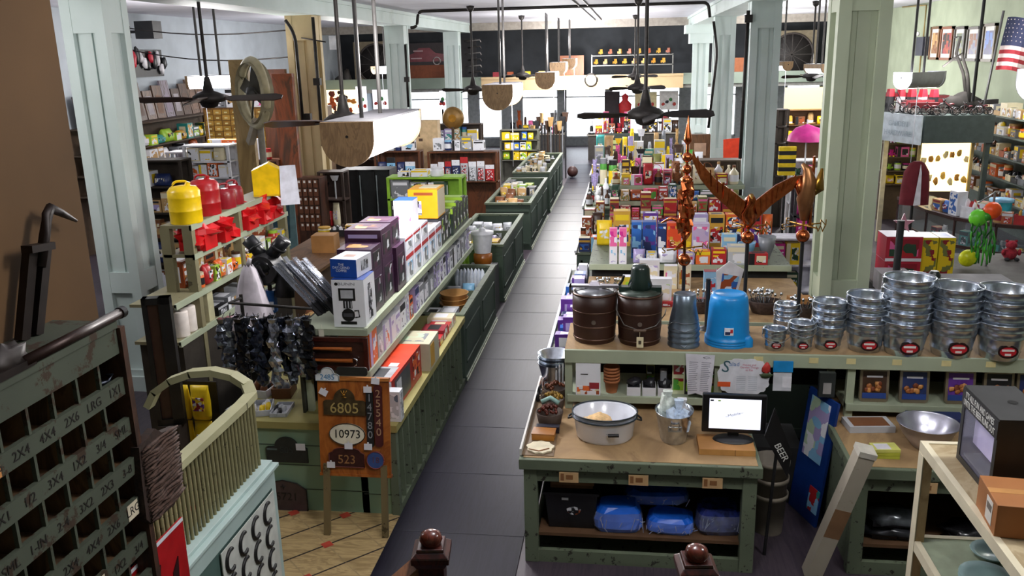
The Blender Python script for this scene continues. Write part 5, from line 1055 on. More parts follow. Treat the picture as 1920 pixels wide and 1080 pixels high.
# wooden-tub ice cream freezers
m_fz = K('33190f', .45, 0, .2, 3)
def freezer(px, py, w, label, top):
    c = q(px, py); k = mpp(c); r = w / 2 * k; h = .42; o = thing('ice_cream_freezer', label, 'ice cream freezer', (c.x, c.y + r, ZS))
    b = MB(); b.lathe([(r * .9, 0), (r * .93, .02), (r * .98, h * .35), (r * 1.0, h * .7), (r, h), (r * .9, h), (r * .86, h - .05), (0, h - .05)], m_fz, 30); b.obj('tub', o)
    for zz in (.03, h * .33, h * .62, h * .96): b = MB(); rr = r * (.94 + .06 * zz / h) + .002; b.lathe([(rr, zz), (rr + .004, zz + .003), (rr + .004, zz + .012), (rr, zz + .015)], K('5b4437', .35, .6), 30, cap=False); b.obj('hoop', o)
    b = MB(); b.cyl((-.0, -r - .01, h * .47), (0, -r, h * .47), .018, K('a89c90', .3, .8)); b.obj('plug', o)
    if top == 'crank':
        b = MB(); b.lathe([(r * .85, h - .04), (r * .86, h + .01), (r * .3, h + .03), (0, h + .03)], K('8f9296', .3, .8), 20); b.obj('can_lid', o)
        b = MB(); b.box(-r * 1.12, r * 1.12, -.03, .03, h + .03, h + .05, K('a8a5ae', .3, .8)); b.frus(.09, .09, .05, .05, h + .05, h + .08, K('a8a5ae', .3, .8)); b.box(-r * 1.14, -r * 1.04, -.03, .03, h - .03, h + .05, K('8a8890', .3, .8)); b.obj('crank_frame', o)
        b = MB(); b.tube([(r * 1.1, 0, h + .05), (r * 1.25, -.02, h + .1), (r * 1.3, -.06, h + .14)], .012, BLACK); b.obj('crank', o)
    else:
        b = MB(); b.lathe([(r * .9, h - .03), (r * .92, h + .01), (r * .5, h + .03), (0, h + .03)], K('3e4a42', .35, .3), 20); b.obj('can_lid', o)
        b = MB(); b.lathe([(.09, h + .03), (.1, h + .06), (.08, h + .12), (.075, h + .2), (.06, h + .23), (0, h + .235)], K('182823', .25), 20); b.box(-r * .95, r * .95, -.04, .04, h + .01, h + .05, K('1d2f28', .3)); b.obj('motor_head', o)
        b = MB(); b.tube([(-r - .005, 0, h - .02), (-r * 1.05, -.12, h - .12), (-r * .7, -r * .95, h * .45), (0, -r - .05, h * .38), (r * .7, -r * .95, h * .44), (r * 1.1, -.1, h * .62), (r + .03, 0, h * .66)], .005, K('6d6a66', .35, .8), 6); wh = b.obj('wire_handle', o)
        b = MB(); b.cyl((-.05, -r - .052, h * .385), (.05, -r - .052, h * .385), .012, K('5a4638')); b.obj('grip', wh)
        b = MB(); b.box(-.025, .03, -r - .06, -r - .057, .02, .11, K('d8cba8', .7)); b.tube([(0, -r - .058, .11), (0, -r - .055, h * .38)], .002, K('d8cba8'), 4); b.box(-.01, .012, -r - .062, -r - .06, .05, .08, K('4a4030')); b.obj('price_tag', o)
freezer(1113, 648, 84, 'brown tub ice cream freezer with silver crank frame', 'crank')
freezer(1199, 652, 84, 'brown tub ice cream freezer with dark motor head and tag', 'motor')
# nested wash tubs at the corner beyond the table
for i in range(3):
    c = P(1052, 640, z=1.0); b = MB(); b.lathe([(.11, 0), (.115, .01), (.15, .15), (.156, .155), (.145, .15), (.105, .02), (0, .015)], GALV, 24); b.box(-.05, .05, -.03, .05, .02, .024, K('dfe6dc')); solo(b, 'wash_pan', f'round galvanized pan, {["lowest", "middle", "topmost"][i]} of the nested pans by the table corner', 'pan', (-.62, 7.12, .94 + .04 * i), 0, 'nested galvanized pans')
b = MB(); b.box(-.14, .14, -.13, .13, 0, .94, K('3d3228', .8)); solo(b, 'pan_pedestal', 'dark pedestal under the nested galvanized pans', 'pedestal', (-.62, 7.45, 0)) if False else None
# goods on the middle shelves
ZM = .86 + .13
b = bprint(.2, .06, .37, K('dfe2ea', .4, 0, .03), [('f', .05, .02, .95, .22, PRINT(['white', 'rust', 'red', 'orange', 'cream'], 25)), ('f', .55, .15, .95, .3, 'crimson'), ('f', .2, .48, .5, .5, 'black'), ('f', .2, .85, .9, .9, 'silver')]); solo(b, 'ice_cream_kit_carton', 'tall white carton with red fruit picture by the shelf post', 'carton', (-.31, 6.655, ZM + .001), bev=.002)
for i in range(5):
    b = MB(); m = K('a9683f', .8, 0, .15); b.lathe([(.045, 0), (.06, .09), (.066, .09), (.068, .11), (.06, .11), (.05, .06), (0, .05)], m, 18); solo(b, 'terracotta_pot', f'terracotta pot, {["lowest", "second", "third", "fourth", "topmost"][i]} of the nested pots beside the white carton', 'flowerpot', (-.12, 6.72, ZM + .001 + .028 * i), 0, 'nested terracotta pots')
for i in range(3):
    b = bprint(.11, .16, .07, K('dcdce2', .5, 0, .04), [('t', .05, .05, .95, .95, 'black')]); b.blob((0, 0, .09), (.05, .07, .035), K('2a2a30', .3), 8, 1, i); solo(b, 'white_open_carton', f'white open carton of black packets, {ORD[i]} from the terracotta pots', 'carton', (.06 + .125 * i, 6.72, ZM + .001), 0, 'open cartons on the middle shelf')
for i, (x_, w_, h_, cl, ar) in enumerate(((.3, .06, .22, 'black', 'grey'), (.42, .1, .34, 'cfd3b0', 'crimson'), (.53, .12, .26, 'black', 'lime'), (.66, .1, .2, 'dark brown', 'tan'), (.3, .07, .18, 'olive', 'black'))):
    b = bprint(w_, .07, h_, cl, [('f', .1, .5, .9, .9, PRINT([ar, 'green', 'white', ar], 30)), ('f', .1, .1, .9, .4, PRINT(['lime', 'green', ar], 25))]); solo(b, 'seed_carton', f'{["slim black carton", "pale carton with red and green picture", "black carton with lime leaves", "short dark brown carton", "low olive carton at the back"][i]} on the middle shelf', 'carton', (x_ if i < 4 else .2, 6.74 if i < 4 else 6.95, ZM + .001))
o = thing('notice_sheet', 'printed newspaper sheet hanging from the bucket shelf beside the cookery card', 'notice', (.57, 6.612, 1.02)); o.rotation_euler = (0, .04, 0)
b = MB(); b.prism([(-.08, 0), (-.02, .02), (.05, 0), (.1, .0), (.11, .35), (-.12, .35)], -.002, 0, K('d5d4de', .7)); b.obj('paper', o)
b = MB()
for cx in (-.045, .05):
    for k in range(16): b.box(cx - .04, cx + .035 - rnd.uniform(0, .02), -.003, -.002, .28 - .016 * k, .2855 - .016 * k, K('8b8b98', .8))
b.tube([(.02, -.0025, .325), (.045, -.0025, .335), (.08, -.0025, .325), (.045, -.0025, .315), (.02, -.0025, .325)], .002, K('6a6a7a'), 4); b.obj('print', o)
o = thing('cookery_card', 'large scallop-edged cookery sign lettered Salad, leaning on the shelf edge', 'sign', (.92, 6.6, 1.025))
b = MB(); pts = []
for i in range(48):
    a = 2 * PI * i / 48; r_ = 1 + .035 * math.sin(a * 15); ca, sa = math.cos(a), math.sin(a); pts.append((math.copysign(abs(ca) ** .7, ca) * .2 * r_, .17 + math.copysign(abs(sa) ** .7, sa) * .15 * r_))
b.prism(pts[::-1][::-1], -.004, 0, K('d9dbe4', .6)); b.obj('card', o)
text('S', .14, K('3d5f6b', .5), o, (-.14, -.005, .25), (PI / 2, .2, 0), 'capital_letter', .0005); text('alad', .05, K('5a83b8', .5), o, (-.075, -.005, .275), name='lettering', ext=.0005)
text('House and\nGarden Things\nto Eat', .024, K('c4708a', .5), o, (.04, -.005, .25), name='small_lettering', ext=.0005)
b = MB()
for cx in (-.02, .07):
    for k in range(8): b.box(cx - .035, cx + .035, -.005, -.004, .17 - .016 * k, .174 - .016 * k, K('a8b0be', .8))
b.obj('print', o); b = MB(); b.box(-.2, -.1, -.006, -.004, .085, .125, K('d8582a')); b.obj('orange_sticker', o)
b = MB(); b.T = Matrix.Translation((.17, -.012, .25)); b.blob((0, 0, 0), (.035, .012, .045), K('b8322c', .5), 10, .5, 2); b.blob((.0, .0, -.06), (.05, .008, .02), K('3b4a2a', .6), 8, .6, 2); b.obj('fruit_picture', o)
b = bprint(.24, .14, .1, K('5c6648', .6, 0, .2), [('f', .3, .2, .9, .5, 'pale green')]); solo(b, 'green_carton', 'olive carton behind the cookery sign near the shelf gap', 'carton', (1.22, 6.7, 1.06)) if False else None
o = thing('blue_tag_holder', 'blue topped white card holder clipped under the shelf edge', 'card holder', (1.22, 6.613, 1.14)); b = MB(); b.box(-.07, .07, -.004, 0, -.06, .1, K('c8cad2')); b.box(.0, .07, -.006, -.004, -.03, .06, K('e2e2ea')); b.obj('card', o); b = MB(); b.box(-.075, .075, -.01, .002, .1, .19, K('1a86c8', .3)); b.obj('blue_top', o)
o = thing('clip_camera', 'small silver clip device hanging under the bucket shelf over the dark gap', 'device', (1.55, 6.6, 1.12)); b = MB(); b.box(-.06, .06, -.05, 0, -.06, .14, K('22282a', .4)); b.obj('body', o); b = MB(); b.box(-.03, .03, -.055, -.05, -.03, .06, K('b9bcc4', .3, .6)); b.obj('silver_face', o)
# baking pan packs
for i, (x_, lb, c1) in enumerate(((1.94, 'foil pan pack with brown and silver card, beside the shelf post', 'dark brown'), (2.24, 'foil pan pack showing roasted nuts on a dark card', 'navy'), (2.58, 'foil pan pack with purple and blue card', 'purple'), (2.86, 'dark pan pack half hidden behind the black display box', 'black'), (3.1, 'foil pan pack with blue card at the far end of the row', 'navy'))):
    o = thing('baking_pan_pack', lb, 'baking pan', (x_, 6.68, .981), 0, 'baking pan packs'); o.rotation_euler = (-.12, 0, 0)
    b = MB(); b.prism([(a, c_ + .14) for a, c_ in pill(.22, .28, .03)], -.004, .03, K('9a8d78', .35, .7)); b.obj('pan', o)
    b = MB(); b.box(-.09, .09, -.007, -.004, .03, .25, K(c1, .35)); b.box(-.09, .09, -.0085, -.007, .03, .075, K('22418a')); b.box(-.06, .06, -.0085, -.007, .2, .215, K('e2e2ea')); b.obj('card', o)
    b = MB()
    for k in range(9): b.blob((rnd.uniform(-.065, .065), -.01, .12 + rnd.uniform(-.025, .03)), (.024, .006, .02), K(['a2602c', 'c98a4a', '7a3a1c'][k % 3], .5), 7, .5, k)
    b.obj('food_picture', o)
# second table goods
for i in range(3): b = MB(); b.box(-.09, .09, -.06, .06, 0, .022, K('a7ac3a' if i < 2 else 'c8c96a', .5)); b.box(-.07, .03, -.05, .04, .022, .0235, K('d5d3dc')); solo(b, 'lime_booklet', f'lime green booklet, {["lowest", "middle", "topmost"][i]} of the small stack on the second table', 'booklet', (1.84, 5.97, .861 + .0245 * i), .05 * i, 'lime booklets')
b = MB(); b.lathe([(.09, 0), (.1, .01), (.17, .1), (.21, .19), (.216, .19), (.2, .185), (.16, .1), (.09, .02), (0, .015)], K('c9c9d8', .3, .9, .1), 32); solo(b, 'metal_bowl', 'large round metal mixing bowl on the second green table', 'bowl', (2.18, 6.15, .861))
b = bprint(.4, .14, .1, 'navy', [('f', .75, .3, .82, .5, 'white')]); solo(b, 'navy_carton', 'long navy carton at the back of the second table', 'carton', (2.35, 6.5, .861))
b = bprint(.34, .2, .05, 'silver', [('t', .1, .1, .9, .9, 'brown')]); solo(b, 'silver_tray', 'flat silver and brown tray at the back corner of the second table', 'tray', (1.85, 6.45, .861), .1)
for i in range(4): b = MB(); b.blob((0, 0, .05), (.2, .14, .06), K(['2a2b30', '555a60', '1d1d20', '3a332c'][i], .2, .2, .4), 12, .5, i); b.box(-.16, .16, -.1, .1, 0, .04, K('222226', .3)); solo(b, 'dark_packet', f'dark wrapped packet, {ORD[i]} from the aisle on the low shelf of the second table', 'packet', (1.95 + .0 * i, 6.0, .226 + .1 * i) if i < 2 else (2.5 + .45 * (i - 2), 6.0, .226), 0, 'dark packets under the second table')
# the gap between the tables
o = thing('tilted_sign', 'black tilted sign board with white letters in the gap between tables', 'sign', (1.0, 5.98, 0), 0)
b = MB(); b.bar((.05, 0, 0), (.1, 0, .95), .02, .02, BLACK); b.obj('stand', o); b = MB(); b.prism([(0, .98), (.18, .66), (.2, .86), (.06, 1.2)], -.02, 0, K('0f0f10', .4)); b.obj('board', o); text('BEER', .07, K('d8d8d4', .5), o, (.125, -.022, .86), (PI / 2, 1.05, 0), 'lettering', .001)
for i in range(3):
    b = MB(); m = K('7d7468', .6, 0, .08); b.lathe([(.11, 0), (.13, .3), (.14, .3), (.142, .34), (.132, .34), (.105, .02), (0, .02)], m, 22); solo(b, 'plastic_bucket', f'dull white plastic bucket, {["lowest", "middle", "topmost"][i]} of the nest between the tables', 'bucket', (1.13, 6.35, .002 + .14 * i), 0, 'nested white buckets')
b = MB(); b.box(-.02, .0, -.2, .2, 0, 1.05, K('0c3278', .35)); b.box(-.025, -.02, -.12, .14, .5, 1.0, PRINT(['pale blue', 'white', 'lilac', 'pale green'], 10)); b.box(-.024, -.02, -.19, -.05, .1, .3, PRINT(['red', 'teal', 'pale blue'], 18)); o = solo(b, 'blue_poster_board', 'tall blue poster board leaning in the gap between the tables', 'poster', (1.45, 6.6, 0), -.5); o.rotation_euler = (0.0, .12, .35)
o = thing('long_white_carton', 'long worn white carton leaning against the second table', 'carton', (1.34, 5.72, .02)); o.rotation_euler = (.12, .245, .05)
b = MB(); b.box(-.055, .055, -.06, .06, 0, 1.08, WORN('b3ab9a', '7d6a50', 5, .6)); b.box(-.056, .056, -.061, -.06, .38, .62, K('7a5a3c', .7)); b.obj('box', o); b = MB(); b.box(-.06, .06, -.065, .065, 1.06, 1.1, K('c8c4b8', .6)); b.obj('cap', o)
b = MB(); b.box(-.25, .25, -.2, .3, 0, .5, K('0f0f10', .7)); solo(b, 'dark_cabinet', 'low dark cabinet standing behind the nested white buckets', 'cabinet', (1.2, 7.0, .0))

# cream shelf in the near corner with kiosk box, cartons and plates
m_cr = K('d6cdb2', .55, 0, .05); m_cr2 = WOOD('b89c74', '9c8058', (4, 4, 1), .6)
o = thing('cream_shelf', 'cream painted open shelf in the near corner with a worn board top', 'shelf', (1.45, 2.6, 0)); ZK = 1.8
for nm, zz in (('top_board', ZK), ('lower_board', 1.28), ('bottom_board', .6)):
    b = MB(); b.box(.03, .75, 0, 1.54, zz - .03, zz, WOOD('b5a483', '9b8764', (2, 2, 2), .6) if zz != 1.28 else K('8f9a82', .6)); b.obj(nm, o); b = MB(); b.box(0, .03, 0, 1.57, zz - .05, zz + .004, m_cr); b.obj('edge_strip', o); b = MB(); b.box(.03, .75, 1.54, 1.57, zz - .05, zz + .004, m_cr); b.obj('edge_strip', o)
for x_, y_ in ((.0, 1.5), (.7, 1.5), (.7, 0)): b = MB(); b.box(x_ + .002, x_ + .045, y_, y_ + .065, 0, ZK - .05, m_cr2); b.box(x_ - .002, x_ + .004, y_, y_ + .067, 0, ZK - .05, m_cr); b.obj('post', o)
o = thing('cap_collector_box', 'black glass-fronted shadow box with two lines of white lettering', 'shadow box', (1.56, 3.6, ZK + .001), .0); hk = .36
b = MB(); b.box(0, .22, 0, .03, 0, hk, BLACK); b.box(0, .22, .37, .4, 0, hk, BLACK); b.box(0, .22, .03, .37, 0, .03, BLACK); b.box(.2, .22, .03, .37, .03, hk, BLACK); b.box(.02, .2, .03, .37, .03, .04, K('5a5f60', .3)); b.obj('case', o)
b = MB(); b.box(0, .22, .0, .4, hk, hk + .008, K('1c1c1e', .6)); b.obj('top', o); b = MB(); b.lathe([(0, hk + .009), (.022, hk + .009)], K('050505', .9), 18, (.13, .2, 0), cap=False); b.obj('cap_slot', o)
b = MB(); b.box(.05, .056, .04, .36, .1, .26, K('d6ceff', .4)); b.obj('reflection_panel', o); b = MB(); b.box(.003, .006, .03, .37, .03, hk - .09, GLASS('c8c8e8', .12)); b.obj('glass', o); b = MB(); b.box(-.004, .0, 0, .4, hk - .085, hk, BLACK); b.obj('header', o)  # bright lilac panel inside stands in for the reflection on the glass
text("IT'S ALL FUN AND GAMES\nUNTIL THE BEER RUNS OUT", .042, K('dfe0dc', .5), o, (-.005, .2, hk - .043), (PI / 2, 0, -PI / 2), 'lettering', .0006, .66)
o = thing('cardboard_box', 'taped brown cardboard box in front of the black shadow box', 'box', (1.6, 3.4, ZK + .001), -.1)
b = MB(); b.box(-.13, .22, -.13, .13, 0, .14, K('9c6230', .6, 0, .08, 4)); b.obj('carton', o, bev=.003); b = MB(); b.box(-.13, .22, -.02, .02, .14, .1408, K('b98650', .35)); b.obj('tape', o); b = MB(); b.box(-.1315, -.13, -.08, .0, .02, .12, K('d8d4cc')); b.box(-.132, -.1315, -.07, -.01, .07, .1, K('6a625a')); b.obj('shipping_label', o)
b = MB(); b.box(-.1, .3, -.1, .1, 0, .05, K('7b4a2c', .6)); solo(b, 'flat_carton', 'reddish brown flat carton at the near edge of the cream shelf', 'box', (1.6, 2.84, ZK + .001))
for i, (x_, y_, r_) in enumerate(((1.66, 3.75, .12), (1.66, 3.75, .12), (1.78, 4.0, .1), (1.62, 3.35, .11))):
    b = MB(); m = K('7f9c9c', .2, 0, .06); b.lathe([(r_ * .55, 0), (r_ * .6, .008), (r_ * .75, .012), (r_, .03), (r_ * .98, .034), (r_ * .72, .02), (0, .014)], m, 30); solo(b, 'glazed_plate', ['grey-green glazed plate, lower of two on the cream shelf', 'grey-green glazed plate on top of its twin', 'small grey-green plate behind the pair', 'grey-green plate at the near end of the lower board'][i], 'plate', (x_, y_, 1.281 + (.02 if i == 1 else 0)), 0)
b = MB(); b.lathe([(.03, 0), (.04, .02), (.05, .09), (.045, .09), (.035, .02), (0, .01)], K('7f9c9c', .2), 20); b.tube([(.045, 0, .07), (.07, 0, .06), (.07, 0, .03), (.04, 0, .025)], .006, K('7f9c9c', .2)); solo(b, 'glazed_mug', 'grey-green glazed mug behind the plates', 'mug', (1.9, 3.72, 1.281))

# copper weather vanes ------------------------------------------------
def vane(x, y, zb, zball, label, body, rodm=BLACK, arms=True, zarm=None):
    o = thing('weather_vane', label, 'weather vane', (x, y, zb), 0, 'copper weather vanes')
    b = MB(); b.cyl((0, 0, 0), (0, 0, zball - zb), .016, rodm, n=8); b.lathe([(.06, 0), (.05, .015), (.02, .02)], rodm, 14); b.obj('rod', o)
    b = MB(); b.sph((0, 0, zball - zb), .055, COPPER, 20); b.obj('globe', o)
    if arms:
        za = (zarm or zball + .2) - zb
        b = MB(); b.cyl((0, 0, zball - zb), (0, 0, za + .08), .012, BRASS, n=8); b.obj('spindle', o)
        for k, ch in enumerate('NESW'):
            a = k * PI / 2 + .5; d = Vector((math.cos(a), math.sin(a), 0)); b = MB(); b.cyl(Vector((0, 0, za)), d * .17 + Vector((0, 0, za)), .006, BRASS, n=6); b.sph(d * .09 + Vector((0, 0, za)), .012, BRASS, 8); b.obj('arm', o)
            text(ch, .075, BRASS, o, d * .2 + Vector((0, 0, za)), (PI / 2, 0, 0), 'direction_letter', .006)
    body(o, zb); return o
def spire(o, zb):
    b = MB(); b.cyl((0, 0, 1.95 - zb), (0, 0, 3.1 - zb), .012, COPPER, n=8); b.lathe([(0.0, 3.2), (.012, 3.12), (.032, 3.02), (.034, 2.99), (.01, 2.96)][::-1], COPPER, 16, (0, 0, -zb)); b.sph((0, 0, 2.86 - zb), .042, COPPER, 16); b.obj('spire', o)
    b = MB(); b.sph((0, 0, 2.76 - zb), .04, COPPER, 16); b.lathe([(.02, 2.62), (.055, 2.68), (.02, 2.71)], COPPER, 14, (0, 0, -zb)); b.obj('globe', o)
    b = MB()
    for k in range(14): b.blob((.035 * math.sin(k * 2.4), .02 * math.cos(k * 1.7), 2.24 + .03 * k - zb), (.035, .03, .075), COPPER, 9, .9, k, 3)
    b.s = [False] * len(b.s)
    b.tube([(-.02, 0, 2.32 - zb), (-.12, -.02, 2.36 - zb), (-.2, -.02, 2.32 - zb)], [.02, .016, .006], COPPER); b.tube([(.02, 0, 2.24 - zb), (-.02, 0, 2.14 - zb), (-.09, 0, 2.08 - zb)], [.03, .02, .008], COPPER); b.obj('rearing_figure', o)
def eagle(o, zb):
    z0 = 2.42 - zb; b = MB(); b.tube([(0, .0, z0 - .14), (0, -.02, z0 - .08), (0, -.02, z0 - .02), (.0, -.06, z0 + .1), (0, -.1, z0 + .14)], [.03, .06, .07, .045, .02], COPPER, 12); b.tube([(0, -.1, z0 + .14), (0, -.15, z0 + .12)], [.018, .004], BRASS, 8); b.tube([(0, .03, z0 - .06), (0, .14, z0 - .12)], [.05, .06], COPPER, 8); b.obj('body', o)
    for s_, pts in ((-1, [(0, .05), (-.12, .15), (-.28, .26), (-.44, .44), (-.465, .5), (-.47, .42), (-.4, .26), (-.3, .14), (-.2, .05), (-.1, -.04), (-.02, -.12)]), (1, [(0, .05), (.1, .13), (.2, .21), (.32, .27), (.42, .29), (.41, .23), (.34, .17), (.26, .11), (.18, .05), (.1, -.03), (.02, -.12)])):
        b = MB(); n_ = len(pts); vf = [(x_, -.03 - .0 * abs(x_) + .1 * abs(x_), z0 + z_) for x_, z_ in pts]; vb = [(x_, y_ + .022, z_) for x_, y_, z_ in vf]
        fs = [tuple(range(n_)), tuple(range(n_, 2 * n_))[::-1]] + [(i, (i + 1) % n_, (i + 1) % n_ + n_, i + n_) for i in range(n_)]
        b.add(vf + vb, fs, COPPER)
        for k in range(1, 9):       # feather ridges
            t = k / 9; a = Vector((s_ * (.48 if s_ < 0 else .4) * t, -.035 + .05 * t, z0 + (.05 + .45 * t ** 1.1 if s_ < 0 else .05 + .27 * t))); c_ = Vector((s_ * (.03 + (.42 if s_ < 0 else .33) * t), -.035 + .045 * t, z0 + (-.1 + .45 * t if s_ < 0 else -.1 + .36 * t))); b.bar(a, c_, .012, .012, COPPER)
        b.obj('wing', o)
    b = MB(); b.blob((0, 0, 2.32 - zb), (.03, .03, .05), COPPER, 10, .6, 3, 3); b.obj('perch', o)
def rooster(o, zb):
    b = MB(); z0 = 2.56 - zb; b.tube([(0, 0, z0 - .22), (0, 0, z0 - .05), (.02, 0, z0 + .1), (.0, 0, z0 + .2), (-.04, 0, z0 + .24)], [.03, .07, .06, .035, .015], K('9a6a44', .35, .8, .2), 10); b.obj('body', o)
    b = MB(); b.tube([(.02, .02, z0 - .08), (.1, .02, z0 + .04), (.12, .02, z0 + .2)], [.05, .05, .01], BRASS, 8); b.tube([(-.02, 0, z0 - .05), (-.06, 0, z0 + .06), (-.05, 0, z0 + .12)], [.03, .03, .01], COPPER, 8); b.obj('tail', o); b = MB(); b.cyl((.05, 0, z0 - .28), (.05, 0, z0 + .3), .012, COPPER, n=8); b.obj('mast', o)
vane(.47, 7.2, ZS, P(1272, 487, y=7.2).z, 'copper weather vane with a tall spire over a rearing figure', spire, zarm=P(1272, 487, y=7.2).z + .1)
vane(.98, 7.2, ZS, P(1383, 445, y=7.2).z, 'copper weather vane with a spread-winged eagle', eagle, zarm=P(1383, 445, y=7.2).z + .09)
vane(1.42, 7.2, ZS, P(1472, 442, y=7.2).z, 'copper and brass rooster weather vane beside the column', rooster, zarm=P(1472, 442, y=7.2).z + .09)
b = MB(); b.cyl((0, 0, 0), (0, 0, .95), .03, BLACK, n=10); b.box(-.06, .06, -.06, .06, 0, .02, BLACK); solo(b, 'black_post', 'plain black post standing between the column and the pail stacks', 'post', (2.42, 7.28, ZS - .0) if False else (2.2, 7.28, ZS))
b = MB(); b.cyl((0, 0, 0), (0, 0, .45), .02, BLACK, n=8); b.lathe([(.07, 0), (.06, .02), (.02, .03)], BLACK, 14); solo(b, 'black_post', 'short black rod standing on the bucket shelf by the spire vane', 'post', (.68, 7.25, ZS))
o = thing('hand_pump', 'small black cast iron hand pump behind the tallest pail stack', 'pump', (2.5, 7.28, ZS)); b = MB(); b.lathe([(.07, 0), (.05, .03), (.03, .08), (.028, .4), (.05, .44), (.05, .5), (.03, .53)], K('17201c', .35), 16); b.obj('barrel', o)
for zz in (.12, .47): b = MB(); b.lathe([(.05, zz - .012), (.08, zz), (.05, zz + .012)], K('17201c', .35), 8); b.obj('flange', o)
# ================================================================== islands right of the aisle
FILLED.clear()
def island(x0, x1, y0, y1, h, label, m=None, edge=None):
    m = m or DKGREEN; o = thing('display_island', label, 'display island', ((x0 + x1) / 2, y0, 0), 0, 'green display islands'); X = (x1 - x0) / 2; L = y1 - y0
    b = MB(); b.box(-X, X, 0, L, .05, h - .03, m)
    for k in range(max(1, round(X * 2 / .8))):
        n = max(1, round(X * 2 / .8)); u, v = -X + 2 * X * k / n + .06, -X + 2 * X * (k + 1) / n - .06
        for a in ((u, v, .12, .15), (u, v, h - .15, h - .12), (u, u + .03, .12, h - .12), (v - .03, v, .12, h - .12)): b.box(a[0], a[1], -.012, 0, a[2], a[3], m)
    b.obj('cabinet', o); b = MB(); b.box(-X - .02, X + .02, -.03, L + .02, h - .03, h, GREEN); b.obj('top', o)
    b = MB(); b.box(-X - .03, -X + .0, -.03, L + .02, h - .0, h + .035, edge or K('c9cbd2', .5)); b.obj('edge_rail', o)
    b = MB(); b.box(-X + .02, X - .02, .02, L - .02, 0, .05, BLACK); b.obj('plinth', o); return o
def riser(x0, x1, y0, y1, z0, z1, label, m=None):
    o = thing('display_riser', label, 'riser', ((x0 + x1) / 2, y0, z0)); X = (x1 - x0) / 2; L = y1 - y0
    b = MB(); b.box(-X, X, 0, L, z1 - z0 - .03, z1 - z0, m or CREAM); b.box(-X, X, -.02, 0, z1 - z0 - .06, z1 - z0 + .006, SAGE); b.obj('board', o)
    b = MB(); b.box(-X + .03, X - .03, .06, L - .02, 0, z1 - z0 - .03, K('1c1a18', .9)); b.obj('body', o); return o
island(-.75, 1.85, 8.0, 11.35, .86, 'green island of kitchen goods behind the brown freezers')
riser(-.45, 1.85, 8.15, 9.88, .861, 1.16, 'low platform holding bowls of cutlery', m_kraft); riser(-.45, 1.85, 9.9, 11.3, .861, 1.3, 'higher platform holding pink, blue and orange boxes', GREEN)
A1 = 'from the aisle'
fill('along the white edge of the kitchen island', 'from the front', .861, (-.5, 8.1), (-.5, 11.2), ['box'], ['purple', 'purple', 'lilac', 'blue', 'white', 'purple', 'navy'], (.14, .3), (.1, .18), (.1, .22), acc=['white', 'lilac', 'white'], jit=.06)
def cutlery(x, y, z, w, lb, c='3a2a22', n=26):
    o = thing('cutlery_basket', lb, 'basket', (x, y, z)); b = MB(); b.lathe([(w * .36, 0), (w * .4, .02), (w * .5, .12), (w * .48, .13), (w * .36, .03), (0, .03)], K(c, .6, 0, .3, 40), 20, sy=.7); b.obj('basket', o)
    for k in range(n):
        a = rnd.uniform(0, 2 * PI); r_ = rnd.uniform(0, w * .36); p = Vector((r_ * math.cos(a), r_ * .7 * math.sin(a), .05)); d = Vector((math.cos(a) * .35, math.sin(a) * .3, 1)).normalized(); b = MB(); b.cyl(p, p + d * .14, .005, CHROME, n=5); q_ = p + d * .17; b.blob(q_, (.014, .01, .022), CHROME, 6, 0); b.obj('utensil', o)
cutlery(1.02, 8.45, 1.161, .24, 'small dark basket of upright cutlery behind the blue buckets', n=16); cutlery(1.36, 8.5, 1.161, .34, 'largest dark basket of upright cutlery by the eagle vane', n=30); cutlery(.72, 8.45, 1.161, .18, 'little basket of cutlery behind the galvanized pails', n=10); cutlery(-.2, 8.9, 1.161, .24, 'basket of cutlery behind the silver crank freezer', n=18); cutlery(1.68, 8.3, 1.161, .2, 'basket of cutlery beside the small cardboard carton', n=12)
b = MB(); b.box(-.11, .11, -.08, .08, 0, .15, CARD); b.box(-.05, .04, -.081, -.08, .05, .1, K('8a5c30')); solo(b, 'cardboard_box', 'small cardboard carton next to the pale column among the cutlery', 'box', (1.7, 8.55, 1.161), .1)
for i in range(6): b = MB(); b.box(-.14, .14, -.1, .1, 0, .018, K('74787e', .35, .5)); b.box(-.13, .13, -.09, .09, .018, .02, K('9da1a8', .3, .6)); solo(b, 'baking_tray', f'grey baking tray, {ORD[i]} from the bottom of the stack behind the freezers', 'tray', (-.12, 8.4, 1.161 + .021 * i), .02 * i, 'stacked baking trays')
for x_, y_, w_, h_, c_, a_, lb in ((.12, 8.62, .2, .2, '5e9a2c', ['lime', 'green', 'white'], 'green carton with lime picture behind the dark motor freezer'), (.1, 8.9, .3, .26, 'c8b43a', ['lime', 'yellow', 'green'], 'yellow-green carton behind the plain green one'), (.34, 8.75, .22, .28, 'd8dadf', ['white', 'lime', 'cream'], 'white carton with a pale leaf picture'), (.24, 9.5, .22, .3, 'cfcdd2', ['white', 'lilac', 'cream'], 'pale grey carton behind the leaf picture carton'), (.47, 9.4, .14, .26, 'd9cfae', ['cream', 'pink', 'white'], 'cream carton under the copper globe'), (.62, 9.42, .14, .28, 'd4c9b2', ['cream', 'gold', 'rust'], 'cream and gold carton next to the copper globe'), (.86, 9.0, .13, .3, '8fc0e0', ['pale blue', 'white', 'red'], 'pale blue bag-shaped carton with a red seal, nearer one'), (1.0, 9.05, .13, .3, '7fb4da', ['pale blue', 'white', 'blue'], 'pale blue carton with a red top beside its twin')):
    b = bprint(w_, .1, h_, K(c_, .4, 0, .04), [('f', .1, .1, .9, .8, PRINT(a_, 20)), ('t', 0, 0, 1, 1, 'crimson' if 'blue' in lb else 'white')]); solo(b, 'kitchen_carton', lb, 'carton', (x_, y_, 1.161))
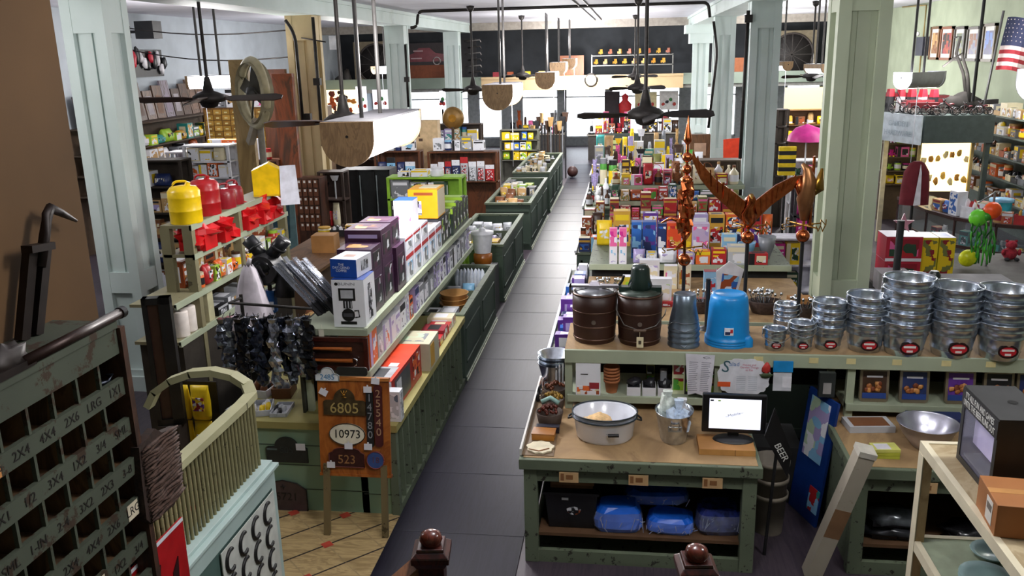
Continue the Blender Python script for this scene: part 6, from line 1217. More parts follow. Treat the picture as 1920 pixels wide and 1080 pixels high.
o = thing('red_display_tray', 'long red display tray of small packs on the kitchen platform', 'tray', (.66, 8.75, 1.161)); b = MB(); b.box(-.32, .32, -.1, .1, 0, .05, K('b4202a', .4)); b.obj('tray', o)
b = MB(); b.box(-.3, .3, -.102, -.1, .01, .03, PRINT(['white', 'red', 'crimson', 'white'], 30)); b.obj('printed_strip', o)
for i in range(2):
    b = bprint(.09, .09, .42, K('e6e2ea', .4, 0, .03), [('f', .05, .5, .95, 1, PRINT(['pink', 'magenta', 'pink', 'white'], 22)), ('f', .2, .05, .8, .4, PRINT(['white', 'lilac', 'white', 'pale blue'], 25)), ('t', 0, 0, 1, 1, 'pink')]); solo(b, 'pink_carton', f'tall pink and white carton, {["nearer the aisle", "farther from the aisle"][i]}', 'carton', (-.17 + .11 * i, 9.97, 1.301), 0, 'pink cartons')
for i, (x_, w_, h_, cs) in enumerate(((.1, .12, .44, ['2a63b0', 'navy', 'pale blue']), (.25, .16, .44, ['1f4f9c', 'pale blue', 'navy', 'purple']), (.4, .1, .42, ['navy', 'blue', 'white']), (.54, .17, .43, ['d2481f', 'orange', 'red', 'gold']), (.7, .09, .42, ['c9a02c', 'gold', 'yellow']), (.85, .2, .42, ['b9a8c8', 'lilac', 'white', 'pink']))):
    b = bprint(w_, .14, h_, K(cs[0], .4, 0, .06), [('f', .08, .08, .92, .92, PRINT(cs, 16))]); solo(b, 'toy_carton', f'{["blue", "deep blue", "narrow navy", "orange", "narrow gold", "lilac"][i]} tall carton on the higher kitchen platform', 'carton', (x_, 10.3, 1.301), 0, 'tall cartons on the higher platform')
fill('at the front of the higher kitchen platform', A1, 1.301, (.06, 9.94), (1.8, 9.94), ['box', 'box', 'bag'], ['white', 'cream', 'red', 'lilac', 'orange', 'silver'], (.1, .22), (.12, .22), (.1, .18))
fill('at the back of the higher kitchen platform', A1, 1.301, (-.4, 10.9), (1.8, 10.9), ['box', 'bag'], ['orange', 'yellow', 'lilac', 'red', 'navy', 'purple', 'gold'], (.3, .48), (.12, .22), (.12, .2))
fill('on the kitchen platform by the column', A1, 1.301, (1.1, 10.2), (1.8, 10.2), ['box', 'bowl', 'jar'], ['white', 'grey', 'pale blue', 'silver'], (.14, .3), (.14, .22), (.12, .2))
b = MB(); b.prism([(-.12, -.18), (.04, -.24), (.12, .12), (-.02, .2), (-.14, .1)], -.004, .004, K('e4e2e6', .5)); b.prism([(-.1, -.12), (.03, -.18), (.08, .05), (-.08, .08)], -.006, -.004, PRINT(['pale blue', 'blue', 'rust', 'white'], 14)); b.cyl((0, .01, -.389), (0, .01, 0), .006, BLACK, n=6); solo(b, 'hanging_card', 'white and blue angled card hanging behind the eagle vane pole', 'card', (.98, 8.22, 1.55))
island(-.75, 1.85, 12.45, 15.0, .86, 'green island of books and gifts behind the kitchen island'); riser(-.3, 1.85, 12.95, 13.6, .861, 1.18, 'first tier of the gift island', GREEN); riser(-.3, 1.85, 13.62, 14.2, .861, 1.42, 'second tier of the gift island', GREEN); riser(-.3, 1.85, 14.22, 14.95, .861, 1.58, 'top tier of the gift island', GREEN)
fill('on the front ledge of the gift island', A1, .861, (-.72, 12.5), (1.8, 12.5), ['plush', 'box', 'box', 'bag', 'book', 'box'], ['lime', 'navy', 'blue', 'rust', 'crimson', 'green', 'orange', 'navy'], (.18, .32), (.1, .18), (.12, .22), acc=['pale blue', 'lime', 'white', 'gold'])
fill('at the aisle corner of the gift island', A1, .861, (-.72, 12.85), (-.35, 12.85), ['bottle', 'jar', 'bottle'], ['black', 'rust', 'dark brown'], (.26, .36), (.07, .1), (.08, .1)); fill('at the aisle edge of the gift island', A1, .861, (-.72, 13.4), (-.35, 13.4), ['box', 'bag'], ['rust', 'dark brown', 'crimson'], (.28, .42), (.14, .18), (.14, .2)); fill('at the far aisle corner of the gift island', A1, .861, (-.72, 14.2), (-.35, 14.2), ['box', 'bag'], ['brown', 'rust', 'white', 'crimson'], (.3, .5), (.14, .18), (.14, .2))
RED = ['red', 'crimson', 'red', 'crimson', 'rust', 'green', 'olive', 'dark green', 'red', 'tan', 'blue']
fill('on the first tier of the gift island', A1, 1.181, (-.28, 13.0), (1.8, 13.0), ['box', 'box', 'book', 'box'], RED, (.1, .26), (.1, .22), (.12, .2), stack=2, acc=['white', 'pink', 'gold', 'cream']); fill('on the second tier of the gift island', A1, 1.421, (-.28, 13.66), (1.8, 13.66), ['box', 'box', 'bag'], RED, (.12, .26), (.12, .22), (.12, .2), acc=['white', 'cream', 'pink']); fill('on the top tier of the gift island', A1, 1.581, (-.28, 14.3), (1.8, 14.3), ['box', 'bag', 'plush', 'bottle'], ['pink', 'red', 'cream', 'brown', 'crimson', 'lilac', 'tan'], (.16, .36), (.1, .2), (.12, .2)); fill('behind the crest of the gift island', A1, 1.581, (-.28, 14.65), (1.8, 14.65), ['bottle', 'box', 'basket'], ['brown', 'white', 'tan', 'cream', 'dark brown', 'pink'], (.2, .4), (.1, .2), (.12, .2))
b = MB(); b.box(-.34, .34, -.12, .12, 0, .22, K('9ea2a8', .4, .2)); b.box(-.33, .33, -.122, -.12, .12, .2, K('c6c8cc', .4)); solo(b, 'grey_bread_box', 'long rounded grey box on the kitchen platform behind the eagle vane', 'box', (1.42, 11.0, 1.3)) if False else None
A_, B_ = rack_px(11.9, 1440, 447, 1532, 545, 2, 'white_rack', 'white framed rack of yellow and pink boxed toys beside the big column', 'the white toy rack', ['box'], ['yellow', 'grey', 'pink', 'dark green', 'magenta', 'yellow'], K('d8d6e2', .5), (.14, .22), (.75, .9), .3, A1)
rack_px(12.9, 1488, 352, 1530, 455, 2, 'magenta_rack', 'dark rack of magenta bagged toys near the big column', 'the magenta rack', ['bag'], ['magenta', 'magenta', 'pink'], K('2a2a2e'), (.14, .17), (.85, .98), .25, A1)
for i in range(2): pass
island(-.85, 1.7, 16.3, 19.4, .86, 'green island of black bottles and shoes halfway down the aisle')
for r_, y_ in enumerate((16.4, 16.85, 17.3)): fill(f'in {["front", "middle", "back"][r_]} file of the black bottle island', A1, .861, (-.82, y_), (.2, y_), ['bottle', 'jar', 'plush', 'bottle', 'hat'], ['black', 'black', 'dark brown', 'white', 'grey', 'silver', 'black'], (.24, .42), (.1, .2), (.12, .2), acc=['white', 'silver', 'red'])
riser(.25, 1.68, 16.4, 19.3, .861, 1.1, 'pale platform on the bottle island', SAGE)
fill('on the pale platform of the bottle island', A1, 1.101, (.28, 16.5), (1.65, 16.5), ['box', 'bag', 'box'], ['pale blue', 'teal', 'red', 'white', 'crimson'], (.16, .26), (.14, .26), (.12, .2)); fill('behind the platform of the bottle island', A1, 1.101, (.28, 17.3), (1.65, 17.3), ['bag', 'plush', 'box', 'tool'], ['dark brown', 'black', 'white', 'red', 'lilac', 'brown'], (.4, .66), (.1, .2), (.12, .2))
fill('on the crowded back of the bottle island', A1, .861, (-.8, 18.3), (.2, 18.3), ['bag', 'box', 'plush', 'jar'], ['white', 'grey', 'yellow', 'lilac', 'black', 'green'], (.34, .7), (.12, .2), (.12, .2)); fill('on the far platform of the bottle island', A1, 1.101, (.28, 18.4), (1.65, 18.4), ['box', 'bag', 'hat'], ['white', 'dark brown', 'olive', 'green', 'tan', 'lilac'], (.4, .6), (.14, .24), (.12, .2))
island(-.9, 1.7, 20.6, 24.5, .86, 'distant green island of hats and white boxes before the pale columns')
for r_, y_ in enumerate((20.7, 21.6, 22.5, 23.5)): fill(f'in row {["one", "two", "three", "four"][r_]} of the distant hat island', A1, .861, (-.88, y_), (1.65, y_), ['box', 'hat', 'bag', 'tool', 'plush'], ['white', 'black', 'silver', 'yellow', 'tan', 'teal', 'pink', 'dark brown', 'lilac', 'grey'], (.2 + .1 * r_, .55 + .12 * r_), (.12, .26), (.12, .22))
# thing clusters by the far columns
rack_px(15.5, 1395 - 98, 300, 1386, 420, 2, 'vase_rack', 'wooden rack of pale vases and bags behind the spire vane', 'the vase rack', ['bottle', 'bag', 'basket', 'jar'], ['cream', 'tan', 'white', 'rust', 'brown', 'lilac'], K('5b4a3a'), (.1, .18), (.6, .9), .3, A1)
o = thing('wooden_cabinet', 'narrow brown wooden cabinet with a square plate against the pale column', 'cabinet', (1.55, 19.6, 0)); b = MB(); b.box(-.22, .22, 0, .3, 0, 1.9, WOOD('6e4a2c', '4c321d', (3, 3, 1), .5)); b.obj('cabinet', o); b = MB(); b.box(-.13, .13, -.02, 0, 1.45, 1.72, K('b3927a')); b.obj('plate', o)
for z_ in (.9, 1.15): b = MB(); b.box(-.18, .18, -.015, 0, z_, z_ + .2, K('4a3220')); b.obj('drawer_front', o)
b = MB(); b.prism([(-.2, -.34), (.16, -.2), (.2, .34), (-.22, .3)], -.02, .02, K('d63a14', .6)); q = P(1375, 288, y=19); b.cyl((0, .02, .3), (0, .02, -q.z), .02, IRON); solo(b, 'orange_banner', 'bright orange cloth banner on a pole between the two pale columns', 'banner', tuple(q))

# ------------------------------------------------------------------ right-hand aisle
q0 = P(1478, 265, y=17); rack_px(18.5, 1452, 205, 1478, 330, 4, 'hat_stand', 'tall dark stand of straw hats beside the second pale column', 'the hat stand', ['hat'], ['tan', 'gold', 'dark brown', 'cream'], K('2f261c'), (.3, .36), (.5, .7), .3, A1)
for i, (x_, c_, lb) in enumerate(((1512, 'magenta', 'bright magenta open parasol above the dark stand'), (1548, '22b0d8', 'cyan open parasol half hidden by the big column'))):
    q = P(x_ + 6 * i, 262, y=17.2 + .75 * i); o = thing('parasol', lb, 'parasol', (q.x, q.y, 0)); b = MB(); b.lathe([(.36, q.z - .02), (.34, q.z + .08), (.22, q.z + .22), (0, q.z + .3)], K(c_, .5), 12, cap=False); b.obj('canopy', o); b = MB(); b.cyl((0, 0, 0), (0, 0, q.z + .38), .015, K('white')); b.obj('pole', o)
q = P(1463, 300, y=16.6); o = thing('striped_shirt', 'yellow and black striped shirt on a stand beside the straw hats', 'shirt', (q.x + .12, 16.6, 0)); b = MB(); b.cyl((0, .05, 0), (0, .05, q.z), .02, BLACK); b.obj('stand', o)
for k in range(7): b = MB(); b.frus(.3, .1, .3 + .01, .1, q.z - .28 + .075 * k, q.z - .28 + .075 * (k + 1) - .001, K('yellow' if k % 2 == 0 else 'black', .7)); b.obj('stripe', o)
rack_px(17.6, 1480, 300, 1556, 420, 3, 'white_wire_rack', 'white wire rack of green and brown bagged goods by the big column', 'the white wire rack', ['bag', 'box', 'plush'], ['dark green', 'brown', 'tan', 'crimson', 'black', 'pink'], K('d6d6da'), (.16, .24), (.6, .9), .3, A1)
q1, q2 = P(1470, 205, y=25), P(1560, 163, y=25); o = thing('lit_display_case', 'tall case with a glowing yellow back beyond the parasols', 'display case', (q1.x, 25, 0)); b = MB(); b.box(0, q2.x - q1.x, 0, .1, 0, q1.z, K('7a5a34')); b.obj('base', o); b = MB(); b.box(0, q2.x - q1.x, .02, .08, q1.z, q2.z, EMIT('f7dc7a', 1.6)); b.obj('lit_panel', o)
rack_px(24.2, 1470, 205, 1560, 262, 2, 'craft_rack', 'brown rack of gold and yellow goods below the glowing case', 'the craft rack', ['box', 'bag', 'hat'], ['gold', 'brown', 'yellow', 'rust', 'tan'], K('6e4a2c'), (.16, .3), (.6, .9), .3, A1)
# island with grey cartons, red and yellow boxes behind the pails
island(2.6, 5.2, 8.1, 10.9, .86, 'green island behind the tallest pails', edge=K('6a6a6a')); riser(2.62, 5.18, 8.15, 10.85, .861, 1.25, 'grey platform behind the pails', K('5d5a55', .8))
for i, (x_, y_, w_, d_, h_, c_, lb) in enumerate(((3.25, 8.55, .7, .34, .19, '8f8c8e', 'long flat grey carton with round holes behind the pails'), (3.3, 8.6, .66, .34, .07, '7e7b7d', 'second flat grey carton lying on the first'), (3.85, 8.5, .4, .3, .15, 'b4b2b6', 'short pale grey carton between two pail stacks'), (4.3, 8.6, .42, .3, .2, '9a999c', 'grey carton near the flag side of the pails'), (2.72, 9.1, .3, .3, .2, 'c9c4cc', 'white carton base beside the black post'))):
    b = bprint(w_, d_, h_, K(c_, .6, 0, .08), [('f', .15, .2, .25, .8, 'black'), ('f', .7, .2, .8, .8, 'black')]); solo(b, 'grey_carton', lb, 'carton', (x_, y_, 1.251 + (.191 if i == 1 else 0)))
for i in range(2): b = bprint(.36, .34, .26, K('b32038', .4, 0, .05), [('f', .0, .0, 1, .12, 'white'), ('f', .1, .2, .9, .9, PRINT(['crimson', 'red', 'dark green', 'pink'], 10)), ('t', 0, 0, 1, 1, 'e6e2ee')]); solo(b, 'red_appliance_carton', f'red and white appliance carton behind the iron pump, {["lower", "upper"][i]} of two', 'carton', (2.86, 9.45, 1.251 + .262 * i), 0, 'red appliance cartons')
for i in range(2): b = bprint(.16, .3, .5, K('dcc81c', .4, 0, .05), [('f', .05, .05, .95, .95, PRINT(['yellow', 'yellow', 'crimson', 'olive'], 22)), ('t', 0, 0, 1, 1, 'e6e2ee'), ('t', .2, .2, .8, .8, '5a7ac0')]); solo(b, 'yellow_toy_carton', f'tall yellow patterned carton beside the red appliance cartons, {["nearer them", "farther from them"][i]}', 'carton', (3.14 + .17 * i, 9.5, 1.251), 0, 'yellow patterned cartons')
b = MB(); pts = []
for k in range(10): a = PI / 2 + k * PI / 5; r_ = .11 if k % 2 == 0 else .045; pts.append((r_ * math.cos(a), r_ * math.sin(a)))
b.prism(pts, -.01, .01, K('c88a9c', .4)); b.cyl((0, .012, -.05), (0, .03, -.12), .012, BLACK); q = P(1672, 438, y=9.3); solo(b, 'pink_star', 'pink star ornament standing on the red appliance cartons', 'ornament', (2.86, 9.38, 1.895))
o = thing('lure_stand', 'wire stand hung with bright green, orange and yellow plastic scoops', 'stand', (4.05, 10.2, 1.251)); b = MB(); b.cyl((0, 0, 0), (0, 0, .85), .012, K('8c8c90', .3, .8)); b.tube([(0, 0, .85), (-.1, -.12, .82), (-.22, -.15, .75)], .008, K('8c8c90', .3, .8)); b.obj('pole', o)
for i, (x_, z_, c_, r_) in enumerate(((-.2, .58, '6fd83a', .1), (-.06, .66, 'f0561c', .1), (-.12, .6, '3f9a2c', .06), (-.26, .12, 'd8e01c', .1))): b = MB(); b.lathe([(0, -.03), (r_ * .8, -.02), (r_, .02), (r_ * .96, .025), (r_ * .7, -.005), (0, -.01)], K(c_, .3), 18, (x_, -.16, z_), axis='y'); b.obj('plastic_scoop', o)
for i in range(26): b = MB(); x_, z_ = -.16 + rnd.uniform(-.12, .14), .3 + rnd.uniform(-.17, .22); b.tube([(x_, -.15, z_ + .12), (x_ + rnd.uniform(-.03, .03), -.18, z_), (x_ + rnd.uniform(-.04, .04), -.15, z_ - .1)], .01, K(['2f8a2a', '49b033', '1f6a26'][i % 3], .3), 5); b.obj('green_strand', o)
# curved glass showcase
pl = [(4.82, 16.2), (4.9, 14.9), (5.1, 14.2), (5.5, 13.65), (6.1, 13.35), (6.9, 13.25)]; o = thing('glass_showcase', 'curved dark-framed glass showcase full of small goods', 'showcase', (5.5, 13.65, 0)); C0 = Vector((5.5, 13.65, 0)); SHW = K('3b2420', .35)
b = MB()
for z_, w_ in ((1.05, .07), (.62, .03), (.14, .1)):
    for p, q in zip(pl, pl[1:]): b.bar(Vector((*p, z_)) - C0, Vector((*q, z_)) - C0, w_, .05, SHW)
b.obj('frame_rail', o)
for p in pl: b = MB(); b.cyl(Vector((*p, .0)) - C0, Vector((*p, 1.05)) - C0, .022, SHW, n=6); b.obj('frame_post', o)
b = MB()
for p, q in zip(pl, pl[1:]): b.bar(Vector((*p, .6)) - C0, Vector((*q, .6)) - C0, .008, .86, GLASS('9aa8b0', .14))
b.obj('front_glass', o)
off = [(x_ + .62, y_ + .35) for x_, y_ in pl]
for z_, nm in ((.2, 'base_board'), (.6, 'glass_shelf'), (1.06, 'glass_top')):
    b = MB(); vs = [(x_ - C0.x, y_ - C0.y, z_) for x_, y_ in pl] + [(x_ - C0.x, y_ - C0.y, z_) for x_, y_ in off]; n_ = len(pl); b.add(vs, [(i + 1, i, i + n_, i + n_ + 1) for i in range(n_ - 1)], K('2b221f', .5) if z_ < .3 else GLASS('8d979c', .35)); b.obj(nm, o)
for i, (p, q) in enumerate(zip(pl[1:], pl[2:])):
    for j, z_ in enumerate((.205, .605)):
        a = (p[0] + .12, p[1] + .1); c = (q[0] + .12, q[1] + .1); fill(f'inside the glass showcase {["base", "upper level"][j]}', 'from the far end', z_, a, c, ['box', 'bag', 'plush', 'tray'], ['navy', 'silver', 'crimson', 'black', 'grey', 'brown', 'white', 'teal'], (.1, .24), (.12, .24), (.1, .2))
for i, (p, q) in enumerate(zip(pl[1:], pl[2:])): fill('on top of the curved showcase', 'from the far end', 1.062, (p[0] + .08, p[1] + .06), (q[0] + .08, q[1] + .06), ['box', 'tray', 'jar', 'box', 'bag'], ['copper', 'white', 'red', 'cream', 'rust', 'tan', 'pale blue', 'yellow', 'blue'], (.14, .4), (.12, .26), (.12, .22), acc=['gold', 'white', 'crimson'])
b = MB(); b.lathe([(.13, 0), (.15, .3), (.16, .31)], K('2ab4d0', .4), 20); b.lathe([(.17, .3), (.17, .34), (0, .35)], K('pale blue', .4), 20); q = P(1855, 385, y=13.0); solo(b, 'turquoise_bucket', 'turquoise lidded bucket on top of the showcase beside toy boxes', 'bucket', (5.65, 13.95, 1.065))
o = thing('red_gown', 'dark red gown with a white front displayed on a stand', 'gown', (3.95, 12.6, 0)); b = MB(); b.cyl((0, .05, 0), (0, .05, 2.1), .02, BLACK); b.box(-.2, .2, -.12, .2, 0, .03, BLACK); b.obj('stand', o)
b = MB(); b.lathe([(.2, 1.55), (.19, 1.8), (.17, 2.0), (.1, 2.12), (.05, 2.15)], K('6a1220', .8), 16, sy=.55); b.obj('robe', o); b = MB(); b.prism([(-.04, 1.55), (.05, 1.56), (.03, 2.0), (.01, 2.12)], -.125, -.115, K('e2dfe6', .7)); b.obj('white_front', o)
# canopy shelf with wagons, lit cabinet below
o = thing('canopy_cabinet', 'dark grey-green canopy cabinet with a pale sign on its angled face', 'cabinet', (5.75, 16.4, 0)); m = K('3c4744', .6)
b = MB(); b.prism([(-1.0, 1.1), (-.55, 0), (.62, 0), (.62, 2.4), (-1.0, 2.4)], 2.0, 2.48, m, 'xy'); b.obj('canopy', o)
b = MB(); b.T = Matrix.Translation((-.8, .53, 2.23)) @ Matrix.Rotation(-math.atan2(1.1, .4) , 4, 'Z'); b.box(-.6, .6, -.03, -.0, -.26, .26, K('b9c3c8', .6)); b.obj('pale_sign', o)
for k in range(2): text('HARDWARE' if k else 'GARDEN', .14, K('96a4ac', .6), o, (-.86 + .0, .5, 2.31 - .17 * k), (PI / 2, 0, -math.atan2(1.1, .4)), 'faint_lettering', .001)
for x_, y_ in ((-.95, 2.3), (-.9, 1.0), (.57, .1), (.57, 2.3)): b = MB(); b.box(x_ - .04, x_ + .04, y_ - .04, y_ + .04, 0, 2.0, K('c9c0a0', .6) if x_ < -.85 else m); b.obj('post', o)
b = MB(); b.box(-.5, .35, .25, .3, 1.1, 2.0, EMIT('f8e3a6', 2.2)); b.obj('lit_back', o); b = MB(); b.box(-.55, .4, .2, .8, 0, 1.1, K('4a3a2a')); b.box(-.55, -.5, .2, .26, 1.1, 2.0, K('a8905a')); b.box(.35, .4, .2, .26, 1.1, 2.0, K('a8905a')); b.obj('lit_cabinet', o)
for k in range(14): b = MB(); b.blob((-.43 + .12 * (k % 7), .235, 1.25 + .4 * (k // 7) + rnd.uniform(0, .15)), (.05, .012, .06), K(['e2b04a', 'f0dca0', 'c98a34'][k % 3], .5), 7, .8, k); b.obj('hanging_ornament', o)
def wagon(p, s, lb, rz=0, hd=True):
    o = thing('red_wagon', lb, 'wagon', p, rz, 'wagons and carts on the canopy'); m = K('6c2228', .35, 0, .2); b = MB(); b.box(-.4 * s, .4 * s, -.2 * s, .2 * s, .2 * s, .36 * s, m); b.box(-.36 * s, .36 * s, -.17 * s, .17 * s, .355 * s, .362 * s, K('3a1a1c')); b.obj('body', o)
    for sx in (-1, 1):
        for sy in (-1, 1):
            b = MB(); c_ = (sx * .27 * s, sy * .22 * s, .14 * s); b.tube([(c_[0] + .13 * s * math.cos(a), c_[1], c_[2] + .13 * s * math.sin(a)) for a in [2 * PI * k / 16 for k in range(17)]], .018 * s, BLACK, 6)
            for k in range(4): a = k * PI / 4; b.cyl((c_[0] - .12 * s * math.cos(a), c_[1], c_[2] - .12 * s * math.sin(a)), (c_[0] + .12 * s * math.cos(a), c_[1], c_[2] + .12 * s * math.sin(a)), .006 * s, K('d8c8c0'), n=5)
            b.obj('wheel', o)
    if hd: b = MB(); b.tube([(-.4 * s, 0, .25 * s), (-.6 * s, 0, .6 * s), (-.62 * s, 0, .72 * s)], .012 * s, BLACK); b.tube([(-.62 * s, -.07 * s, .72 * s), (-.62 * s, .07 * s, .72 * s)], .014 * s, BLACK); b.obj('handle', o)
for i, (x_, y_, s_, r_) in enumerate(((5.0, 18.2, .9, .3), (5.3, 17.25, .65, .1), (5.25, 16.72, .6, -.1), (5.95, 18.5, .7, 0), (5.9, 17.9, .6, .2))): wagon((x_, y_, 2.481), s_, ['red wagon at the column end of the canopy top', 'small red wagon above the pale sign', 'dark red wagon near the old plough', 'red wagon standing behind the small one', 'red wagon behind the old plough'][i], r_, i != 2)
for i in range(5): 
    q = (4.95 + .16 * i, 17.75 - .12 * i, 2.481); b = MB(); b.frus(.12, .1, .12, .1, 0, .28, K('e6e6ea' if i % 2 else '1c1c20', .5)); b.frus(.13, .11, .1, .08, .28, .42, K('b02030', .5)); solo(b, 'boxed_doll', f'{"white" if i % 2 else "black"} and red boxed doll, {ORD[i]} from the column on the canopy top', 'doll', q, .4, 'boxed dolls on the canopy')
o = thing('antique_plough', 'antique iron plough with curved handles on top of the canopy', 'plough', (6.0, 17.0, 2.481)); IR = K('1a1613', .85, 0, .2)
b = MB(); b.bar((-.6, 0, .14), (.6, 0, .2), .1, .08, IR); b.blob((0, 0, .2), (.3, .1, .16), IR, 12, .4, 2); b.box(-.5, .5, -.05, .05, 0, .1, IR); b.obj('beam', o)
for s_ in (-1, 1): b = MB(); b.tube([(.1, s_ * .06, .2), (.0, s_ * .1, .7), (-.15, s_ * .13, 1.05), (-.3 if s_ < 0 else -.1, s_ * .15, 1.15 + .2 * s_), (-.45 if s_ < 0 else -.2, s_ * .15, 1.08 + .25 * s_)], [.035, .03, .028, .024, .02], IR, 8); b.obj('handle', o)
q1, q2 = P(1848, 192, y=16.9), P(1882, 20, y=16.9); q1 = Vector((6.33, 16.9, 2.48)); o = thing('american_flag', 'american flag hanging from a dark staff on the canopy', 'flag', (6.33, 16.9, 2.481)); b = MB(); b.cyl((0, 0, 0), (q2.x - q1.x, 0, q2.z - 2.48), .022, BLACK, n=8); b.obj('staff', o)
q = P(1873, 38, y=16.9) - Vector(o.location); FW, FH = .92, .9; m1, m2, m3 = K('8e1c28', .7, 0, 0), K('c9b9b8', .7, 0, 0), K('262c4c', .7, 0, 0); b = MB()
def fpt(u, v): return (q.x + .14 + u * FW - .08 * v, .06 * math.sin(u * 9 + v * 2), q.z + .05 - v * FH - .1 * u + .02 * math.sin(u * 9))
for k in range(13):
    for j in range(12):
        mm = m3 if (j < 6 and k < 7) else (m1 if k % 2 == 0 else m2); u0, u1, v0, v1 = j / 12, (j + 1) / 12, k / 13, (k + 1) / 13
        b.add([fpt(u0, v0), fpt(u0, v1), fpt(u1, v1), fpt(u1, v0)], [(0, 1, 2, 3)], mm)
for r_ in range(6):
    for c_ in range(7): u, v = (c_ + .4 + .5 * (r_ % 2) * .5) / 15, (r_ + .6) / 12.5; p = fpt(u, v); b.box(p[0] - .009, p[0] + .009, p[1] - .004, p[1] - .002, p[2] - .009, p[2] + .009, m2)
b.obj('cloth', o)
q = P(1845, 0, y=12.5); q2 = P(1824, 190, y=12.5); o = thing('hanging_pole', 'slim black pole hanging from the ceiling before the framed pictures', 'pole', (q2.x, 12.5, q2.z)); b = MB(); b.cyl((0, 0, 0), (0, 0, ZC - q2.z), .022, BLACK, n=8); b.obj('pole', o)
# framed pictures on the side wall
fy = [(P(px, 85, x=XR).y, P(px, 85, x=XR).y) for px in ()]
for i, (pl_, pr_, cfr, cs) in enumerate(((1741, 1761, '6a4a2c', ['8c6a48', 'brown', 'tan']), (1760, 1786, '7a4426', ['crimson', 'rust', 'black']), (1785, 1809, '3f3a34', ['grey', 'olive', '5a6658']), (1809, 1836, '4a4640', ['6a6a88', 'grey', 'brown']), (1838, 1866, '4c4028', ['navy', '2a2a6a', 'blue']))):
    ya, yb = P(pr_, 85, x=XR - .05).y, P(pl_, 85, x=XR - .05).y; yc = (ya + yb) / 2; z1, z0 = P((pl_ + pr_) / 2, 50 if i < 4 else 44, x=XR - .05).z, P((pl_ + pr_) / 2, 112 + i, x=XR - .05).z; wd = (yb - ya) * .86; o = thing('framed_picture', f'tall framed picture with {["tan", "dark red", "grey-green", "pale violet", "deep blue"][i]} image on the pale green wall', 'picture', (XR - .03, yc, z0), 0, 'framed pictures on the side wall')
    b = MB(); h = z1 - z0
    for a, c, z_, zz in ((-wd / 2, wd / 2, 0, .06), (-wd / 2, wd / 2, h - .06, h), (-wd / 2, -wd / 2 + .07, 0, h), (wd / 2 - .07, wd / 2, 0, h)): b.box(-.03, .03, a, c, z_, zz, K(cfr, .4))
    b.obj('frame', o); b = MB(); b.box(-.0, .02, -wd / 2 + .05, wd / 2 - .05, .05, h - .05, K('cfcdc8', .5)); b.box(-.004, .0, -wd / 2 + .13, wd / 2 - .13, .15, h - .15, PRINT(cs, 7)); b.obj('print', o)
q = P(1729, 82, x=XR - .1); o = thing('meter_box', 'dark blue wall box with a small lamp and copper conduit', 'meter box', (XR - .1, q.y, q.z - .25)); b = MB(); b.box(-.07, .08, -.28, .28, -.05, .42, K('232838', .5)); b.obj('box', o); b = MB(); b.sph((-.1, .1, .5), .06, K('e8e8e8', .3), 8); b.obj('small_lamp', o); b = MB(); b.tube([(0, -.05, .42), (0, -.05, 1.2), (0, 2.0, 1.25)], .02, K('8c7a4a')); b.tube([(0, 0, -.05), (0, 0, -1.2)], .02, K('8c7a4a')); b.obj('conduit', o)
# wall shelving of the right-hand aisle
o = shelf_unit('tool_shelving', 'long green-grey wall shelving of small tools under the pictures', 'shelf', 7.0, 7.58, 14.6, 22.5, [.8, 1.2, 1.6, 2.0, 2.35], K('59665e', .6), back='e')
for i, z_ in enumerate((.8, 1.2, 1.6, 2.0, 2.35)): fill(f'on {["lowest", "second", "third", "fourth", "top"][i]} board of the wall shelving', 'from the far end', z_ + .001, (7.03, 22.2), (7.03, 14.8), ['box', 'box', 'jar', 'tray'], ['copper', 'rust', 'brown', 'white', 'tan', 'orange', 'black', 'grey', 'cream'] if i < 4 else ['cream', 'tan', 'white', 'grey'], (.12, .27), (.14, .36), (.14, .3))
for i, (x0, x1) in enumerate(((1658, 1745),)): rack_px(19.4, x0, 242, x1, 345, 4, 'side_shelf_rack', 'wooden shelf rack of small bright goods under the canopy', 'the canopy rack', ['box', 'bag', 'jar', 'plush'], ['orange', 'yellow', 'lime', 'pink', 'white', 'black', 'magenta', 'brown', 'cream'], K('5b4a36'), (.12, .24), (.5, .85), .3, A1)
fill('on the ledge between column and gown', A1, 1.251, (4.3, 10.4), (5.1, 10.4), ['box', 'basket', 'plush', 'jar'], ['gold', 'tan', 'white', 'pink', 'crimson', 'lilac'], (.2, .4), (.16, .26), (.16, .24))
island(5.4, 6.9, 9.0, 12.2, .86, 'green island near the pale wall holding toys', edge=K('4a3a30'))
for r_, y_ in enumerate((9.2, 10.0, 10.9)): fill(f'in row {["one", "two", "three"][r_]} of the toy island by the wall', A1, .861, (5.45, y_), (6.85, y_), ['box', 'plush', 'bag', 'box'], ['red', 'yellow', 'blue', 'crimson', 'purple', 'white', 'tan', 'orange'], (.25, .5), (.16, .3), (.16, .24))

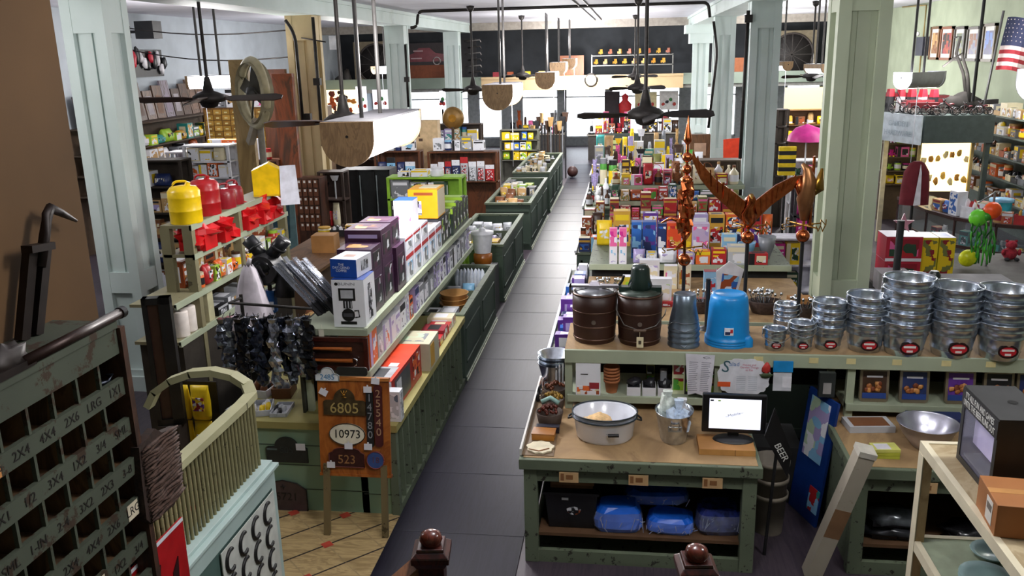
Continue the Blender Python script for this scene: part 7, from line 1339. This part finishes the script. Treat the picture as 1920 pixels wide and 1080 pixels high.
# ------------------------------------------------------------------ left-hand side of the shop
WS = 'from the wall'
rack_px(14.3, 345, 300, 520, 425, 3, 'pegboard_rack', 'brown pegboard rack of bright carded tools', 'the brown pegboard rack', ['card', 'card', 'box'], ['blue', 'crimson', 'red', 'purple', 'orange', 'yellow', 'white', 'dark brown', 'silver', 'navy'], WOOD('6a3c22', '4a2a18', (3, 3, 1)), (.12, .2), (.7, .92), .28, WS)
FZ = P(430, 300, y=14.3).z
fill('on top of the brown pegboard rack', WS, FZ + .001, (P(355, 300, y=14.3).x, 14.32), (P(515, 300, y=14.3).x, 14.32), ['box', 'box', 'bag', 'jar'], ['orange', 'orange', 'gold', 'yellow', 'red', 'white', 'blue'], (.18, .36), (.14, .26), (.14, .24))
rack_px(15.9, 522, 292, 600, 425, 3, 'ribbon_rack', 'brown rack of ribbons and red tools next to the cream column', 'the ribbon rack', ['card'], ['purple', 'navy', 'crimson', 'red', 'silver', 'tan'], WOOD('6a3c22', '4a2a18', (3, 3, 1)), (.12, .2), (.75, .95), .28, WS)
rack_px(12.6, 262, 300, 335, 540, 5, 'carton_rack', 'dark rack of brown cartons squeezed beside the near column', 'the dark carton rack', ['box', 'box', 'bag'], ['tan', 'white', 'brown', 'lilac', 'black', 'navy', 'cream', 'tan'], K('2f251c', .8), (.14, .3), (.5, .9), .3, WS)
rack_px(13.3, 320, 285, 350, 330, 1, 'white_gift_rack', 'pale rack of white and pink gifts behind the fuel cans', 'the pale gift rack', ['box', 'bag'], ['white', 'pink', 'lilac'], K('cfc8cc', .6), (.14, .2), (.6, .9), .3, WS)
rack_px(13.0, 352, 272, 425, 332, 2, 'white_goods_rack', 'white rack of white and cream boxes behind the fuel cans', 'the white goods rack', ['box', 'bag', 'box'], ['white', 'white', 'cream', 'white', 'orange'], K('dcdce2', .6), (.12, .2), (.7, .95), .3, WS)
o = thing('seed_drawer_cabinet', 'wide golden brown cabinet of many tiny labelled drawers against the back of the side aisle', 'cabinet', (-8.1, 18.3, 0)); b = MB(); b.box(-1.2, 1.6, 0, .4, 0, 2.72, WOOD('7a5526', '5a3c18', (3, 3, 1))); b.obj('carcass', o); b = MB()
for i in range(14):
    for j in range(8): b.box(-1.15 + .195 * i, -.98 + .195 * i, -.02, 0, 1.75 + .118 * j, 1.855 + .118 * j, K(['a07a2c', '8c641f', 'b38a3c'][(i + j) % 3])); b.box(-1.1 + .195 * i, -1.03 + .195 * i, -.022, -.02, 1.78 + .118 * j, 1.81 + .118 * j, K('cfc28a'))
b.obj('drawer_fronts', o)
fill('on the golden drawer cabinet', WS, 2.721, (-9.1, 18.4), (-6.5, 18.4), ['box', 'bag', 'book'], ['brown', 'dark brown', 'tan', 'white', 'pink', 'grey'], (.2, .5), (.2, .4), (.2, .3))
o = shelf_unit('hardware_shelving', 'tall dark shelving along the grey side wall', 'shelf', XL + .02, XL + .62, 15.5, 21.0, [1.2, 1.6, 2.0, 2.5], K('4a3a2c', .7), back='w')
for i, z_ in enumerate((1.2, 1.6, 2.0, 2.5)): fill(f'on {["lowest", "second", "third", "top"][i]} board of the side wall shelving', 'from the front', z_ + .001, (XL + .6, 15.6), (XL + .6, 20.9), ['box', 'bag', 'box'], ['gold', 'yellow', 'teal', 'dark green', 'white', 'lime', 'brown'] if i > 1 else ['tan', 'brown', 'white', 'grey', 'black', 'rust'], (.16, .36), (.2, .4), (.2, .3)) if i < 3 else None
for i in range(13): c_ = ['5b4438', '7a5f50', '6e4a30', '8c8090', '4a3226'][i % 5]; b = MB(); b.box(-.02, .02, -.18, .18, 0, .62 + .1 * (i % 3), WOOD(c_, '3a2a20', (2, 6, 1))); b.box(.02, .024, -.11, .11, .1, .5, K('9a9298' if i % 3 == 0 else c_, .6)); o = solo(b, 'cabinet_door', f'brown sample door, {ORD[i]} from the near column along the top of the side wall shelving', 'door', (XL + .25, 15.8 + .4 * i, 2.501), 0, 'sample doors leaning on the wall'); o.rotation_euler = (rnd.uniform(-.06, .06), -.14, 0)
q = P(272, 118, x=XL + .1); o = thing('tool_board', 'black wall board hung with white, red and black gadgets', 'board', (XL + .05, q.y, q.z)); b = MB(); b.box(-.04, .02, -.8, .8, -.3, .28, BLACK); b.obj('board', o)
for i in range(12): b = MB(); b.blob((.07, -.75 + .14 * i, rnd.uniform(-.15, .15)), (.05, .09, rnd.uniform(.1, .18)), K(['e4e2e8', '17171a', 'c02038', '17171a', 'd0ccd2'][i % 5], .4), 8, .6, i); b.obj('gadget', o)
b = MB(); b.cyl((0, 0, 0), (.4, 0, 0), .03, BLACK); b.box(.3, .7, -.25, .1, -.15, .2, K('17171a', .4)); q = P(240, 60, x=XL + .3); b.box(-.28, 0, -.1, .1, -.12, .12, BLACK); solo(b, 'wall_camera', 'boxy black device bracketed high on the side wall by the near column', 'camera', (XL + .3, q.y, q.z))
# big pedestal fan and standing boards
q = P(476, 175, y=12.6); o = thing('industrial_fan', 'large oval-rimmed cream industrial fan on a stand', 'fan', (q.x, 12.6, 0), -.72); zc = q.z
b = MB(); b.tube([(.42 * math.cos(a), 0, zc + .48 * math.sin(a)) for a in [2 * PI * k / 32 for k in range(33)]], .06, K('b8ae8c', .5), 8); b.lathe([(.44, -.1), (.46, .1)], K('9a9278', .6), 32, (0, 0, zc), axis='y', cap=False); b.obj('rim', o)
for k in range(4): b = MB(); a = k * PI / 2 + .4; b.T = Matrix.Translation((0, 0, zc)) @ Matrix.Rotation(a, 4, 'Y') @ Matrix.Rotation(.4, 4, 'X'); b.box(.06, .38, -.01, .01, -.09, .09, K('4a463c', .4, .5)); b.obj('blade', o)
b = MB(); b.lathe([(.0, -.12), (.1, -.08), (.1, .12)], K('2c2a26', .5), 16, (0, 0, zc), axis='y'); b.obj('hub', o); b = MB(); b.cyl((0, .05, 0), (0, .05, zc - .48), .05, K('7a7468')); b.bar((-.3, 0, zc - .75), (0, 0, zc - .4), .1, .1, K('9a8f7c')); b.obj('stand', o)
for i, (px, py0, py1, y_, w_, c_, lb) in enumerate(((447, 112, 195, 13.3, .3, 'a88c5c', 'tall pale wooden board standing behind the industrial fan'), (512, 130, 215, 14.9, .45, '6a3a20', 'dark wooden panel between the industrial fan and the cream column'), (530, 138, 212, 14.4, .35, '8a4420', 'reddish wooden panel next to the cream column'))):
    q = P(px, py0, y=y_); b = MB(); b.box(-w_ / 2, w_ / 2, -.05, .05, 0, q.z, WOOD(c_, '4a2c18' if i else '8c7246', (2, 2, .6))); solo(b, 'wooden_board', lb, 'board', (q.x, y_, 0))
rack_px(15.2, 513, 190, 541, 262, 5, 'roll_rack', 'dark rack of small white rolls beside the cream column', 'the roll rack', ['jar', 'jar'], ['white', 'cream', 'pink', 'tan'], K('2a1c16'), (.08, .12), (.5, .7), .2, WS)
# blue clear board, small drawers, framed glass behind the long shelf
b = MB(); b.prism([(-.2, 0), (.16, 0), (.2, .95), (-.22, .82)], -.01, .01, K('5f7f86', .3)); b.prism([(-.12, 0), (.1, 0), (.14, .62), (-.0, .6), (-.12, .5)], -.03, -.012, K('33505f', .25)); q = P(530, 440, y=11.7); b.box(-.05, .05, 0, .1, -q.z, .1, K('4a3a2c')); solo(b, 'blue_green_board', 'large blue-green translucent board standing behind the brown worktop', 'board', (q.x, 11.9 + 1.4, q.z)) if False else solo(b, 'blue_green_board', 'large blue-green translucent board behind the black blower', 'board', (P(530, 440, y=10.18).x, 10.18 - .0, P(530, 440, y=10.18).z)) if False else None
q = P(530, 445, y=13.4); b = MB(); b.box(-.28, .28, -.02, .0, 0, q.z + 1.0, K('6f8f92', .3)); b.prism([(-.2, q.z), (.16, q.z), (.2, q.z + .62), (-.0, q.z + .7), (-.18, q.z + .5)], -.04, -.021, K('33505f', .25)); solo(b, 'blue_green_board', 'large blue-green board standing beyond the brown worktop', 'board', (q.x, 13.35, 0))
q0, q1 = P(562, 432, y=14.2), P(598, 335, y=14.2); o = thing('small_drawer_cabinet', 'dark brown cabinet of little drawers with white labels', 'cabinet', ((q0.x + q1.x) / 2, 14.2, 0)); wd = q1.x - q0.x; b = MB(); b.box(-wd / 2, wd / 2, 0, .4, 0, q1.z, WOOD('4a2616', '2e160c', (3, 3, 1))); b.obj('carcass', o)
for i in range(4):
    for j in range(6): b = MB(); u = -wd / 2 + .03 + i * (wd - .04) / 4; z_ = q0.z + j * (q1.z - q0.z) / 6; b.box(u, u + wd / 4 - .03, -.02, 0, z_, z_ + .13, K('6a3a20')); b.box(u + .02, u + wd / 4 - .05, -.023, -.02, z_ + .08, z_ + .12, K('e2dcd8')); b.obj('drawer', o)
rack_px(14.6, 606, 322, 640, 425, 2, 'plastic_wrap_rack', 'rack of clear wrapped red and pale goods behind the big lamp', 'the wrapped goods rack', ['bag', 'tool'], ['lilac', 'red', 'silver', 'cream'], K('3a2a24'), (.1, .16), (.6, .95), .28, WS)
q0, q1 = P(645, 425, y=15.2), P(730, 318, y=15.2); o = thing('glass_front_cabinet', 'dark glass-fronted cabinet below the big wooden lamp', 'cabinet', ((q0.x + q1.x) / 2, 15.2, 0)); wd = q1.x - q0.x; b = MB(); b.box(-wd / 2, wd / 2, .02, .5, 0, q1.z, K('1d1f22', .5)); b.obj('carcass', o)
for i in range(3): b = MB(); u = -wd / 2 + i * wd / 3; 
for i in range(3):
    u = -wd / 2 + i * wd / 3; b = MB(); z0, z1 = q0.z - .1, q1.z
    for a in ((u, u + .03, z0, z1), (u + wd / 3 - .03, u + wd / 3, z0, z1), (u, u + wd / 3, z0, z0 + .03), (u, u + wd / 3, z1 - .03, z1)): b.box(a[0], a[1], -.01, .02, a[2], a[3], BLACK)
    b.box(u + .05, u + .07, -.012, .0, z0 + .3, z1 - .1, K('9aa4a8', .2)); b.obj('glass_door', o)
# lime and black cartons on a stand behind the long shelf
rack_px(11.95, 733, 332, 862, 412, 2, 'lime_display', 'lime green display stand of black cartons behind the yellow carton', 'the lime display stand', ['box'], ['black', 'black', 'dark green', 'black', 'grey'], K('86b52c', .5), (.2, .34), (.7, .95), .3, WS, acc=['lime', 'white', 'lime'])
zt = P(800, 332, y=11.95).z; fill('on top of the lime display stand', WS, zt + .001, (P(745, 332, y=11.95).x, 11.97), (P(855, 332, y=11.95).x, 11.97), ['box', 'jar'], ['grey', 'white', 'silver', 'black'], (.05, .12), (.16, .3), (.16, .24))
# back pegboards left of the aisle
rack_px(18.2, 706, 283, 785, 335, 1, 'blue_ribbon_rack', 'brown pegboard hung with bright blue packs below the big lamp', 'the blue pack pegboard', ['card', 'bag'], ['pale blue', 'blue', 'navy', 'blue'], WOOD('6a3c22', '4a2a18', (3, 3, 1)), (.14, .22), (.6, .9), .28, WS)
rack_px(18.2, 806, 284, 930, 340, 1, 'carded_lock_rack', 'brown pegboard hung with navy and red carded packs', 'the navy and red pegboard', ['card'], ['navy', 'navy', 'silver', 'red', 'crimson', 'red'], WOOD('6a3c22', '4a2a18', (3, 3, 1)), (.13, .2), (.6, .9), .28, WS, acc=['white', 'red', 'white'])
for i, (xa, xb) in enumerate(((712, 780), (812, 925))):
    zt = P(xa, 283, y=18.2).z; fill(f'on top of the {["blue pack", "navy and red"][i]} pegboard', WS, zt + .001, (P(xa, 283, y=18.2).x, 18.22), (P(xb, 283, y=18.2).x, 18.22), ['box', 'box', 'jar'], ['grey', 'lilac', 'silver', 'navy', 'black', 'pale blue', 'white'], (.2, .34), (.16, .3), (.14, .24))
q = P(800, 272, y=19.2); b = MB(); b.box(-.3, .3, -.15, .15, -q.z, .55, K('c9ae86', .7)); b.box(-.14, -.05, -.152, -.15, .1, .16, K('4a3424')); b.box(-.14, -.11, -.152, -.15, .2, .4, K('4a3424')); solo(b, 'tall_tan_carton', 'tall tan carton with a few dark marks standing behind the pegboards', 'carton', (q.x, 19.2, q.z))
q = P(848, 222, y=20.0); b = MB(); b.lathe([(.0, 0), (.2, .0), (.24, .05), (.26, .1)], K('8c6a34', .4, .3), 24, (0, 0, .0), axis='y'); b.lathe([(0, -.01), (.09, -.01)], BRASS, 16, (0, 0, 0), axis='y', cap=False); b.box(-.03, .03, .0, .05, -q.z, -.2, K('4a3a2c')); solo(b, 'brass_plate', 'round brown and gold plate on a stand before the third column', 'plate', tuple(q))
for k, (xa, xb, y_) in enumerate(((605, 700, 21.5), (790, 900, 22.5))):
    rack_px(y_, xa, 232, xb, 300, 2, 'far_hardware_rack', f'distant dark rack of mixed hardware {["below the glowing poster", "behind the tan carton"][k]}', f'the {["poster", "carton"][k]} hardware rack', ['card', 'box', 'jar'], ['white', 'grey', 'teal', 'blue', 'crimson', 'silver', 'lilac', 'tan'], K('3a2c24'), (.14, .28), (.6, .92), .3, WS)
rack_px(25.6, 940, 243, 1008, 300, 3, 'yellow_pack_rack', 'distant rack of bright yellow packs beside the long counters', 'the yellow pack rack', ['box', 'bag'], ['yellow', 'yellow', 'lime', 'yellow', 'blue', 'white'], K('5a5a50'), (.14, .26), (.75, .95), .3, WS)
for i in range(12):
    q = P(1000 + 5.5 * i, 285, y=26.2 + .12 * (i % 3)); c_ = ['black', 'dark brown', 'grey', 'black'][i % 4]; b = MB(); b.cyl((0, 0, 0), (0, 0, 1.35 + .12 * (i % 4)), .022, K(c_, .5), n=6); hz = 1.35 + .12 * (i % 4); b.frus(.1, .05, .2, .05, hz, hz + .28, K(['tan', 'black', 'dark brown'][i % 3], .8)); solo(b, 'standing_broom', f'{c_} handled broom, {ORD[i]} from the yellow packs, standing past the counters', 'broom', (q.x, q.y, .0), rnd.uniform(0, 3), 'brooms at the end of the aisle')
o = thing('far_dark_counter', 'dark green counter with yellow stacked labels closing the end of the aisle', 'counter', (-1.0, 29.3, 0)); b = MB(); b.box(-.1, 1.3, 0, .5, 0, 1.05, K('28332e', .6)); b.obj('cabinet', o)
for k in range(4): b = MB(); b.box(.45, .62, -.012, 0, .2 + .18 * k, .33 + .18 * k, K('a8ae6a')); b.obj('label', o)
b = MB(); b.sph((0, 0, .17), .17, K('3a1c18', .5), 14); solo(b, 'dark_ball', 'dark round ball on the floor at the far end of the aisle', 'ball', (-1.72, 26.6, .014))

# ------------------------------------------------------------------ gallery and shop front at the far end
b = MB(); q = P(1108, 150, y=29.95); o = thing('wall_clock', 'round dark-rimmed clock on the tan gallery beam', 'clock', (q.x, 29.98, q.z)); b.tube([(.2 * math.cos(a), 0, .2 * math.sin(a)) for a in [2 * PI * k / 24 for k in range(25)]], .03, IRON, 6); b.obj('rim', o); b = MB(); b.lathe([(0, -.005), (.2, -.0)], K('c4ab80', .6), 24, axis='y', cap=False); b.obj('face', o); b = MB(); b.bar((0, -.02, 0), (.08, -.02, .06), .012, .012, BLACK); b.bar((0, -.02, 0), (.02, -.02, -.13), .01, .01, BLACK); b.obj('hands', o)
gz = 2.621
o = thing('toy_display_case', 'long glass case of golden toy vehicles on the gallery', 'display case', (P(1185, 120, y=31).x, 31.0, gz)); b = MB(); b.box(-1.4, 1.4, 0, .4, 0, .3, K('1a1a1a')); b.obj('base', o)
for z_ in (.3, .62, .95): b = MB(); b.box(-1.4, 1.4, -.02, .4, z_, z_ + .03, K('8c8c88', .4, .5)); b.obj('case_shelf', o)
for s_ in (-1, 1): b = MB(); b.box(s_ * 1.38 - .02, s_ * 1.38 + .02, -.02, .02, 0, 1.0, K('8c8c88', .4, .5)); b.obj('case_post', o)
for i in range(16): c_ = ['c98a20', 'gold', 'e0a828', 'rust'][i % 4]; x_ = -1.25 + .165 * (i % 16); b = MB(); b.box(-.07, .07, -.05, .05, .03, .12, K(c_, .4)); b.box(-.02, .06, -.04, .04, .12, .2, K(c_, .4)); [b.cyl((sx * .045, -.055, .03), (sx * .045, .055, .03), .03, BLACK, n=8) for sx in (-1, 1)]; solo(b, 'toy_truck', f'{"golden" if i % 4 < 3 else "rust"} toy truck, {ORD[i]} along the top of the gallery case', 'toy truck', (o.location.x + x_, 31.2, gz + .981 if i % 2 else gz + .651), rnd.uniform(-.4, .4), 'toy trucks in the gallery case')
for i, (px, c_) in enumerate(((997, 'yellow'), (1024, 'yellow'), (938, 'crimson'), (965, 'rust'))): q = P(px, 140, y=30.8); b = MB(); b.box(-.25, .25, -.12, .12, .08, .35, K(c_, .4)); b.box(-.25, -.05, -.1, .1, .35, .5, K(c_, .4)); [b.cyl((sx * .16, -.13, .08), (sx * .16, .13, .08), .08, BLACK, n=10) for sx in (-1, 1)]; solo(b, 'pedal_car', f'{["yellow toy loader nearest the gallery column", "yellow toy loader beside the wooden board", "crimson pedal car at the gallery end", "rust pedal car next to the crimson one"][i]}', 'toy car', (q.x, 30.8, gz))
b = MB(); b.box(-.42, .42, 0, .05, 0, 1.0, WOOD('9a5424', '7a3c18', (2, 2, 1))); q = P(1072, 130, y=31); solo(b, 'wood_sheet', 'orange-brown wooden panel standing on the gallery above the clock', 'panel', (q.x, 31.0, gz))
for i, (px, y_, lab) in enumerate(((706, 31.6, 'huge round wheel picture on a pale square board over the side aisle'), (1484, 31.6, 'huge round wheel picture on the gallery past the parasols'))):
    q = P(px, 108, y=y_); o = thing('wheel_picture', lab, 'picture', (q.x, y_, gz)); b = MB(); b.box(-.85, .85, 0, .06, 0, 1.65, K('8c806a', .7)); b.obj('board', o)
    b = MB(); b.lathe([(0, -.012), (.72, -.01), (.72, 0)], K('2a2626', .6), 36, (0, 0, .86), axis='y', cap=False); b.obj('wheel_disc', o); b = MB(); b.tube([(.7 * math.cos(a), -.02, .86 + .7 * math.sin(a)) for a in [2 * PI * k / 32 for k in range(33)]], .035, K('4a4240', .5), 6)
    for k in range(6): a = k * PI / 6; b.bar((-.68 * math.cos(a), -.02, .86 - .68 * math.sin(a)), (.68 * math.cos(a), -.02, .86 + .68 * math.sin(a)), .03, .02, K('3c3634'))
    b.obj('spokes', o)
q = P(800, 100, y=31.4); o = thing('red_car_picture', 'dark picture of a red car above an orange cabinet on the gallery', 'picture', (q.x, 31.4, gz)); b = MB(); b.box(-.75, .75, 0, .3, 0, .78, K('7a3c1c', .6)); b.obj('orange_cabinet', o); b = MB(); b.box(-.75, .75, .1, .16, .78, 1.55, K('1f1216', .5)); b.obj('dark_ground', o); b = MB(); b.prism([(-.65, .9), (.7, .9), (.66, 1.15), (.3, 1.2), (.1, 1.38), (-.3, 1.38), (-.5, 1.2), (-.65, 1.15)], .06, .1, K('6a1c28', .3)); b.tube([(.35 + .13 * math.cos(a), .05, .92 + .13 * math.sin(a)) for a in [2 * PI * k / 16 for k in range(17)]], .02, K('b0a8a8'), 5); b.box(-.6, -.2, .05, .06, 1.0, 1.04, K('a88a8c')); b.box(-.5, -.15, .05, .06, 1.25, 1.3, K('a88a8c')); b.obj('car', o)
b = MB(); b.box(-.3, .3, 0, .3, 0, .8, K('a0582c', .6)); q = P(1383, 120, y=31); solo(b, 'orange_cabinet', 'orange cabinet on the gallery seen between the pale columns', 'cabinet', (q.x, 31, gz))
for i, (px, w_, h_) in enumerate(((636, .4, .5), (650, .3, .7), (880, .5, .9), (930, .3, .5))): q = P(px, 140, y=30.9); b = MB(); b.blob((0, 0, h_ / 2), (w_ / 2, .15, h_ / 2), K('3a3632', .6), 10, .6, i); b.box(-w_ * .3, w_ * .3, -.1, .1, 0, h_ * .4, K('4a443c')); solo(b, 'old_machine', f'old dark machine {["beside the wheel picture", "second from the column by the wheel picture", "behind the brown ceiling fan", "at the start of the gallery"][i]}', 'machine', (q.x, 30.9, gz))
# lit poster under the gallery
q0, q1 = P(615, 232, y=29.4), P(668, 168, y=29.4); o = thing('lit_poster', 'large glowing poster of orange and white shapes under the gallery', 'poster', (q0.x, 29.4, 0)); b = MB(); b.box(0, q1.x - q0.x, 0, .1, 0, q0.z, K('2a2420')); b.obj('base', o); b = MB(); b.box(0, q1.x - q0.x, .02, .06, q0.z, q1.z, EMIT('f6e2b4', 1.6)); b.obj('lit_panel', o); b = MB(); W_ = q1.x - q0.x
for k in range(26): b.blob((rnd.uniform(.06, W_ - .06), .01, q0.z + rnd.uniform(.06, q1.z - q0.z - .06)), (rnd.uniform(.05, .13), .01, rnd.uniform(.05, .12)), K(['c8541c', '7a2c14', 'e08a34', '3a1a10'][k % 4], .5), 8, .9, k)
b.obj('printed_shapes', o)
for i, (pa, pb, t, bt, c_, lb) in enumerate(((670, 686, 162, 215, 'e8e4f2', 'narrow glowing white sign next to the orange poster'), (700, 726, 168, 205, 'e4dfe6', 'white sign with dark shapes behind the big lamp'), (825, 833, 170, 205, 'f0f0f8', 'small bright sign beyond the third column'), (1190, 1232, 172, 206, 'f3e8b8', 'pale yellow notice board in the shop front'), (1236, 1272, 170, 206, 'f2f2f4', 'white notice board with red figures in the shop front'))):
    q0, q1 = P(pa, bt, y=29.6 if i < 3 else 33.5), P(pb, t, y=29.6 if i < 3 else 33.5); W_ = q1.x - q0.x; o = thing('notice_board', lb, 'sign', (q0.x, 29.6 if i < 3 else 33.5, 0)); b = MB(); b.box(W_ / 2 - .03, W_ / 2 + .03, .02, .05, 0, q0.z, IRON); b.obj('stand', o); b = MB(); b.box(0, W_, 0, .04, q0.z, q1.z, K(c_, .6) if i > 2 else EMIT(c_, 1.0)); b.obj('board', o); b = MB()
    for k in range(4): u = W_ * (.2 + .2 * k); b.blob((u, -.005, q0.z + (q1.z - q0.z) * (.3 + .12 * (k % 3))), (.07, .006, .06), K(['c03a34', '3a3a44', '3f8a4a', 'c03a34'][k], .5), 7, .5, k)
    b.obj('marks', o)
o = thing('red_costume', 'bright red costume on a dark rail in the shop front', 'costume', (P(1172, 200, y=32.5).x, 32.5, 0)); b = MB(); b.box(-.75, -.2, 0, .3, .0, 2.3, K('2a2228', .7)); b.obj('dark_rail', o); b = MB(); b.lathe([(.16, 1.0), (.2, 1.5), (.24, 1.85), (.1, 2.0), (.13, 2.15), (0, 2.25)], K('c8262c', .6), 14, sy=.5); b.cyl((0, 0, 0), (0, 0, 1.0), .03, BLACK); b.obj('red_clothes', o)
FILLED.clear()
for k, (xa, xb, y_, zz) in enumerate(((950, 1060, 31.5, .9), (1100, 1190, 31.0, .9), (1200, 1275, 31.5, .9), (790, 900, 27.0, .9), (605, 725, 26.5, .9))):
    x0, x1 = P(xa, 250, y=y_).x, P(xb, 250, y=y_).x
    o = thing('shop_front_table', f'table of goods {["behind the brooms", "before the bright shop window", "under the notice boards", "past the third column", "under the glowing poster"][k]}', 'table', ((x0 + x1) / 2, y_, 0)); b = MB(); b.box(-(x1 - x0) / 2, (x1 - x0) / 2, 0, .9, zz - .04, zz, K('8a8478', .6)); b.obj('top', o); b = MB(); b.box(-(x1 - x0) / 2 + .05, (x1 - x0) / 2 - .05, .05, .85, 0, zz - .04, K('3a3632', .8)); b.obj('base', o)
    for r_ in range(2): fill(f'on the table {["behind the brooms", "before the shop window", "under the notice boards", "past the third column", "under the poster"][k]}', WS if k > 2 else A1, zz + .001, (x0 + .05, y_ + .05 + .42 * r_), (x1 - .05, y_ + .05 + .42 * r_), ['tool', 'box', 'bag', 'hat', 'plush'], ['black', 'dark brown', 'white', 'grey', 'rust', 'pink', 'black', 'crimson', 'silver'], (.3, .9 if r_ else .5), (.16, .3), (.14, .3))

# tricycles along the front edge of the canopy
for i, (x_, s_) in enumerate(((4.98, .5), (5.32, .42), (5.62, .5), (5.95, .4), (6.2, .42))):
    y_ = 17.1 if i == 0 else 16.5; o = thing('tricycle', f'small black and maroon tricycle, {ORD[i]} from the column along the canopy edge', 'tricycle', (x_, y_, 2.481), .1 * i - .2, 'tricycles on the canopy edge')
    for cx, r_, yy in ((-.22, .2, 0), (.2, .13, -.12), (.2, .13, .12)):
        b = MB(); b.tube([((cx + r_ * math.cos(a)) * s_, yy * s_, (r_ + .012 + r_ * math.sin(a)) * s_) for a in [2 * PI * k / 18 for k in range(19)]], .022 * s_, BLACK, 6); w_ = b.obj('wheel', o)
        b = MB()
        for k in range(4): a = k * PI / 4; b.cyl(((cx - r_ * .95 * math.cos(a)) * s_, yy * s_, (r_ - r_ * .95 * math.sin(a)) * s_), ((cx + r_ * .95 * math.cos(a)) * s_, yy * s_, (r_ + r_ * .95 * math.sin(a)) * s_), .006 * s_, K('9a8a84', .4), n=5)
        b.obj('spokes', w_)
    b = MB(); b.tube([(-.22 * s_, 0, .2 * s_), (-.2 * s_, 0, .5 * s_), (.0, 0, .3 * s_), (.2 * s_, 0, .15 * s_)], .02 * s_, K('5a1a20', .4), 6); b.obj('frame', o)
    b = MB(); b.tube([(-.2 * s_, -.15 * s_, .56 * s_), (-.2 * s_, 0, .5 * s_), (-.2 * s_, .15 * s_, .56 * s_)], .018 * s_, BLACK, 6); b.obj('handlebar', o); b = MB(); b.blob((.06 * s_, 0, .38 * s_), (.1 * s_, .07 * s_, .04 * s_), K('5a1a20', .5), 10, 0); b.obj('seat', o)
# board of dark fittings on the far column
q = P(880, 150, y=27.6); q = P(880, 140, y=30.03); o = thing('fittings_board', 'dark board of protruding metal fittings on the gallery parapet past the brown fan', 'board', (q.x, 30.03, 2.981)); zt = P(880, 72, y=30.03).z - 2.98
b = MB(); b.box(-.26, .26, 0, .08, 0, zt, K('1c1a1c', .6)); b.obj('board', o)
for k in range(6): b = MB(); z_ = .15 + k * (zt - .25) / 5; b.tube([(-.1 if k % 2 else .0, -.02, z_), (.2, -.15, z_ + .02), (.42, -.15, z_ + .04), (.46, -.15, z_ - .04)], .025, K(['4a4644', '8a8684'][k % 2], .3, .7), 6); b.obj('fitting', o)
# thin wires across the side aisle ceiling
for i, (a, c, lb) in enumerate((((-10.4, 17.0, 4.45), (-5.95, 15.1, 4.2), 'thin black wire strung from the grey side wall to the cream column'), ((-10.5, 18.0, 3.95), (-5.95, 15.2, 3.75), 'lower thin wire strung between side wall and cream column'))):
    a = Vector(a); c = Vector(c); b = MB(); b.tube([(a.lerp(c, t / 8) - a) + Vector((0, 0, -.12 * math.sin(PI * t / 8))) for t in range(9)], .012, IRON, 5); solo(b, 'strung_wire', lb, 'wire', a)
_bad = [k for k in LABELS if not 4 <= len(k.split()) <= 16]
_dup = [k for k, v in LABELS.items() if v > 1]
if _bad or _dup: print('LABELS', _bad[:12], _dup[:12])
for k in _bad: print('LONG', k)
